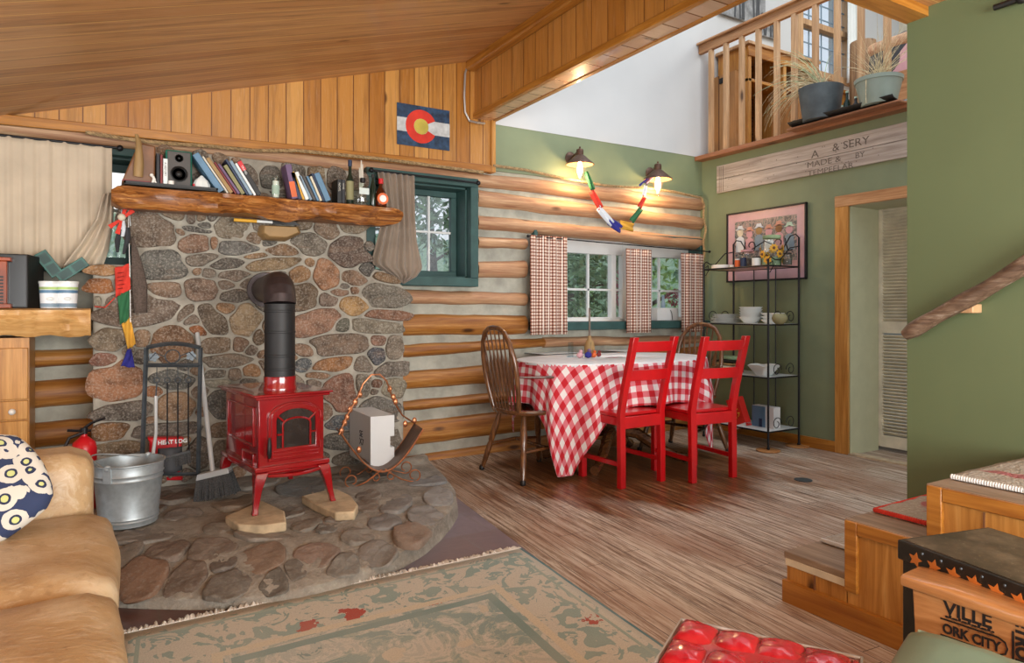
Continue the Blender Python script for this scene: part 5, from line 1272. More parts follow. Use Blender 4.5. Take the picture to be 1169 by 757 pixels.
for i in range(300):
    p = A0+eu_*((i+.5)/300); d = -ev_; l = random.uniform(.015,.04); s_ = eu_.normalized()*random.uniform(-.012,.012)
    l *= 1.3; mb.tube([V((p.x,p.y,.012)), V((p.x,p.y,0))+d*l*.5+s_*.5+V((0,0,random.uniform(.006,.02))), V((p.x,p.y,0))+d*l+s_+V((0,0,.006))], .005, 4)
mb.build('fringe', 'ceramic', rug)
# ------------------------------------------------------------------ ottoman
p0 = onZ(778,699,.42); p1 = onZ(984,742,.42); eu = (p1-p0); LU = eu.length; eu = eu.normalized(); ew = V((-eu.y, eu.x, 0)); 
if ew.dot(V((-1,-.5,0))) < 0: ew = -ew
ot = thing('tufted_ottoman', p0+eu*LU/2+ew*.22-V((0,0,.42)), 'shiny red tufted leather ottoman cut off by the bottom edge', 'ottoman')
DW = .44; NC = 4.2
def tuft(a, b):
    x, y = a*LU, b*DW; fx, fy = (a*NC) % 1, (b*4.2) % 1
    cr = min(abs(sin(pi*a*NC)), 1); cr2 = min(abs(sin(pi*b*4.2)), 1)
    h = .016*(cr**.5)*(cr2**.5)-.012
    ed = min(a, 1-a, b, 1-b); h -= max(0, .05-ed)**2*6
    w = mnoise.fractal(V((x*14, y*14, 0)), .8, 2, 4)*.005
    return p0+eu*x+ew*y+V((0,0,h+w-.004))
t = plain('red_leather', 'b01624', .24, var=.1, scale=6, coat=.5); t.bump(t.noise(t.tc(), 40, 4, .7, .8), .25, .006)
MB().grid(tuft, 84, 84).build('tufted_top', 'red_leather', ot, sharp=80)
MOt = Matrix((eu, ew, V((0,0,1)))).transposed().to_4x4(); MOt.translation = V((p0.x, p0.y, 0))
mb = MB(); soft(mb, (-.004,-.004,.06),(LU+.004,DW+.004,.405), .02, .006, 8); mb.build('body', 'red_leather', ot, M=MOt, sharp=80)
mb = MB(); mb.tube([p0+V((0,0,-.018)), p0+eu*LU+V((0,0,-.018)), p0+eu*LU+ew*DW+V((0,0,-.018)), p0+ew*DW+V((0,0,-.018))], .005, 6, True); mb.build('piping', 'conduit', ot)
for k in range(1, 5):
    a = k/NC; mb = MB(); mb.tube([tuft(a, j/20)+V((0,0,.001)) for j in range(21)], .0012, 4); mb.build('seam', 'dark_red', ot)
for a in (.06,.94):
    for b in (.08,.92): q = p0+eu*LU*a+ew*DW*b; MB().cyl((q.x,q.y,0),(q.x,q.y,.07),.018,.024).build('foot', 'black', ot)

# ------------------------------------------------------------------ stairs
SX = 2.21
sy = lambda x, y: onX(x, y, SX)
a1, a2, a3 = sy(897,629), sy(966.5,592), sy(1060,552)
stz = [a1.z, a2.z, a3.z]; sty = [a1.y, a2.y, a3.y]
print('STAIRS', stz, sty)
st = thing('wooden_stairs', (SX+.3, 1.2, 0), 'low pine staircase with panelled sides climbing along the green wall', 'stairs')
ys = sty+[.62, .3]; zs = stz+[stz[2]+.18]
for i in range(3):
    MB().box((SX+.015,-.4 if i == 2 else ys[i+1]-.05,0 if i == 0 else zs[i-1]-.03),(XC-.003,ys[i]-.012,zs[i]-.022)).build('riser_box', 'pine', st)
    yb = ys[i+1]-.02 if i < 2 else -.4
    MB().box((SX-.004,yb,zs[i]-.026),(XC-.003,ys[i]+.006,zs[i])).build('tread', 'grey_wood', st, bevel=.004)
# side panelling
def side(y0, y1, z0, z1, div, trim):
    MB().box((SX,y0,z0),(SX+.02,y1,z1)).build('side_panel', 'pine_z', st)
    mb = MB()
    for a, b, c, d in trim: mb.box((SX-.014,a,c),(SX+.004,b,d))
    mb.build('panel_trim', 'pine_y', st, bevel=.003)
y_end = -.3
bz = onX(896,660,SX).z
side(ys[1],ys[0]-.006,.0,zs[0]-.026, 0, [])
MB().box((SX-.006,ys[1],zs[0]-.05),(SX+.004,ys[0]-.002,zs[0]-.024)).build('worn_edge', 'cream', st, bevel=.002)
MB().box((SX-.004,(ys[0]+ys[1])/2-.004,bz),(SX+.002,(ys[0]+ys[1])/2+.003,zs[0]-.05)).build('panel_gap', 'brown_leather', st)
side(ys[2],ys[1]-.004,.0,zs[1]-.026, 0, [(ys[1]-.045,ys[1],zs[0]-.06,zs[1]-.003),(ys[2],ys[1]-.045,zs[1]-.045,zs[1]-.003),(ys[2],ys[2]+.03,bz,zs[1]-.045)])
side(y_end,ys[2]-.004,.0,zs[2]-.026, 0, [(ys[2]-.045,ys[2],zs[1]-.06,zs[2]-.003),(y_end,ys[2]-.045,zs[2]-.045,zs[2]-.003)])
MB().box((SX-.003,ys[2]-.16,bz),(SX+.002,ys[2]-.155,zs[2]-.05)).build('panel_gap', 'brown_leather', st)
MB().box((SX-.018,y_end,0),(SX+.004,ys[0]+.004,bz)).build('base_board', 'pine_y', st, bevel=.003)
# braided mats on the treads
t = NT('braid'); v = t.tc(); s = t.sep(v)
w = t.n('ShaderNodeTexWave', {'Vector': v, 'Scale': 38.0, 'Distortion': 3.0, 'Detail': 1.0}, bands_direction='DIAGONAL').outputs[1]
n = t.noise(v, 5, 2); vo = t.n('ShaderNodeTexVoronoi', {'Vector': v, 'Scale': 90.0}).outputs[0]
c = t.ramp(w, [(.2, '8f8578'), (.45, 'c3bdb4'), (.8, 'd8d4cc')]); c = t.mix(t.ramp(n, [(.56, 0.0), (.6, .9)]), c, 'b5495a'); t.set(color=t.mix(t.ramp(vo,[(.0,0.0),(.5,.4)]), c, '7a7066'), rough=.95); t.bump(vo, .8, .004)
mats = [((925,612),(961,598)), ((1002,583),(1058,565)), ((1092,545),(1169,522))]
for i, lab in enumerate(('braided rag mat on the lowest stair tread', 'braided rag mat with a red edge on the second stair tread', 'grey and white braided rag mat on the third stair tread')):
    z = zs[i]+.001; P = onZ(*mats[i][0], z+.01); X0 = P.x; y1 = ys[i]-.015; y0 = (ys[i+1] if i < 2 else ys[i]-.27)+.01
    mt = thing('stair_mat', (X0+.3, (y0+y1)/2, z), lab, 'mat', 'braided mats on the stair treads')
    mb = MB(); mb.grid(lambda u, v: V((X0+(XC-.02-X0)*u, y0+(y1-y0)*v, z+.009+.003*mnoise.noise(V((u*9, v*5, i))))), 30, 14); mb.build('braided_body', 'braid', mt, solid=.016, offset=0)
    mb = MB(); 
    for k in range(34):
        yy = y0+(y1-y0)*k/33; mb.sphere((X0, yy, z+.010), .009, 6, (1,.7,1))
    if i == 1:
        for k in range(50): mb.sphere((X0+(XC-.03-X0)*k/49, y1, z+.010), .010, 6, (.7,1,1))
    mb.build('edge_braid', 'flag_red' if i == 1 else 'box_white', mt)

# handrail
hr = [onX(x, y, XC-.07) for x, y in ((1033,383),(1062,366),(1095,346),(1130,327),(1175,301),(1240,262))]
hrt = thing('handrail', hr[0], 'rustic peeled branch handrail fixed to the green stair wall', 'handrail')
mb = MB(); P = []; R_ = []
for i in range(60):
    s_ = i/59*(len(hr)-1.001); k = int(s_); p = hr[k]+(hr[k+1]-hr[k])*(s_-k); p += V((0, 0, .004*sin(i*.16)))+V((.003*sin(i*.12),0,0)); P.append(p); R_.append(.032+.002*sin(i*.3)-.010*max(0, 1-i/4))
mb.tube(P, R_, 12); mb.build('branch', 'branch', hrt)
q = onX(1108,350,XC-.03); MB().cbox((XC-.035,q.y,q.z-.008), (.07,.055,.035)).build('bracket', 'pine_pale', hrt, bevel=.004)
# black light fitting high on the stair wall
q = onX(1152,3,XC-.03); lf_ = thing('wall_fitting', q, 'small black fitting high on the green stair wall at the top edge', 'fitting')
mb = MB(); mb.tube([q+V((0,.05,0)), q, q-V((0,.05,0))], .012, 8); mb.tube([q, q+V((.02,0,.05))], .010, 8); mb.build('bracket', 'black', lf_); MB().sphere(q+V((0,-.04,0)), .02, 10).build('knob', 'black', lf_)

# ------------------------------------------------------------------ star trunk, lettered crate, green seat
TZ = .52
c0, c1 = onZ(1030,616,TZ), onZ(1078,597,TZ); c2 = onZ(1169,668,TZ)
ev = (c2-c0).normalized(); wv = V((-ev.y, ev.x, 0)); wv = wv if wv.x > 0 else -wv
MT = Matrix((ev, wv, V((0,0,1)))).transposed().to_4x4(); MT.translation = V((c0.x,c0.y,0))
tw = min(.30, (SX-.02-c0.x)*.9)
tk = thing('star_trunk', c0+ev*.3+wv*tw/2-V((0,0,TZ)), 'black painted trunk with a border of orange stars and rivets', 'trunk')
t = NT('trunk_black'); n = t.noise(t.tc(), 9, 5, .7); n2 = t.noise(t.tc(), 70, 4, .8); c = t.mix(t.ramp(n2, [(.62, 0.0), (.7, .6)]), t.ramp(n, [(.35, '15120f'), (.6, '241e19')]), '6b5f52'); t.set(color=c, rough=.4)
t = NT('trunk_top'); n = t.noise(t.tc(), 7, 5, .7); n2 = t.noise(t.tc(), 60, 4, .8); c = t.mix(t.ramp(n2, [(.6, 0.0), (.7, .7)]), t.ramp(n, [(.3, '2e251e'), (.5, '54463a'), (.7, '7a6b5a')]), '9a8c7a'); t.set(color=c, rough=.35)
MB().box((0,0,0.02),(.85,tw,TZ-.045)).build('chest', 'trunk_black', tk, bevel=.004, M=MT)
lid = MB().box((-.008,-.008,TZ-.05),(.86,tw+.008,TZ-.001)).build('lid', 'trunk_black', tk, bevel=.004, M=MT)
MB().box((.004,.004,TZ-.002),(.85,tw-.004,TZ+.001)).build('lid_top', 'trunk_top', lid, M=MT)
plain('star_orange', 'c8702a', .5, var=.15); mr = MB()
for k in range(16):
    cx_ = .045+k*.05
    P = [(cx_+(.019 if j % 2 == 0 else .009)*sin(pi*j/5+.2), -.0095, TZ-.034+(.019 if j % 2 == 0 else .009)*cos(pi*j/5+.2)) for j in range(10)]
    MB().prism(P, (0,.002,0)).build('star', 'star_orange', lid, M=MT); mr.sphere((cx_+.02,-.009,TZ-.013), .0035, 6)
mr.build('rivets', 'iron', lid, M=MT)
# crate
KZ = .485
k0, k1 = onZ(1022,629,KZ), onZ(1027,656,KZ); k2 = onZ(1169,699,KZ)
ev = (k2-k1).normalized(); wv = V((-ev.y, ev.x, 0)); wv = wv if wv.x > 0 else -wv
MK = Matrix((ev, wv, V((0,0,1)))).transposed().to_4x4(); MK.translation = V((k1.x,k1.y,0))
rw = min((k0-k1).dot(wv), .12)
ck_ = thing('lettered_crate', k1+ev*.3-V((0,0,KZ)), 'pine crate box with bold black city names printed on its side', 'crate')
soft(MB(), (-.006,-.0,KZ-.034),(.8,rw,KZ), .014, 0, 6).build('rim_board', 'tray_wood', ck_, M=MK)
MB().hexa([(.035,.03,.03),(.78,.03,.03),(.78,rw-.005,.03),(.035,rw-.005,.03),(.018,.022,KZ-.033),(.79,.022,KZ-.033),(.79,rw-.005,KZ-.033),(.018,rw-.005,KZ-.033)]).build('side_board', 'tray_wood', ck_, M=MK, bevel=.003)
sb_ = ck_.children[-1]
R3 = MK.to_3x3(); U_, N_ = R3 @ V((1,0,0)), V((0,0,1))
def kt(s_, x, z, size, mat='black', up_=0, sx=1.0, bold=.001):
    z += .031; o_ = MK @ V((x, .0205+(KZ-.03-z)*.02, z))
    if up_: return text('lettering', s_, mat, size, o_, V((0,0,-1)), U_, sb_, depth=.0006, bold=bold, sx=sx)
    return text('lettering', s_, mat, size, o_, U_, N_, sb_, depth=.0006, bold=bold, sx=sx)
kt('VILLE', .085, .390, .040, sx=1.0); kt('*****', .088, .362, .036, sx=1.25)
kt('ORK CITY', .082, .346, .030, sx=.82); kt('FISCO', .085, .316, .030)
kt('ETROIT', .222, .428, .034, up_=1, sx=.95, bold=.0015); kt('TIQUE', .262, .432, .036, up_=1, bold=.0015, sx=.95); kt('NASH', .31, .405, .045, bold=.0015, sx=.9); kt('BOSTON', .31, .355, .04, bold=.001, sx=.9)
P = [(.078,.0,.376),(.190,.0,.376),(.202,.0,.370),(.206,.0,.358),(.202,.0,.345),(.190,.0,.339),(.078,.0,.339)]
MB().tube([MK @ V((x, .020+(KZ-.05-z)*.02, z+.031)) for x, y, z in P], .0018, 5).build('printed_outline', 'black', sb_)
for x in (.214,.256): MB().prism([MK @ V((x+dx, .0212, z)) for dx, z in ((0,.28),(.004,.28),(.004,.43),(0,.43))], MK.to_3x3() @ V((0,.004,0))).build('printed_bar', 'black', sb_)
# green vinyl seat
gp = [onZ(1045,719,.44), onZ(1022,752,.44)]
gs = thing('vinyl_chair', (1.45,.45,0), 'pale green vinyl chair seat in the bottom right corner', 'chair')
G0 = onZ(1038,709,.455); e1 = (onZ(1175,752,.455)-G0).normalized(); e2 = (onZ(1016,751,.455)-G0).normalized()
MG = Matrix((e1, -e2, V((0,0,1)))).transposed().to_4x4(); MG.translation = (G0-V((0,0,G0.z)))
soft(MB(), (0,-.40,.385),(.46,.0,.455), .032, .010, 12).build('seat', 'green_vinyl', gs, M=MG, sharp=80)
MB().tube([MG @ V(q) for q in ((.02,-.01,.443),(.44,-.01,.443),(.44,-.38,.443),(.02,-.38,.443))], .005, 6, True).build('piping', 'sage', gs)
for q in ((.05,-.05),(.41,-.05),(.41,-.35),(.05,-.35)): MB().cyl(MG @ V((q[0],q[1],.0)), MG @ V((q[0],q[1],.38)), .012, n=10).build('leg', 'conduit', gs)

# ------------------------------------------------------------------ table, cloth
TC, TA, TB, TZ_ = V((3.19,3.88,0)), .745, .46, .745
tb_ = thing('dining_table', TC, 'dark wooden pedestal dining table mostly hidden under the checked cloth', 'table')
def ell(a, k=1.0, n=2.4):
    c, s_ = cos(a), sin(a); return V((TC.x+TA*k*math.copysign(abs(c)**(2/n), c), TC.y+TB*k*math.copysign(abs(s_)**(2/n), s_), 0))
mb = MB(); mb.rings([[ell(2*pi*k/64, f_)+V((0,0,z)) for k in range(64)] for f_, z in ((.97,TZ_-.03),(.985,TZ_-.028),(.985,TZ_-.008),(.975,TZ_-.004))]); mb.build('tabletop', 'oak_x', tb_)
MB().lathe([(.09,.12),(.10,.15),(.07,.19),(.05,.25),(.085,.36),(.09,.44),(.055,.56),(.08,.66),(.12,.72)], TC, 24).build('pedestal', 'oak', tb_)
for s_ in (-1, 1):
    for q in (-1, 1):
        a = atan2(q*.34, s_*.46); d = V((cos(a), sin(a), 0)); 
        mb = MB(); mb.tube([TC+d*.05+V((0,0,.22)), TC+d*.17+V((0,0,.20)), TC+d*.32+V((0,0,.10)), TC+d*.45+V((0,0,.045)), TC+d*.52+V((0,0,.035))], [.035,.04,.036,.03,.034], 8); l = mb.build('leg', 'oak_x', tb_)
        MB().sphere(TC+d*.50+V((0,0,.018)), .018, 8).build('caster', 'black', l)
t = NT('gingham'); uv = t.n('ShaderNodeUVMap').outputs[0]; s = t.sep(uv)
ck1 = t.math('GREATER_THAN', t.math('FRACT', t.math('MULTIPLY', s[0], 1/.080)), .5); ck2 = t.math('GREATER_THAN', t.math('FRACT', t.math('MULTIPLY', s[1], 1/.080)), .5)
sm = t.math('MULTIPLY', t.math('ADD', ck1, ck2), .5); thr = t.noise(uv, 260, 2)
c = t.ramp(sm, [(.0, 'd9d2cf'), (.3, 'cc7078'), (.8, 'b41522')], 'CONSTANT'); t.set(color=c, rough=.9); t.bump(thr, .15, .002)
SH = V((0,0,0)); SXh, SYh = TA+.28, TB+.275
def near(px, py):
    best = None
    for k in range(180):
        q = EL[k]; d = (q[0]-px)**2+(q[1]-py)**2
        if best is None or d < best[0]: best = (d, k)
    k = best[1]; return EL[k], NRM[k], sqrt(best[0]), k/180
EL = []; NRM = []; NE = 1800
for k in range(NE): p = ell(2*pi*k/NE, 1.003); EL.append((p.x-TC.x, p.y-TC.y))
for k in range(NE):
    a, b = EL[k-6], EL[(k+6)%NE]; tx, ty = b[0]-a[0], b[1]-a[1]; L = sqrt(tx*tx+ty*ty); NRM.append((ty/L, -tx/L))
def near(px, py):
    f = lambda k: (EL[k%NE][0]-px)**2+(EL[k%NE][1]-py)**2
    k0 = min(range(0, NE, 25), key=f); k = min(range(k0-26, k0+27), key=f) % NE
    return EL[k], NRM[k], sqrt(f(k)), k/NE
def inside(px, py): return (abs(px)/TA)**2.4+(abs(py)/TB)**2.4 <= 1
def cloth(sxh, syh, lift, drop_scale=1.0, fold=.03, rad=.12):
    def fn(u, v):
        px, py = (u*2-1)*sxh, (v*2-1)*syh
        # rounded corners of the sheet
        cx_, cy__ = abs(px)-(sxh-rad), abs(py)-(syh-rad)
        if cx_ > 0 and cy__ > 0:
            m = max(cx_, cy__); l = sqrt(cx_*cx_+cy__*cy__)
            f_ = m/l; px = math.copysign(sxh-rad+cx_*f_, px); py = math.copysign(syh-rad+cy__*f_, py)
        w0 = max(0, 1-u/.32)*max(0, 1-v/.42); w1 = max(0, (u-.68)/.32)*max(0, 1-v/.42)
        px += -.21*w0+.13*w1; py -= .21*w0+.12*w1
        if inside(px, py): return V((TC.x+px, TC.y+py, TZ_+lift))
        q, n_, d, a = near(px, py)
        th = 2*pi*a; f_ = min(1, d/.25)
        w = fold*f_*(sin(th*11)+.5*sin(th*19+1)) ; out = .012+.035*f_+w
        tang = (-n_[1], n_[0]); tw = fold*.5*f_*cos(th*11)
        z = TZ_+lift-d*.985 if d > .01 else TZ_+lift-d*.4
        # a seat or an arm under the cloth holds it up a little
        return V((TC.x+q[0]+n_[0]*out+tang[0]*tw, TC.y+q[1]+n_[1]*out+tang[1]*tw, max(z, .03)))
    return fn
mb = MB(); mb.grid(cloth(SXh, SYh, .002), 120, 100, lambda u, v: ((u*2-1)*SXh+.02, (v*2-1)*SYh))
tag(mb.build('tablecloth', 'gingham', solid=.0025, sharp=70), 'red and white checked gingham cloth hanging in folds over the dining table', 'tablecloth')
t = NT('lace_white'); n = t.noise(t.tc(), 12, 4); t.set(color=t.ramp(n, [(.3, 'd3d6d9'), (.7, 'e6e8ea')]), rough=.35)
mb = MB(); mb.rings([[ell(2*pi*k/90, f_)+V((0,0,z)) for k in range(90)] for f_, z in ((1.022,TZ_-.012),(1.02,TZ_+.004),(1.0,TZ_+.0085),(.6,TZ_+.0085),(.1,TZ_+.0085))], cap=False); tag(mb.build('table_cover', 'lace_white', solid=.001), 'smooth white table cover laid over the checked cloth', 'table cover')
# placemats
for i, (x, y, rz, lb) in enumerate(((630,403,.1,'dark edged placemat at the left end of the table'), (712,400,.3,'dark edged placemat behind the first red chair'))):
    p = onZ(x, y, TZ_+.01); t_ = thing('placemat', p, lb, 'placemat')
    MB().cbox((p.x,p.y,TZ_+.0115), (.36,.26,.003), rz).build('mat', 'plate_white', t_, bevel=.001); MB().cbox((p.x,p.y,TZ_+.0105), (.375,.275,.002), rz).build('edge', 'charcoal', t_)
# things on the table
TT = TZ_+.010
def at_t(x, y=396): 
    p = onZ(x, y, TT); return V((p.x, min(p.y, 4.22), TT))
def itm(x, Y): d = ray(x, 0); return V((d.x/d.y*Y, Y, TT))
q = itm(663, 4.02); hk_ = lambda q: (q-CAM).dot(FW)/F
u = hk_(q); nb_ = thing('napkin_holder', q, 'clear plastic holder behind the pink and blue trinkets on the table', 'holder')
e_ = RT.normalized()
def obox(name, mat, par, c, w, d, h, bev=.002, rz=None):
    return MB().cbox(c+V((0,0,h/2)), (w,d,h), atan2(RT.y,RT.x) if rz is None else rz).build(name, mat, par, bevel=bev)
for s_ in (-11.5, 12.5): obox('side_panel', 'clear_acrylic', nb_, q+e_*s_*u, .05, .004, 17*u, bev=0, rz=.35+.02*s_)
obox('base', 'clear_acrylic', nb_, q, 32*u, .06, .006)
tb2 = itm(673, 4.0); u = hk_(tb2); bt = thing('candle_bottle', tb2, 'round glass bottle with a tall taper candle stuck in its neck on the table', 'bottle')
MB().lathe([(5*u,0),(5.8*u,2*u),(6*u,12*u),(4.6*u,17*u),(1.8*u,21*u),(1.6*u,24*u)], tb2, 20).build('glass_body', 'gold_brown', bt)
MB().cyl(tb2+V((0,0,22*u)), tb2+V((0,0,56*u)), 1.4*u, 1.0*u, 10).build('taper', 'bark', bt)
for x, Y, s_, m, nm, lb in ((662,3.93,4.2,'pinkish','trinket','small pink figure on the table left of the blue one'),(671.5,3.9,4.6,'flag_blue','trinket','small blue figure in the middle of the table trinkets'),(678,3.93,3.6,'orange','trinket','small orange trinket right of the blue figure on the table'),(683.5,3.97,3.2,'dark_red','trinket','small dark red trinket rightmost on the table')):
    q = itm(x, Y); u = hk_(q); t_ = thing(nm, q, lb, 'trinket'); MB().sphere(q+V((0,0,s_*u*.8)), s_*u, 10, (1,.8,.8)).build('body', m, t_); MB().sphere(q+V((s_*u*.3,0,s_*u*1.8)), s_*u*.55, 8).build('head', 'purple' if m == 'flag_blue' else m, t_)

# ------------------------------------------------------------------ red chairs
def red_chair():
    r = thing('ladderback_chair', (0,0,0), '', 'chair', 'red chairs at the near side of the table'); W2, D = .19, .40; p = .021
    for s_ in (-1, 1):
        x = s_*(W2-p)
        rs = [[(x-p,y-p*.9,z),(x+p,y-p*.9,z),(x+p,y+p*.9,z),(x-p,y+p*.9,z)] for z, y in ((0,.0),(.2,.0),(.46,.005),(.62,-.03),(.78,-.075),(.935,-.118))]
        MB().rings(rs).build('back_post', 'red_paint', r, bevel=.003)
        MB().box((x-p,D-.04,0),(x+p,D-.0,.42)).build('front_leg', 'red_paint', r, bevel=.003)
        MB().box((x-.011,.02,.13),(x+.011,D-.03,.158)).build('side_stretcher', 'red_paint', r, bevel=.002)
        MB().box((x-.014,.02,.385),(x+.014,D-.03,.435)).build('seat_rail', 'red_paint', r, bevel=.002)
    MB().box((-W2+.01,-.014,.365),(W2-.01,.012,.438)).build('rear_rail', 'red_paint', r, bevel=.003)
    MB().box((-W2+.01,D-.03,.37),(W2-.01,D-.008,.435)).build('front_rail', 'red_paint', r, bevel=.003)
    MB().box((-W2-.002,.02,.438),(W2+.002,D+.015,.460)).build('seat', 'red_paint', r, bevel=.005)
    for z0, z1, yy in ((.845,.908,-.100),(.665,.732,-.052)):
        mb = MB(); mb.rings([[(-W2+.03+(2*W2-.06)*k/8, yy-.012-.014*sin(pi*k/8), z0),(-W2+.03+(2*W2-.06)*k/8, yy+.008-.014*sin(pi*k/8), z0),(-W2+.03+(2*W2-.06)*k/8, yy-.004-.014*sin(pi*k/8), z1),(-W2+.03+(2*W2-.06)*k/8, yy-.022-.014*sin(pi*k/8), z1)] for k in range(9)])
        mb.build('back_slat', 'red_paint', r, bevel=.002)
    return r
rc = red_chair(); fa, fb = onZ(709,558,0), onZ(755,549,0); print('CH1', fa, fb)
fc_, fd = onZ(791,551,0), onZ(836,545,0); print('CH2', fc_, fd)
c = (fa+fb)/2; rc.location = (c.x, c.y, 0); rc.rotation_euler.z = atan2((fb-fa).y,(fb-fa).x)*.7; rc['label'] = 'red painted ladderback chair nearer the checked cloth\'s long hanging corner, left of the pair'
r2 = copy_tree(rc); c = (fc_+fd)/2; r2.location = (c.x, c.y, 0); r2.rotation_euler.z = atan2((fd-fc_).y,(fd-fc_).x)*.8; r2['label'] = 'red painted ladderback chair nearest the iron shelf, right of the pair'

# ------------------------------------------------------------------ windsor chairs (seat faces +X)
def windsor():
    r = thing('windsor_chair', (0,0,0), '', 'chair', 'brown windsor chairs at the table ends')
    ns = 28; seat = []
    for k in range(ns):
        a = 2*pi*k/ns; seat.append((.255*math.copysign(abs(cos(a))**.8, cos(a))-.0, .235*math.copysign(abs(sin(a))**.8, sin(a)), 0))
    mb = MB(); mb.rings([[(x*f_, y*f_, z) for x, y, _ in seat] for f_, z in ((.85,.415),(.97,.422),(1.0,.437),(.985,.45),(.9,.453),(.6,.441),(.1,.438))]); mb.build('seat', 'oak_x', r)
    for sx in (-1, 1):
        for sy_ in (-1, 1):
            a, b = V((sx*.15, sy_*.14, .43)), V((sx*.235, sy_*.255 if sx < 0 else sy_*.24, .0)); d = b-a
            l = MB().tube([a, a+d*.12, a+d*.3, a+d*.5, a+d*.54, a+d*.58, a+d*.8, a+d*.965], [.013,.017,.024,.021,.015,.020,.019,.013], 10).build('leg', 'oak', r)
            MB().lathe([(.016,0),(.018,.004),(.018,.022),(.014,.03)], b, 12).build('rubber_tip', 'black', l)
    for s_ in (-1, 1): MB().tube([(-.195,s_*.202,.19),(0,s_*.197,.20),(.195,s_*.195,.19)], [.008,.013,.008], 8).build('side_stretcher', 'oak_x', r)
    MB().tube([(0,-.197,.20),(0,0,.20),(0,.197,.20)], [.008,.013,.008], 8).build('cross_stretcher', 'oak_x', r)
    # hooped back, leaning back towards -X
    H_, L_ = .54, -.095
    def bk(y, f_): return V((-.20+L_*f_, y, .445+H_*f_))
    hoop = [bk(-.155,0), bk(-.18,.2), bk(-.197,.45), bk(-.19,.65), bk(-.165,.82), bk(-.12,.94), bk(-.06,.99), bk(0,1.0), bk(.06,.99), bk(.12,.94), bk(.165,.82), bk(.19,.65), bk(.197,.45), bk(.18,.2), bk(.155,0)]
    MB().tube(hoop, .017, 10).build('back_hoop', 'oak', r)
    for k in range(7):
        y = (k-3)/3; yt = y*.155; top = .985 if abs(y) < .2 else (.985-.12*abs(y)**2.2*1.0); top = [.86,.945,.98,.992,.98,.945,.86][k]
        a, b = bk(y*.115, 0), bk(yt, top); d = b-a
        MB().tube([a, a+d*.15, a+d*.4, a+d*.62, a+d*.7, b], [.007,.008,.018,.016,.008,.006], 8, flat=.6).build('spindle', 'oak', r)
    for s_ in (-1, 1):
        a, b = bk(s_*.19,.42), V((.10, s_*.235, .66)); 
        arm = MB().tube([a, V((-.12,s_*.225,.668)), V((.0,s_*.245,.665)), b], [.012,.016,.02,.022], 8, flat=.55).build('armrest', 'oak_x', r)
        MB().tube([b+V((-.03,0,-.005)), V((.06,s_*.215,.56)), V((.09,s_*.20,.445))], [.011,.017,.011], 8).build('arm_post', 'oak', r)
    return r
wd_ = windsor(); wd_.location = (2.47,3.88,0); wd_.rotation_euler.z = radians(2); wd_['label'] = 'brown hoop-back windsor armchair at the left end of the table'
w2 = copy_tree(wd_); w2.location = (3.86,3.86,0); w2.rotation_euler.z = radians(180+14); w2['label'] = 'brown hoop-back windsor armchair at the far right end of the table by the window'

# ------------------------------------------------------------------ checked curtains
t = NT('plaid'); uv = t.n('ShaderNodeUVMap').outputs[0]; s = t.sep(uv)
def stripe(x, per, w, off=0.0): return t.math('LESS_THAN', t.math('FRACT', t.math('MULTIPLY', t.math('ADD', x, off), 1/per)), w)
a = t.math('ADD', t.math('MULTIPLY', stripe(s[0], .026, .42), .5), t.math('MULTIPLY', stripe(s[1], .026, .42), .5))
c = t.ramp(a, [(.0, 'd8cbbd'), (.3, 'a06a54'), (.8, '4a231a')], 'CONSTANT')
c = t.mix(t.math('MULTIPLY', stripe(s[0], .078, .12, .01), .7), c, 'e6ded2')
t.set(color=c, rough=.9)
PY = YA-.13
for i, (x0, x1, y0, y1, a_, lb) in enumerate(((605,647,268,382,.016,'brown checked curtain at the left side of the wide window'),(714,744,283,380,.014,'brown checked curtain hanging in the middle of the wide window'),(777,803,288,379,.013,'brown checked curtain at the right side of the wide window by the corner'))):
    p, q = onY(x0,300,PY), onY(x1,300,PY); z1 = (onY(x0,y0,PY).z+onY(x1,y0+3,PY).z)/2; z0 = onY((x0+x1)/2,y1,PY).z
    tag(curtain('checked_curtain', ((p.x,PY),(q.x,PY)), z1, z0, 'plaid', a_, 3.4 if i == 0 else 2.6, 60, 10, ph=i), lb, 'curtain', 'checked curtains at the wide window')
rod('curtain_rod', V((onY(603,272,PY).x,PY,onY(603,269.5,PY).z)), V((XB-.04,PY,onY(803,287,PY).z)), 'thin dark curtain rod over the wide window', .005)
# things on the outer sill
bxp = onY(759,378,YA+.05)
q = V((bxp.x, YA+.04, W3[2]+.014)); pb = thing('tissue_box', q, 'white box with a dark cord standing on the wide window sill', 'box')
bz_ = W3[2]+.014+.115; MB().box((onY(747,370,YA+.04).x,YA-.0,q.z),(onY(771,370,YA+.04).x,YA+.08,bz_)).build('carton', 'box_white', pb, bevel=.003)
MB().tube([(q.x+.02,YA-.003,bz_-.02),(q.x+.03,YA-.01,bz_-.05),(q.x+.035,YA-.012,q.z+.005)], .003, 5).build('cord', 'black', pb)
q = V((onY(757,345,YA+.05).x, YA+.05, bz_)); MB_ = MB().lathe([(.018,0),(.02,.002),(.02,.045),(.014,.055),(.012,.11),(.013,.115)], q+V((0,0,.001)), 16); tag(MB_.build('sill_jar', 'grey_blue', sharp=50), 'slim grey jar standing on the white box on the wide window sill', 'jar')

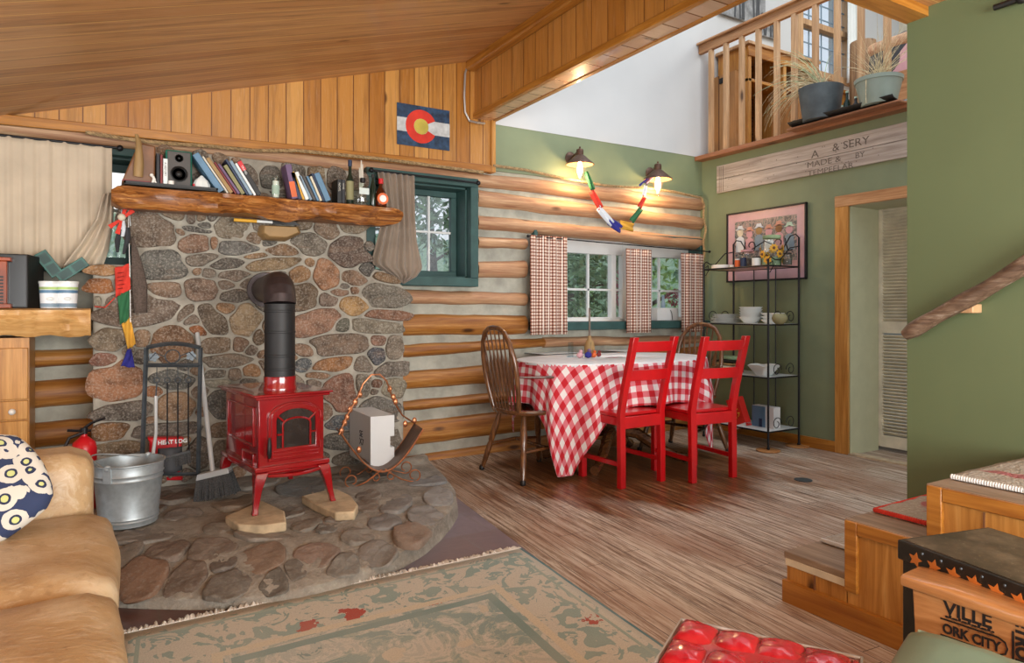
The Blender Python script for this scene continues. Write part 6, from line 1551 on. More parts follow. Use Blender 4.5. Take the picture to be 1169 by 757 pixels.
# ------------------------------------------------------------------ wall lanterns
LY = YA-.17
def lantern(x, yt, yb, xr, lb):
    """x centre, yt top of the cap, yb foot of the glass, xr rosette centre"""
    c = onY(x, (yt+yb)/2, LY); k = abs(onY(x, 200, LY).z-onY(x, 201, LY).z); zf = lambda y: onY(x, y, LY).z
    r = thing('wall_lantern', onY(xr, yt+14, YA), lb, 'wall lamp', 'bronze wall lanterns')
    zt = zf(yt); L = V((c.x, c.y, 0))
    MB().lathe([(.3*k,zt),(1.2*k,zt-1*k),(.8*k,zt-2.5*k),(3.6*k,zt-3.5*k),(4.2*k,zt-5*k),(4.0*k,zt-10*k),(7*k,zt-12*k),(10*k,zt-15*k),(16*k,zt-20*k),(16.5*k,zt-21*k),(15.5*k,zt-20.6*k),(8*k,zt-16*k),(2*k,zt-15*k)], L, 32).build('lamp_shade', 'bronze', r)
    MB().lathe([(15.2*k,zt-21.2*k),(8*k,zt-16.6*k),(3*k,zt-15.6*k)], L, 32, cap=False).build('shade_lining', 'shade_inner', r)
    MB().lathe([(6.6*k,zt-17*k),(6.8*k,zt-24*k),(6.2*k,zt-30*k),(4.5*k,zt-35.5*k),(2*k,zt-38.5*k),(.4*k,zt-39.5*k)], L, 28, cap=False).build('glass_cover', 'glass', r)
    MB().lathe([(1.4*k,zt-17*k),(2.2*k,zt-20*k),(3.2*k,zt-26*k),(2.8*k,zt-31*k),(1.2*k,zt-34*k),(.3*k,zt-34.6*k)], L, 20).build('bulb', 'bulb', r)
    q = onY(xr, yt+14, YA); mb = MB(); mb.lathe([(.052,0),(.055,.006),(.045,.016),(.02,.022)], q+V((0,-.0,0)), 24, Matrix.Rotation(pi/2, 4, 'X')); mb.build('rosette', 'bronze', r)
    MB().tube([q+V((0,-.02,0)), q+V((.0,-.08,.02)), V((c.x-.02,LY+.02,zt-8*k)), V((c.x,LY,zt-8*k))], .011, 8).build('arm', 'bronze', r)
    l = bpy.data.lights.new('lantern_light', 'POINT'); l.energy = 8; l.color = (1,.66,.34); l.shadow_soft_size = .03
    o = bpy.data.objects.new('lantern_light', l); COL.objects.link(o); o.location = V((c.x, c.y-.0, zt-37*k))
    return r
lantern(662, 167, 206, 651, 'bronze wall lantern with a lit bulb, left of the pair on the green strip')
lantern(751, 184, 220, 742, 'bronze wall lantern with a lit bulb, right of the pair near the corner')
# hanging flag garland between them
ga = thing('prayer_flag_garland', onY(710,262,YA-.13), 'small garland of coloured prayer flags looped between the two wall lanterns', 'garland')
GY = YA-.16; G = lambda x, y: onY(x, y, GY)
segs = [((669,196),(677,217),'flag_green',7),((675,218),(686,238),'flag_red',9),((683,237),(699,256),'flag_white',9),((695,252),(709,262),'flag_blue',11),((708,256),(723,260),'flag_yellow',11),((721,253),(732,238),'flag_green',9),((730,237),(736,225),'flag_red',8),((735,224),(737,212),'flag_white',7),((737,210),(749,196),'purple',6),((730,212),(740,203),'flag_blue',3)]
for a, b, m, w_ in segs:
    A, B = G(*a), G(*b); d = (B-A).normalized(); n_ = V((-d.z,0,d.x)); w__ = w_*.0032
    mb = MB(); mb.grid(lambda u, v: A+(B-A)*u+n_*(v-.5)*2*w__+V((0,.007*sin(v*9+u*3),0)), 6, 8); mb.build('flag', m, ga, solid=.0012)

# ------------------------------------------------------------------ sign board, framed picture
SXn = XB-.025
A = [onX(818,190,SXn), onX(818,221,SXn)]; z1, z0 = A[0].z, A[1].z; yl = A[0].y; yr = onX(1034,160,SXn).y-.35
zr1, zr0 = onX(1034,139,SXn).z, onX(1034,179,SXn).z
sg = thing('sign_board', (SXn, (yl+yr)/2, z0), 'long weathered crate board with faded stencilled lettering over the doorway', 'sign')
def zz(y, a, b): return a+(b-a)*(yl-y)/(yl-onX(1034,160,SXn).y)
mb = MB(); m0, m1 = (z0+z1)/2, (zz(yr,z0,zr0)+zz(yr,z1,zr1))/2
for a, b, c, d in ((z0,m0-.002,zz(yr,z0,zr0),m1-.002),(m0+.002,z1,m1+.002,zz(yr,z1,zr1))): 
    MB().hexa([(SXn,yl,a),(SXn,yr,c),(SXn+.02,yr,c),(SXn+.02,yl,a),(SXn,yl,b),(SXn,yr,d),(SXn+.02,yr,d),(SXn+.02,yl,b)]).build('plank', 'sign_wood', sg, bevel=.003)
mb = MB(); 
for dy in (.03,.05,.075): mb.box((SXn-.0005,yl-dy-.006,z0+.01),(SXn+.001,yl-dy,z1-.01))
mb.build('end_marks', 'bark', sg)
mb = MB(); random.seed(9)
for k in range(34): yy = yl-random.uniform(.1,yl-yr); zz_ = z0+random.uniform(.02,.22); mb.box((SXn-.0006,yy,zz_),(SXn+.001,yy+.007,zz_+.007))
mb.build('nail_holes', 'bark', sg)
plain('faded_ink', '6f655c', .9, var=.2, scale=60)
def sgn(s_, x, y, size, sx=1.0): text('lettering', s_, 'faded_ink', size, onX(x, y, SXn-.0008), (0,-1,0), (0,0,1), sg, depth=.0003, sx=sx)
sgn('& SERY', 950, 173, .085, 1.15); sgn('A', 926, 181, .085, 1.2); sgn('MADE &', 921, 192, .066, 1.25); sgn('BY', 976, 181, .06, 1.1); sgn('TEMPEELAR', 922, 201, .058, 1.3)
# framed poster
FXn = XB-.02
P = [onX(830,245,FXn), onX(921,230,FXn), onX(926,318,FXn), onX(832,323,FXn)]
y1, y0 = P[0].y, P[1].y; z1, z0 = (P[0].z+P[1].z)/2, (P[2].z+P[3].z)/2
fp = thing('framed_poster', (FXn,(y0+y1)/2,z0), 'black framed pink-matted poster of figures in hats on the green wall', 'picture')
mb = MB(); f_ = .014
for a, b, c, d in ((y0,y1,z0,z0+f_),(y0,y1,z1-f_,z1),(y0,y0+f_,z0,z1),(y1-f_,y1,z0,z1)): mb.box((FXn-.012,a,c),(FXn+.012,b,d))
mb.build('picture_frame', 'black', fp, bevel=.002)
plain('mat_pink', 'c8a3aa', .35, var=.05)
MB().box((FXn,y0+f_,z0+f_),(FXn+.006,y1-f_,z1-f_)).build('mat_board', 'mat_pink', fp)
ay0, ay1, az0, az1 = y0+.09, y1-.09, z0+.16, z1-.085
plain('hat_coral', 'c58f7c', .6); t = NT('poster_art'); v = t.map((1,1,1)); n = t.noise(v, 10, 4, .6, 2.5); vo = t.n('ShaderNodeTexVoronoi', {'Vector': v, 'Scale': 16.0}); c = t.ramp(n, [(.35, '5c5a5e'), (.45, '8a8584'), (.5, 'a9908c'), (.55, '6f7a78'), (.62, '4b4a52')], 'CONSTANT'); t.set(color=c, rough=.35)
art = MB().box((FXn-.001,ay0,az0),(FXn+.004,ay1,az1)).build('print', 'poster_art', fp)
for k, (m, hm) in enumerate((('cream','flag_white'),('pinkish','hat_coral'),('gold_brown','flag_white'),('pinkish','hat_coral'),('brown_leather','hat_coral'),('pinkish','leaf_pale'))):
    yy = ay1-(ay1-ay0)*(k+.6)/6.3; zh = az1-.10-.02*(k % 2)
    f_ = MB().lathe([(.001,-.002),(.034,-.002),(.034,.0),(.001,.0)], (FXn-.002,yy,zh), 14, Matrix.Rotation(pi/2, 4, 'Y')).build('figure_face', m, art)
    mb = MB(); mb.prism([(FXn-.004,yy+.055,zh+.025),(FXn-.004,yy-.055,zh+.025),(FXn-.004,yy-.03,zh+.038),(FXn-.004,yy-.022,zh+.062),(FXn-.004,yy+.022,zh+.062),(FXn-.004,yy+.03,zh+.038)], (.002,0,0)); mb.build('figure_hat', hm, art)
    mb = MB(); mb.prism([(FXn-.003,yy+.05,zh-.17),(FXn-.003,yy-.05,zh-.17),(FXn-.003,yy-.04,zh-.05),(FXn-.003,yy,zh-.025),(FXn-.003,yy+.04,zh-.05)], (.002,0,0)); mb.build('figure_body', ('flag_white','pinkish','grey_blue')[k % 3], art)

# ------------------------------------------------------------------ iron rack
foot = onZ(877,513,.015); RX0 = foot.x; RX1 = XB-.05; RY0 = foot.y; RY1 = (lambda d: RX0*d.y/d.x)(ray(803.5,300)); print('RACK', RX0, RY0, RY1)
rk = thing('iron_shelf_rack', ((RX0+RX1)/2,(RY0+RY1)/2,0), 'open black iron shelf rack with scrollwork standing against the green wall', 'shelf unit')
zr = [onX(877,y,RX0).z for y in (303,371,432,494)]
rr = .0085; ztf = onX(877,296,RX0).z; ztb = onX(904,272,RX1).z
for yy in (RY0, RY1):
    MB().tube([(RX0,yy,.015),(RX0,yy,ztf)], rr, 8).build('front_post', 'black_iron', rk)
    MB().tube([(RX1,yy,.015),(RX1,yy,ztb)], rr, 8).build('rear_post', 'black_iron', rk)
    for xx in (RX0, RX1): MB().sphere((xx,yy,.02), .014, 8).build('foot_cap', 'black_iron', rk)
for i, z in enumerate(zr):
    mb = MB(); mb.tube([(RX0,RY0,z),(RX0,RY1,z),(RX1,RY1,z),(RX1,RY0,z)], .007, 6, True); sh = mb.build('shelf_frame', 'black_iron', rk)
    MB().box((RX0+.004,RY0+.004,z-.002),(RX1-.004,RY1-.004,z+.006)).build('shelf_board', ('tray_wood','plate_white','plate_white','plate_white')[i], sh, bevel=.002)
def scroll(c, r0, a0, turns, n=20, s_=1):
    return [c+V((0, s_*r0*(1-k/n*.75)*cos(a0+turns*2*pi*k/n), r0*(1-k/n*.75)*sin(a0+turns*2*pi*k/n))) for k in range(n+1)]
for z in zr[1:]:
    mb = MB()
    for yy in (RY0, RY1):
        for q in (0, 1):
            cx_ = RX0+(RX1-RX0)*(.28+.44*q); P = [(cx_+(.055*(1-k/18*.7))*cos(k*.42+pi*q), yy, z+.06+(.055*(1-k/18*.7))*sin(k*.42)) for k in range(19)]; mb.tube(P, .0035, 5)
    mb.build('end_scrolls', 'black_iron', rk)
mb = MB()
for s_, yy in ((1,RY0),(-1,RY1)):
    e = V((RX1, yy, ztb)); mb.tube([e, e+V((0,s_*.03,.03)), e+V((0,s_*.08,.02)), e+V((0,s_*.12,-.04)), e+V((0,s_*.10,-.10)), e+V((0,s_*.06,-.09))], .005, 6)
    P = scroll(V((RX1, yy+s_*.19, ztb-.03)), .07, 2.6, 1.2, s_=s_); mb.tube(P, .0045, 5)
    e = V((RX0,yy,ztf)); mb.tube([e, e+V((.03,0,.02)), e+V((.08,0,.0)), e+V((.14,0,.0)), e+V((.2,0,.05)), e+V((.26,0,.10)), e+V((RX1-RX0,0,.12))], .0045, 6)
    mb.tube([e+V((.02,0,-.10)), e+V((.06,0,-.05)), e+V((.05,0,-.01)), e+V((.02,0,-.03))], .004, 5)
mb.tube([V((RX1,RY0+.2,ztb-.06)), V((RX1,(RY0+RY1)/2,ztb-.0)), V((RX1,RY1-.2,ztb-.06))], .0045, 6)
mb.build('top_scrollwork', 'black_iron', rk)
mb = MB(); 
for k in (1,2): yy = RY0+(RY1-RY0)*k/3; mb.tube([(RX1,yy,zr[3]),(RX1,yy,zr[0])], .005, 6)
mb.build('rear_bars', 'black_iron', rk)
for xx, lb in ((RX0, 'round wooden pad under the front foot of the iron rack'), (RX1-.02, 'round wooden pad under the rear foot of the iron rack')):
    tag(MB().lathe([(.085,0),(.09,.003),(.09,.010),(.086,.0125)], (xx,RY0,.0), 28).build('furniture_pad', 'tray_wood', sharp=50), lb, 'pad')
# goods on the rack
def rp(x, i, dx=.17):
    """point on shelf i seen at pixel column x, dx behind the front edge"""
    X = RX0+dx; d = ray(x, 300); return V((X, X*d.y/d.x, zr[i]+.0065))
def U(p): return (p-CAM).dot(FW)/F
RXm = Matrix.Identity(4)
def dish(name, q, prof, mat, lb, cat, grp=None, n=28, sc=None):
    u = U(q); pr = [(r*u, z*u) for r, z in prof]; return tag(MB().lathe(pr, q, n).build(name, mat, sharp=60), lb, cat, grp)
# plates stack on the second shelf
q = rp(829,1); u = U(q); z = q.z
for k in range(7):
    r = 17.5 if k < 4 else 15.0; pp = V((q.x,q.y,z)); tag(MB().lathe([(r*.6*u,0),(r*.62*u,.002),(r*u,.008),(r*u,.0105),(r*.62*u,.005),(.001,.0045)], pp, 30).build('dinner_plate', 'plate_white', sharp=60), 'white plate in the stack on the second rack shelf', 'plate', 'plates stacked on the rack'); z += .0105 if k != 3 else .0112
q = rp(857,1,.15); u = U(q); z = q.z
for k in range(5):
    pp = V((q.x,q.y,z)); tag(MB().lathe([(7*u,0),(7.3*u,.002),(12.8*u,.052),(13.2*u,.054),(12.4*u,.054),(6.8*u,.006),(.001,.005)], pp, 30).build('soup_bowl', 'plate_white', sharp=60), 'white bowl in the tall nest on the second rack shelf', 'bowl', 'white bowls nested on the rack'); z += .0205
q = rp(882,1,.2); u = U(q); z = q.z
for k in range(3):
    pp = V((q.x,q.y,z)); tag(MB().lathe([(8*u,0),(8.2*u,.002),(12.6*u,.028),(12.8*u,.034),(12.0*u,.034),(7.6*u,.005),(.001,.004)], pp, 30).build('small_bowl', 'plate_white', sharp=60), 'white shallow bowl in the short stack behind the olive pot', 'bowl', 'shallow bowls stacked on the rack'); z += .026
q = rp(890,1,.06); u = U(q); dish('olive_pot', q, [(4,0),(7.5,3),(8.5,7),(7,11),(4.5,12),(4,12)], 'olive', 'small olive green pot at the right of the second rack shelf', 'pot')
# third shelf: square bowl, folded things
q = rp(872,2,.10); u = U(q); mb = MB(); rs = []
for r, z_, m in ((6.5,0,4),(7.5,.8,4),(15.5,11.5,4),(15,11.7,4),(7,2,4),(1,1.8,4)):
    rs.append([(q.x+r*u*math.copysign(abs(cos(t_))**.45, cos(t_)), q.y+r*u*.9*math.copysign(abs(sin(t_))**.45, sin(t_)), q.z+z_*u*(1+.12*(abs(cos(2*t_))**3)*(r > 10))) for t_ in [2*pi*k/40 for k in range(40)]])
mb.rings(rs); tag(mb.build('square_bowl', 'plate_white', sharp=60), 'white square flared bowl on the third rack shelf', 'bowl')
q = rp(832,2,.12); u = U(q); z = q.z
for k, (w, d, h, m, lb) in enumerate(((24,.16,.03,'charcoal','dark grey folded cloth lowest in the pile on the third rack shelf'),(22,.15,.022,'cream','cream folded cloth in the pile on the third rack shelf'),(23,.15,.018,'gold_brown','brown folded cloth in the pile on the third rack shelf'),(21,.14,.020,'black','black folded cloth near the top of the third shelf pile'),(15,.12,.03,'leaf_dark','green folded cloth topmost on the third rack shelf'))):
    o = MB(); soft(o, (-w*u*.5,-d*.5,0),(w*u*.5,d*.5,h), .009, .003, 6); tag(o.build('folded_cloth', m, M=Matrix.Translation((q.x,q.y,z)) @ Matrix.Rotation(radians(90+4*k), 4, 'Z')), lb, 'cloth', 'folded cloths on the rack'); z += h+.0045
# bottom shelf: red box leaning, blue box
q = rp(852,3,.05); u = U(q)
R = Matrix.Translation((q.x,q.y+.0,q.z+.003)) @ Matrix.Rotation(radians(-90), 4, 'Z') @ Matrix.Rotation(radians(-22), 4, 'Y')
rb = thing('red_gift_tin', q, 'tall red patterned box leaning over on the bottom rack shelf', 'box')
q2 = q; MB().box((-.13,0,0),(.0,.07,.25), R @ Matrix.Translation((.0,0,.0))).build('carton', 'red_sign', rb, bevel=.002)
mb = MB(); random.seed(4)
for k in range(26): a = random.uniform(0,6.28); r = random.uniform(0,.045); c_ = R @ V((-.065+r*cos(a), -.0015, .14+r*sin(a)*1.4)); mb.sphere(c_, .005, 6)
mb.build('gold_print', 'yellow', rb)
MB().box((-.13,-.001,.0),(.0,.071,.03), R).build('pale_band', 'box_white', rb)
q = rp(873,3,.16); u = U(q); bb_ = thing('blue_box', q, 'pale box with a blue front standing on the bottom rack shelf', 'box')
MB().box((q.x-.03,q.y-.11,q.z),(q.x+.05,q.y+.10,q.z+24*u)).build('carton', 'box_white', bb_, bevel=.002)
MB().box((q.x-.0315,q.y-.03,q.z+.002),(q.x-.029,q.y+.10,q.z+24*u-.002)).build('blue_front', 'sky_blue', bb_); MB().box((q.x-.033,q.y-.0,q.z+.002),(q.x-.031,q.y+.03,q.z+.07)).build('dark_patch', 'navy', bb_)
# top shelf goods
q = rp(823,0,.12); u = U(q)
wb1 = thing('white_dish', q, 'low white covered dish at the left of the top rack shelf', 'dish'); MB().lathe([(9.5*u,0),(10.5*u,.004),(10.5*u,4*u),(9.8*u,4.4*u),(.001,4.6*u)], q, 24).build('body', 'plate_white', wb1)
for x, w, h, d, m, mc, lb in ((835.5,2.4,2.2,.1,'plate_white','plate_white','tiny white cup on the top rack shelf'),(842,3.0,8.5,.1,'orange','plate_white','orange spice jar with a white lid on the top rack shelf'),(848.5,3.4,9.5,.1,'navy','navy','dark blue jar on the top rack shelf'),(863.5,5,9.5,.1,'plate_white','black','white canister with a black lid on the top rack shelf')):
    q = rp(x,0,d); u = U(q); t_ = thing('shelf_jar', q, lb, 'jar'); MB().lathe([(w*.92*u,0),(w*u,.3*u),(w*u,h*u),(w*.85*u,h*u+.1*u)], q, 20).build('body', m, t_); MB().lathe([(w*1.02*u,h*u),(w*1.02*u,h*u+1.3*u),(.001,h*u+1.4*u)], q, 20).build('lid', mc, t_)
def bigjar(x, w, h, lidm, lb, dx, cont):
    q = rp(x,0,dx); u = U(q); t_ = thing('glass_jar', q, lb, 'jar'); w *= u; h *= u
    MB().lathe([(w*.9,0),(w,.008),(w*1.0,h*.72),(w*.82,h*.86),(w*.74,h*.9),(w*.74,h)], q, 28, cap=False).build('glass_body', 'jar_glass', t_)
    MB().lathe([(w*.8,h*.97),(w*.82,h*.99),(w*.82,h*1.08),(w*.5,h*1.1),(.001,h*1.11)], q, 28).build('lid', lidm, t_)
    if cont:
        for k in range(11):
            a = k*2*pi/11*1.0; zz_ = h*(.2+.42*((k*5) % 3)/2); c_ = q+V((cos(a)*w*1.0, sin(a)*w*1.0, zz_)); n_ = V((cos(a),sin(a),0)); tg = V((-sin(a),cos(a),0))
            mb = MB(); P = [c_+tg*(w*.42*(1 if j % 2 else .7))*cos(j*pi/8)+V((0,0,w*.42*(1 if j % 2 else .7)*sin(j*pi/8))) for j in range(16)]; mb.prism(P, n_*.002); f_ = mb.build('painted_sunflower', 'yellow', t_)
            MB().sphere(c_+n_*.003, w*.14, 8, (1,1,1)).build('flower_centre', 'brown_leather', f_)
        MB().lathe([(w*.85,.004),(w*.88,h*.3),(.001,h*.3)], q, 20).build('contents', 'leaf_dark', t_)
    else: MB().lathe([(w*.85,.004),(w*.88,h*.55),(.001,h*.6)], q, 20).build('contents', 'speaker_grey', t_)
bigjar(881, 12, 32, 'leaf_dark', 'large glass jar painted with yellow sunflowers and a green lid on the rack', .17, True)
bigjar(853, 8.5, 19, 'pinkish', 'clear glass jar with a pink lid on the top rack shelf', .22, False)
bigjar(899, 5.5, 13, 'black', 'small dark jar at the right end of the top rack shelf', .2, False)
# shadows fall on the wall from real things only; floor register
p = onZ(917,548,.002); tag(MB().lathe([(.055,0),(.055,.004),(.045,.005),(.001,.005)], (p.x,p.y,.001), 24).build('floor_outlet', 'iron'), 'round metal outlet cover set in the floor boards near the doorway', 'outlet cover')

# ------------------------------------------------------------------ loft railing
RLX = XB-.03
rl = thing('loft_railing', (RLX, 3.5, LT), 'pale wooden loft railing with square balusters above the dining wall', 'railing')
RZ0 = LT+.012
A, B = onX(803,49,RLX), onX(906,0,RLX); zr1 = A.z; zr0 = zr1-.10
yE = YA-.005
MB().box((RLX-.02,.4,zr0),(RLX+.02,yE,zr1-.02)).build('rail_board', 'pine_pale_y', rl, bevel=.003)
MB().box((RLX-.05,.4,zr1-.02),(RLX+.05,yE,zr1)).build('handrail', 'pine_pale_y', rl, bevel=.004)
for x in (812,829,847,866,887,907,931,956,983,1013):
    p = onX(x, 80, RLX); MB().box((RLX-.018,p.y-.021,RZ0),(RLX+.018,p.y+.021,zr0+.01)).build('baluster', 'pine_pale', rl, bevel=.002)
# loft interior: planked cupboard at the left, log bench
lc_ = thing('loft_cupboard', (XB+.25,4.15,LT), 'plain pine plank cupboard standing behind the loft railing at the left', 'cupboard')
a = onX(806,120,XB+.15).y; b = onX(842,120,XB+.15).y
fix = MB().box((XB+.12,b,LT),(XB+.2,YA-.01,LT+.78)).build('door', 'loft_panel', lc_)
MB().box((XB+.2,b,LT),(XB+.23,YA-.01,LT+.78)).build('carcass', 'loft_panel', lc_)
mb = MB(); q = onX(826,28,XB+.1); mb.box((XB+.11,q.y-.04,LT+.70),(XB+.12,q.y+.06,LT+.75)); mb.build('latch', 'black', lc_)
dk = thing('loft_desk', (XB+.9,4.4,LT), 'pine desk with shelves standing against the white wall in the loft', 'desk')
DYf = 4.22; d = lambda x, y: onY(x, y, DYf)
x0, x1, zt = d(852,46).x, d(934,70).x, (d(852,44).z+d(930,72).z)/2
MB().box((x0,DYf-.03,zt-.03),(x1,YA-.01,zt)).build('desktop', 'pine_pale', dk, bevel=.004)
MB().box((x0+.02,DYf-.01,zt-.13),(x1-.02,DYf+.01,zt-.03)).build('apron', 'pine', dk, bevel=.004)
MB().box((x0+.03,DYf,zt-.36),(x1-.03,YA-.02,zt-.33)).build('shelf', 'pine', dk, bevel=.004)
for xx in (x0+.03,(x0+x1)/2,x1-.05): MB().box((xx,DYf,LT),(xx+.04,YA-.02,zt-.03)).build('upright', 'pine_z', dk, bevel=.003)
MB().box((x0+.05,YA-.03,LT),(x1-.05,YA-.02,zt-.03)).build('back_board', 'oak_x', dk)
lb_ = thing('loft_bench', (XB+.5,3.7,LT), 'low pine board bench behind the loft railing balusters', 'bench')
BX0 = XB+.42; ya, yb = min(4.15, onX(850,130,BX0).y), onX(945,130,BX0).y; zt = onX(890,118,BX0).z
MB().box((BX0,yb,LT),(BX0+.03,ya,zt)).build('front_board', 'loft_panel', lb_, bevel=.003); MB().box((BX0,yb,zt),(BX0+.3,ya,zt+.03)).build('seat_board', 'pine_y', lb_, bevel=.003)
for yy in (yb+.02, ya-.06): MB().box((BX0+.24,yy,LT),(BX0+.28,yy+.04,zt)).build('leg', 'pine_z', lb_)
# framed monochrome tree pictures on the far loft wall
for i, (x0, x1, y0, y1, lb) in enumerate(((820,872,-30,24,'large grey print of tree trunks on the white loft wall'),(870,886,18,44,'small grey framed print low on the loft wall'))):
    Yp = YA-.02
    if i == 0: a, b = onY(x0,10,Yp), onY(x1,10,Yp)
    else: a, b = onY(868,30,Yp), onY(888,30,Yp)
    z0, z1 = onY((x0+x1)/2,y1,Yp).z, onY((x0+x1)/2,y0,Yp).z
    if not i: plain('grey_print', '8b8c8c', .6, var=.35, scale=9); plain('print_dark', '4a4b4c', .7)
    t_ = thing('wall_print', (a.x,Yp,z0), lb, 'picture'); MB().box((a.x,Yp-.02,z0),(b.x,Yp,z1)).build('print_panel', 'grey_print', t_, bevel=.003)
    mb = MB(); random.seed(i)
    for k in range(7): xx = a.x+(b.x-a.x)*(.08+.84*random.random()); mb.tube([(xx,Yp-.021,z0+.01),(xx+random.uniform(-.05,.05),Yp-.021,z1-.01)], .012, 4)
    mb.build('printed_trunks', 'print_dark', t_)
# log bed at the right, with pillows
bd = thing('log_bed', (XB+1.0,2.0,LT), 'rough log bed frame with dark and pink pillows in the loft', 'bed')
BX = XB+.75; q = lambda x, y: onX(x, y, BX)
p = q(975,90); zt = q(975,47).z
wood('log_z', '6a5038', '9a7a58', 'b89a78', 'Z', .6, 1.5)
MB().cyl((BX+.1,p.y-.02,LT),(BX+.1,p.y-.02,zt),.115,.105,14).build('bed_post', 'log_z', bd)
MB().cyl((BX+.1,p.y,q(990,57).z),(BX+.1,p.y-1.4,q(990,57).z+.02),.07,n=12).build('bed_rail', 'log', bd)
MB().box((BX-.05,p.y-1.9,LT),(BX+.0,p.y-.12,q(1000,92).z)).build('bed_side', 'pine_pale_y', bd)
MB().box((BX+.0,p.y-1.9,LT+.05),(BX+1.1,p.y-.12,q(1000,95).z)).build('mattress', 'cream', bd, bevel=.03)
for x, y, r, m, lb in ((1010,70,.2,'charcoal','dark grey pillow propped in the log bed of the loft'),(1030,68,.2,'pinkish','dusty pink pillow behind the grey plant pot in the loft')):
    c_ = q(x, y)+V((.12,0,0)); o = MB(); soft(o, (-.07,-.24,-.18),(.07,.24,.18), .06, .02, 8); tag(o.build('bed_pillow', m, M=Matrix.Translation(c_) @ Matrix.Rotation(radians(-20), 4, 'X')), lb, 'pillow')
# planters, tray and bottles on the loft ledge
px_ = RLX-.10
a, b = onX(908,145,px_), onX(1028,118,px_); 
tr = thing('planter_tray', (px_,(a.y+b.y)/2,LT+.013), 'long crumpled black plastic tray under the pots on the loft ledge', 'tray')
tzz = LT+.013
mb = MB(); mb.grid(lambda u, v: V((px_-.10+.20*u, a.y+(b.y-a.y)*v, tzz+.010+.028*(abs(u*2-1)**4)+.006*mnoise.noise(V((u*6,v*20,0))))), 10, 40); mb.build('tray_sheet', 'black', tr, solid=.003)
MB().box((XB-.20,b.y-.03,LT-.002),(XB-.06,a.y+.03,tzz)).build('ledge_board', 'redwood_y', tr, bevel=.003)
def pot(name, x, y0, y1, rt, rb, mat, lb, ridge=0):
    q = onX(x, y0, px_); q.z = tzz+.013; u = U(q); h = (y0-y1)*u
    t_ = thing(name, q, lb, 'potted plant')
    pr = [(rb*u,0),(rb*u*1.01,.004),(rb*u+(rt-rb)*u*.85,h*.85)]
    pr += [(rt*u,h*.86),(rt*u*1.02,h),(rt*u*.95,h),(rt*u*.9,h*.86),(.01,h*.86)] if ridge else [(rt*u,h),(rt*u*.95,h),(rt*u*.9,h*.9),(.01,h*.9)]
    MB().lathe(pr, q, 32).build('pot', mat, t_); return t_, q, u, h
def blades(t_, base, rng, n, mat, name='leaves', L=(.2,.4), spread=1.0, dirn=None, droop=1.0, r=.0022):
    mb = MB()
    for i in range(n):
        a = rng.uniform(0, 2*pi) if dirn is None else dirn+rng.gauss(0, .55); l = rng.uniform(*L); e = rng.uniform(.2, 1.2)*spread
        v0 = V((cos(a)*sin(e), sin(a)*sin(e), cos(e))); P = []; p = base+V((rng.uniform(-.03,.03), rng.uniform(-.03,.03), 0)); v = v0.copy()
        for k in range(8): P.append(p.copy()); p = p+v*(l/7); v = (v+V((0,0,-.16*droop*l/.3))).normalized()
        mb.tube(P, [r*(1-.8*k/7) for k in range(8)], 4)
    return mb.build(name, mat, t_)
rng = random.Random(5)
t1, q1, u1, h1 = pot('dry_grass_planter', 937, 133, 96, 24, 19, 'plastic_pot_dark', 'dark grey pot with long dry drooping leaves on the loft ledge')
bs = q1+V((0,0,h1)); dl_ = atan2(1, -.25)
blades(t1, bs, rng, 26, 'dry_leaf', 'short_leaves', (.08,.22), .9)
blades(t1, bs, rng, 85, 'dry_leaf', 'drooping_leaves', (.3,.62), 1.25, dl_, 1.25, .0024)
blades(t1, bs, rng, 14, 'green_leaf', 'green_leaves', (.35,.6), 1.3, dl_, .7, .005)
t2, q2, u2, h2 = pot('dry_grass_planter', 1003, 118, 88, 25, 18, 'plastic_pot_green', 'pale green pot with upright dry spiky leaves on the loft ledge', 1)
blades(t2, q2+V((0,0,h2)), rng, 46, 'dry_leaf', 'spiky_leaves', (.25,.42), .75, None, .5)
blades(t2, q2+V((-.02,0,h2)), rng, 14, 'dry_leaf', 'long_leaves', (.35,.5), .9, atan2(-.9,.2), .3)
MB().tube([q2+V((-.02,.0,h2)), q2+V((-.15,0,h2*.9)), q2+V((-.155,0,h2*.3)), q2+V((-.15,0,-.005))], .003, 4).build('hanging_leaf', 'dry_leaf', t2)
for x, h, m, lb in ((967,24,'dark_glass','dark green bottle between the two pots on the loft ledge'),(977,15,'charcoal','short dark bottle beside the pale green pot'),(962,9,'dark_red','small red ornament beside the dark pot on the ledge')):
    q = onX(x, 125, px_); q.z = tzz+.013; u = U(q); t_ = thing('ledge_bottle', q, lb, 'bottle'); MB().lathe([(3.6*u,0),(3.9*u,.5*u),(3.9*u,h*.5*u),(1.6*u,h*.7*u),(1.5*u,h*u)], q, 16).build('body', m, t_)
    MB().lathe([(1.7*u,h*u),(1.7*u,(h+2)*u)], q, 12).build('cap', 'leaf_pale', t_)

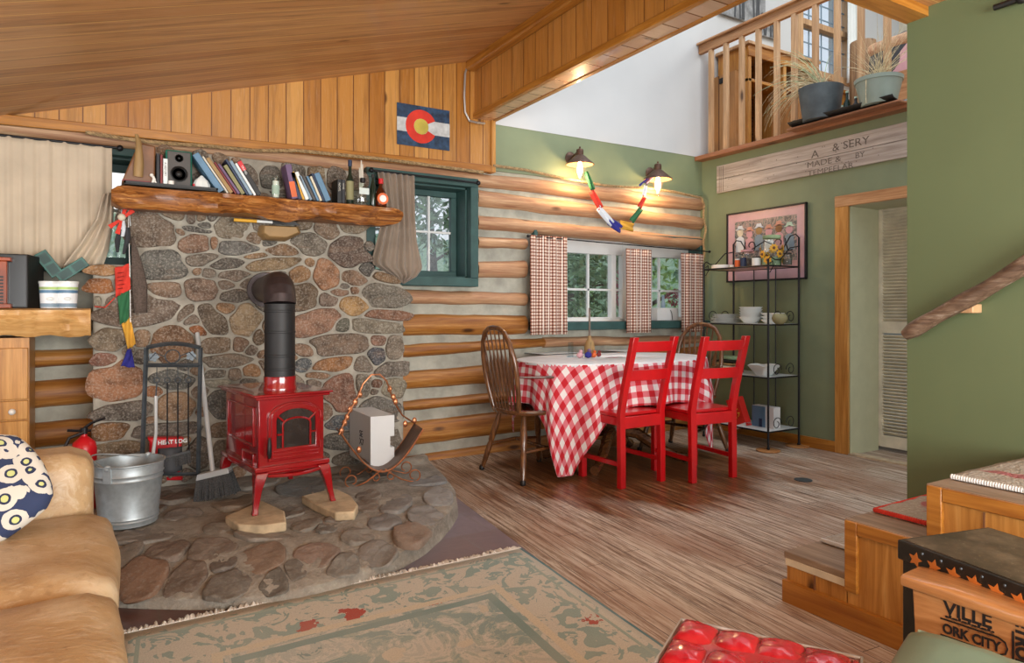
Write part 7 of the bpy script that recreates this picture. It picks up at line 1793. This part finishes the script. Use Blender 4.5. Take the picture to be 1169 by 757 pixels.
# ------------------------------------------------------------------ outside the windows
o = S(MB().box((-8,YA+.6,-.45),(26,40,-.40)).build('ground_outside', 'ground_out'))
rng = random.Random(11)
def leafcloud(mb, c, r, n, s_):
    for _ in range(n):
        d = V((rng.gauss(0,1), rng.gauss(0,1), rng.gauss(0,1))); d = d.normalized()*r*rng.uniform(.5,1)**.5; p = c+V((d.x, d.y, d.z*.9))
        a = V((rng.uniform(-1,1), rng.uniform(-1,1), rng.uniform(-1,1))).normalized()*s_; b = a.cross(V((rng.uniform(-1,1), rng.uniform(-1,1), rng.uniform(-1,1)))).normalized()*s_*.7
        mb.face([mb.bm.verts.new(q) for q in (p-a, p+b*.5, p+a, p-b*.5)])
def tree(x, y, h, r, kind, lb, mat, n=700, s_=.12, tr=.14):
    t_ = thing('garden_tree', (x,y,-.4), lb, 'tree', 'trees outside the windows')
    mb = MB(); mb.tube([(x,y,-.4),(x+.05,y,h*.3),(x-.05,y,h*.6),(x,y,h)], [tr,tr*.85,tr*.6,tr*.2], 10)
    br_ = []
    for k in range(12):
        a = rng.uniform(0,6.28); z = h*rng.uniform(.25,.9); e = V((x+cos(a)*r*.8, y+sin(a)*r*.8, z+rng.uniform(-.1,.6))); mb.tube([(x,y,z),(e+V((x,y,z)))*.5+V((0,0,.1)),e], [tr*.3,tr*.2,tr*.08], 5); br_.append(e)
    mb.build('trunk', 'bark', t_)
    mb = MB()
    for e in br_: leafcloud(mb, e, r*.45, n//12, s_)
    leafcloud(mb, V((x,y,h)), r*.6, n//5, s_)
    mb.build('foliage', mat, t_, sharp=180)
tree(5.1, 8.4, 3.6, 1.3, 0, 'large pine with a thick trunk seen through the left pane of the wide window', 'leaf_dark', 1500, .09, .17)
tree(7.4, 10.8, 4.0, 1.7, 0, 'dark green tree behind the middle pane of the wide window', 'leaf_dark', 1800, .11, .13)
tree(9.3, 10.4, 4.2, 1.6, 0, 'tree with a grey trunk seen through the right pane of the wide window', 'leaf_dark', 1600, .11, .16)
tree(12.5, 14.0, 5.5, 2.6, 0, 'broad tree farther back behind the wide window', 'leaf_light', 1800, .16, .2)
tree(4.3, 9.6, 4.6, 1.9, 0, 'pale leafy tree seen through the small window', 'leaf_pale', 2400, .05, .09)
tree(2.2, 9.0, 3.2, 1.5, 0, 'pale tree low outside the small window', 'leaf_pale', 1500, .05, .08)
tree(-2.0, 10.0, 3.8, 1.8, 0, 'pale tree outside the left window', 'leaf_pale', 1200, .06, .1)
tree(16.0, 2.5, 6.4, 2.4, 0, 'pale tree outside the upper loft window', 'leaf_pale', 1500, .08, .12)
for i, (x, y, r, m) in enumerate(((6.2,7.6,.7,'leaf_light'),(7.6,8.2,.8,'leaf_light'),(4.0,7.4,.5,'leaf_pale'),(9.4,8.8,.9,'leaf_light'),(3.0,7.6,.6,'leaf_pale'))):
    b_ = thing('garden_bush', (x,y,-.4), ('yellow-green bush low behind the middle of the wide window','yellow-green bush at the right side outside the wide window','pale bush outside between the two windows','light bush farthest right outside the wide window','pale bush below the small window')[i], 'bush', 'bushes outside the windows')
    mb = MB(); leafcloud(mb, V((x,y,.2)), r, 700, .06); mb.build('foliage', m, b_, sharp=180)
    mb = MB(); 
    for k in range(5): mb.tube([(x,y,-.4),(x+rng.uniform(-.3,.3),y+rng.uniform(-.3,.3),.5)], .012, 4)
    mb.build('stems', 'bark', b_)
hb = thing('red_garden_flowers', onY(708,330,6.6).xy.to_3d(), 'dark pink flower spray outside the wide window', 'flowers')
plain('flower_pink', 'a8344e', .8)
for x, y in ((708,318),(712,340),(770,340)):
    c_ = onY(x, y, 6.6); mb = MB(); leafcloud(mb, c_, .13, 120, .03); mb.build('blossom', 'flower_pink', hb, sharp=180); MB().tube([(c_.x,c_.y,-.4), tuple(c_)], .008, 5).build('stem', 'leaf_dark', hb)

mb = MB(); mb.grid(lambda u, v: V((-14+44*u, YA+9+18*v, -.5+5.2*v**.8+.9*mnoise.fractal(V((u*26, v*7, 1)), .8, 2, 4))), 90, 30)
t = NT('hill_green'); n = t.noise(t.tc(), 1.4, 6, .75, .6); t.set(color=t.ramp(n, [(.3, '6f8a68'), (.45, '95ac80'), (.55, 'b6c39d'), (.7, '7f9477')]), rough=1.0)  # hill greens lightened too, in place of sunlight outside
S(mb.build('hill_outside', 'hill_green'))
# ------------------------------------------------------------------ camera, light, world
cam = bpy.data.cameras.new('camera'); co = bpy.data.objects.new('camera', cam); COL.objects.link(co)
co.location = CAM; co.rotation_euler = (pi/2, 0, YAW-pi/2)
cam.sensor_fit = 'HORIZONTAL'; cam.sensor_width = 36; cam.lens = 36*F/1169
cam.shift_y = -(378.5-HY)/1169*1.0; cam.clip_start = .05; cam.clip_end = 200
SC.camera = co
w = bpy.data.worlds.new('World'); SC.world = w; w.use_nodes = True; nt = w.node_tree
bg = nt.nodes['Background']; tc = nt.nodes.new('ShaderNodeTexCoord'); sp = nt.nodes.new('ShaderNodeSeparateXYZ'); cr = nt.nodes.new('ShaderNodeValToRGB')
nt.links.new(tc.outputs['Generated'], sp.inputs[0]); nt.links.new(sp.outputs[2], cr.inputs[0]); nt.links.new(cr.outputs[0], bg.inputs[0])
cr.color_ramp.elements[0].color = (.86,.90,.93,1); cr.color_ramp.elements[1].color = (.50,.68,.92,1); cr.color_ramp.elements[1].position = .8
bg.inputs[1].default_value = .95
def area(name, loc, rot, sx, sy, e, col=(1,1,1)):
    l = bpy.data.lights.new(name, 'AREA'); l.shape = 'RECTANGLE'; l.size = sx; l.size_y = sy; l.energy = e; l.color = col
    o = bpy.data.objects.new(name, l); COL.objects.link(o); o.location = loc; o.rotation_euler = rot; return o
area('fill_behind_camera', (1.5,-2.3,1.15), (radians(97),0,0), 4.2, 1.5, 340, (1,.98,.95))  # added fill lamp, not a window; brightens the room from behind the camera
area('fill_left', (-2.2,.6,.85), (radians(97),0,radians(-90)), 2.6, 1.0, 90, (1,.98,.96))  # lamp added at the left to lift sofa and hearth, no window there
area('fill_dining_top', (4.0,2.6,4.9), (0,0,0), 1.6, 3.0, 52, (1,.98,.95))  # overhead lamp added to light the white upper wall, no roof opening
area('fill_loft', (6.4,2.4,5.0), (0,0,0), 1.2, 2.4, 45, (1,.95,.86))  # extra warm lamp added because the loft was too dim
SC.view_settings.view_transform = 'Standard'; SC.view_settings.look = 'None'; SC.view_settings.gamma = 1; SC.view_settings.exposure = 0.12
SC.view_settings.use_curve_mapping = False
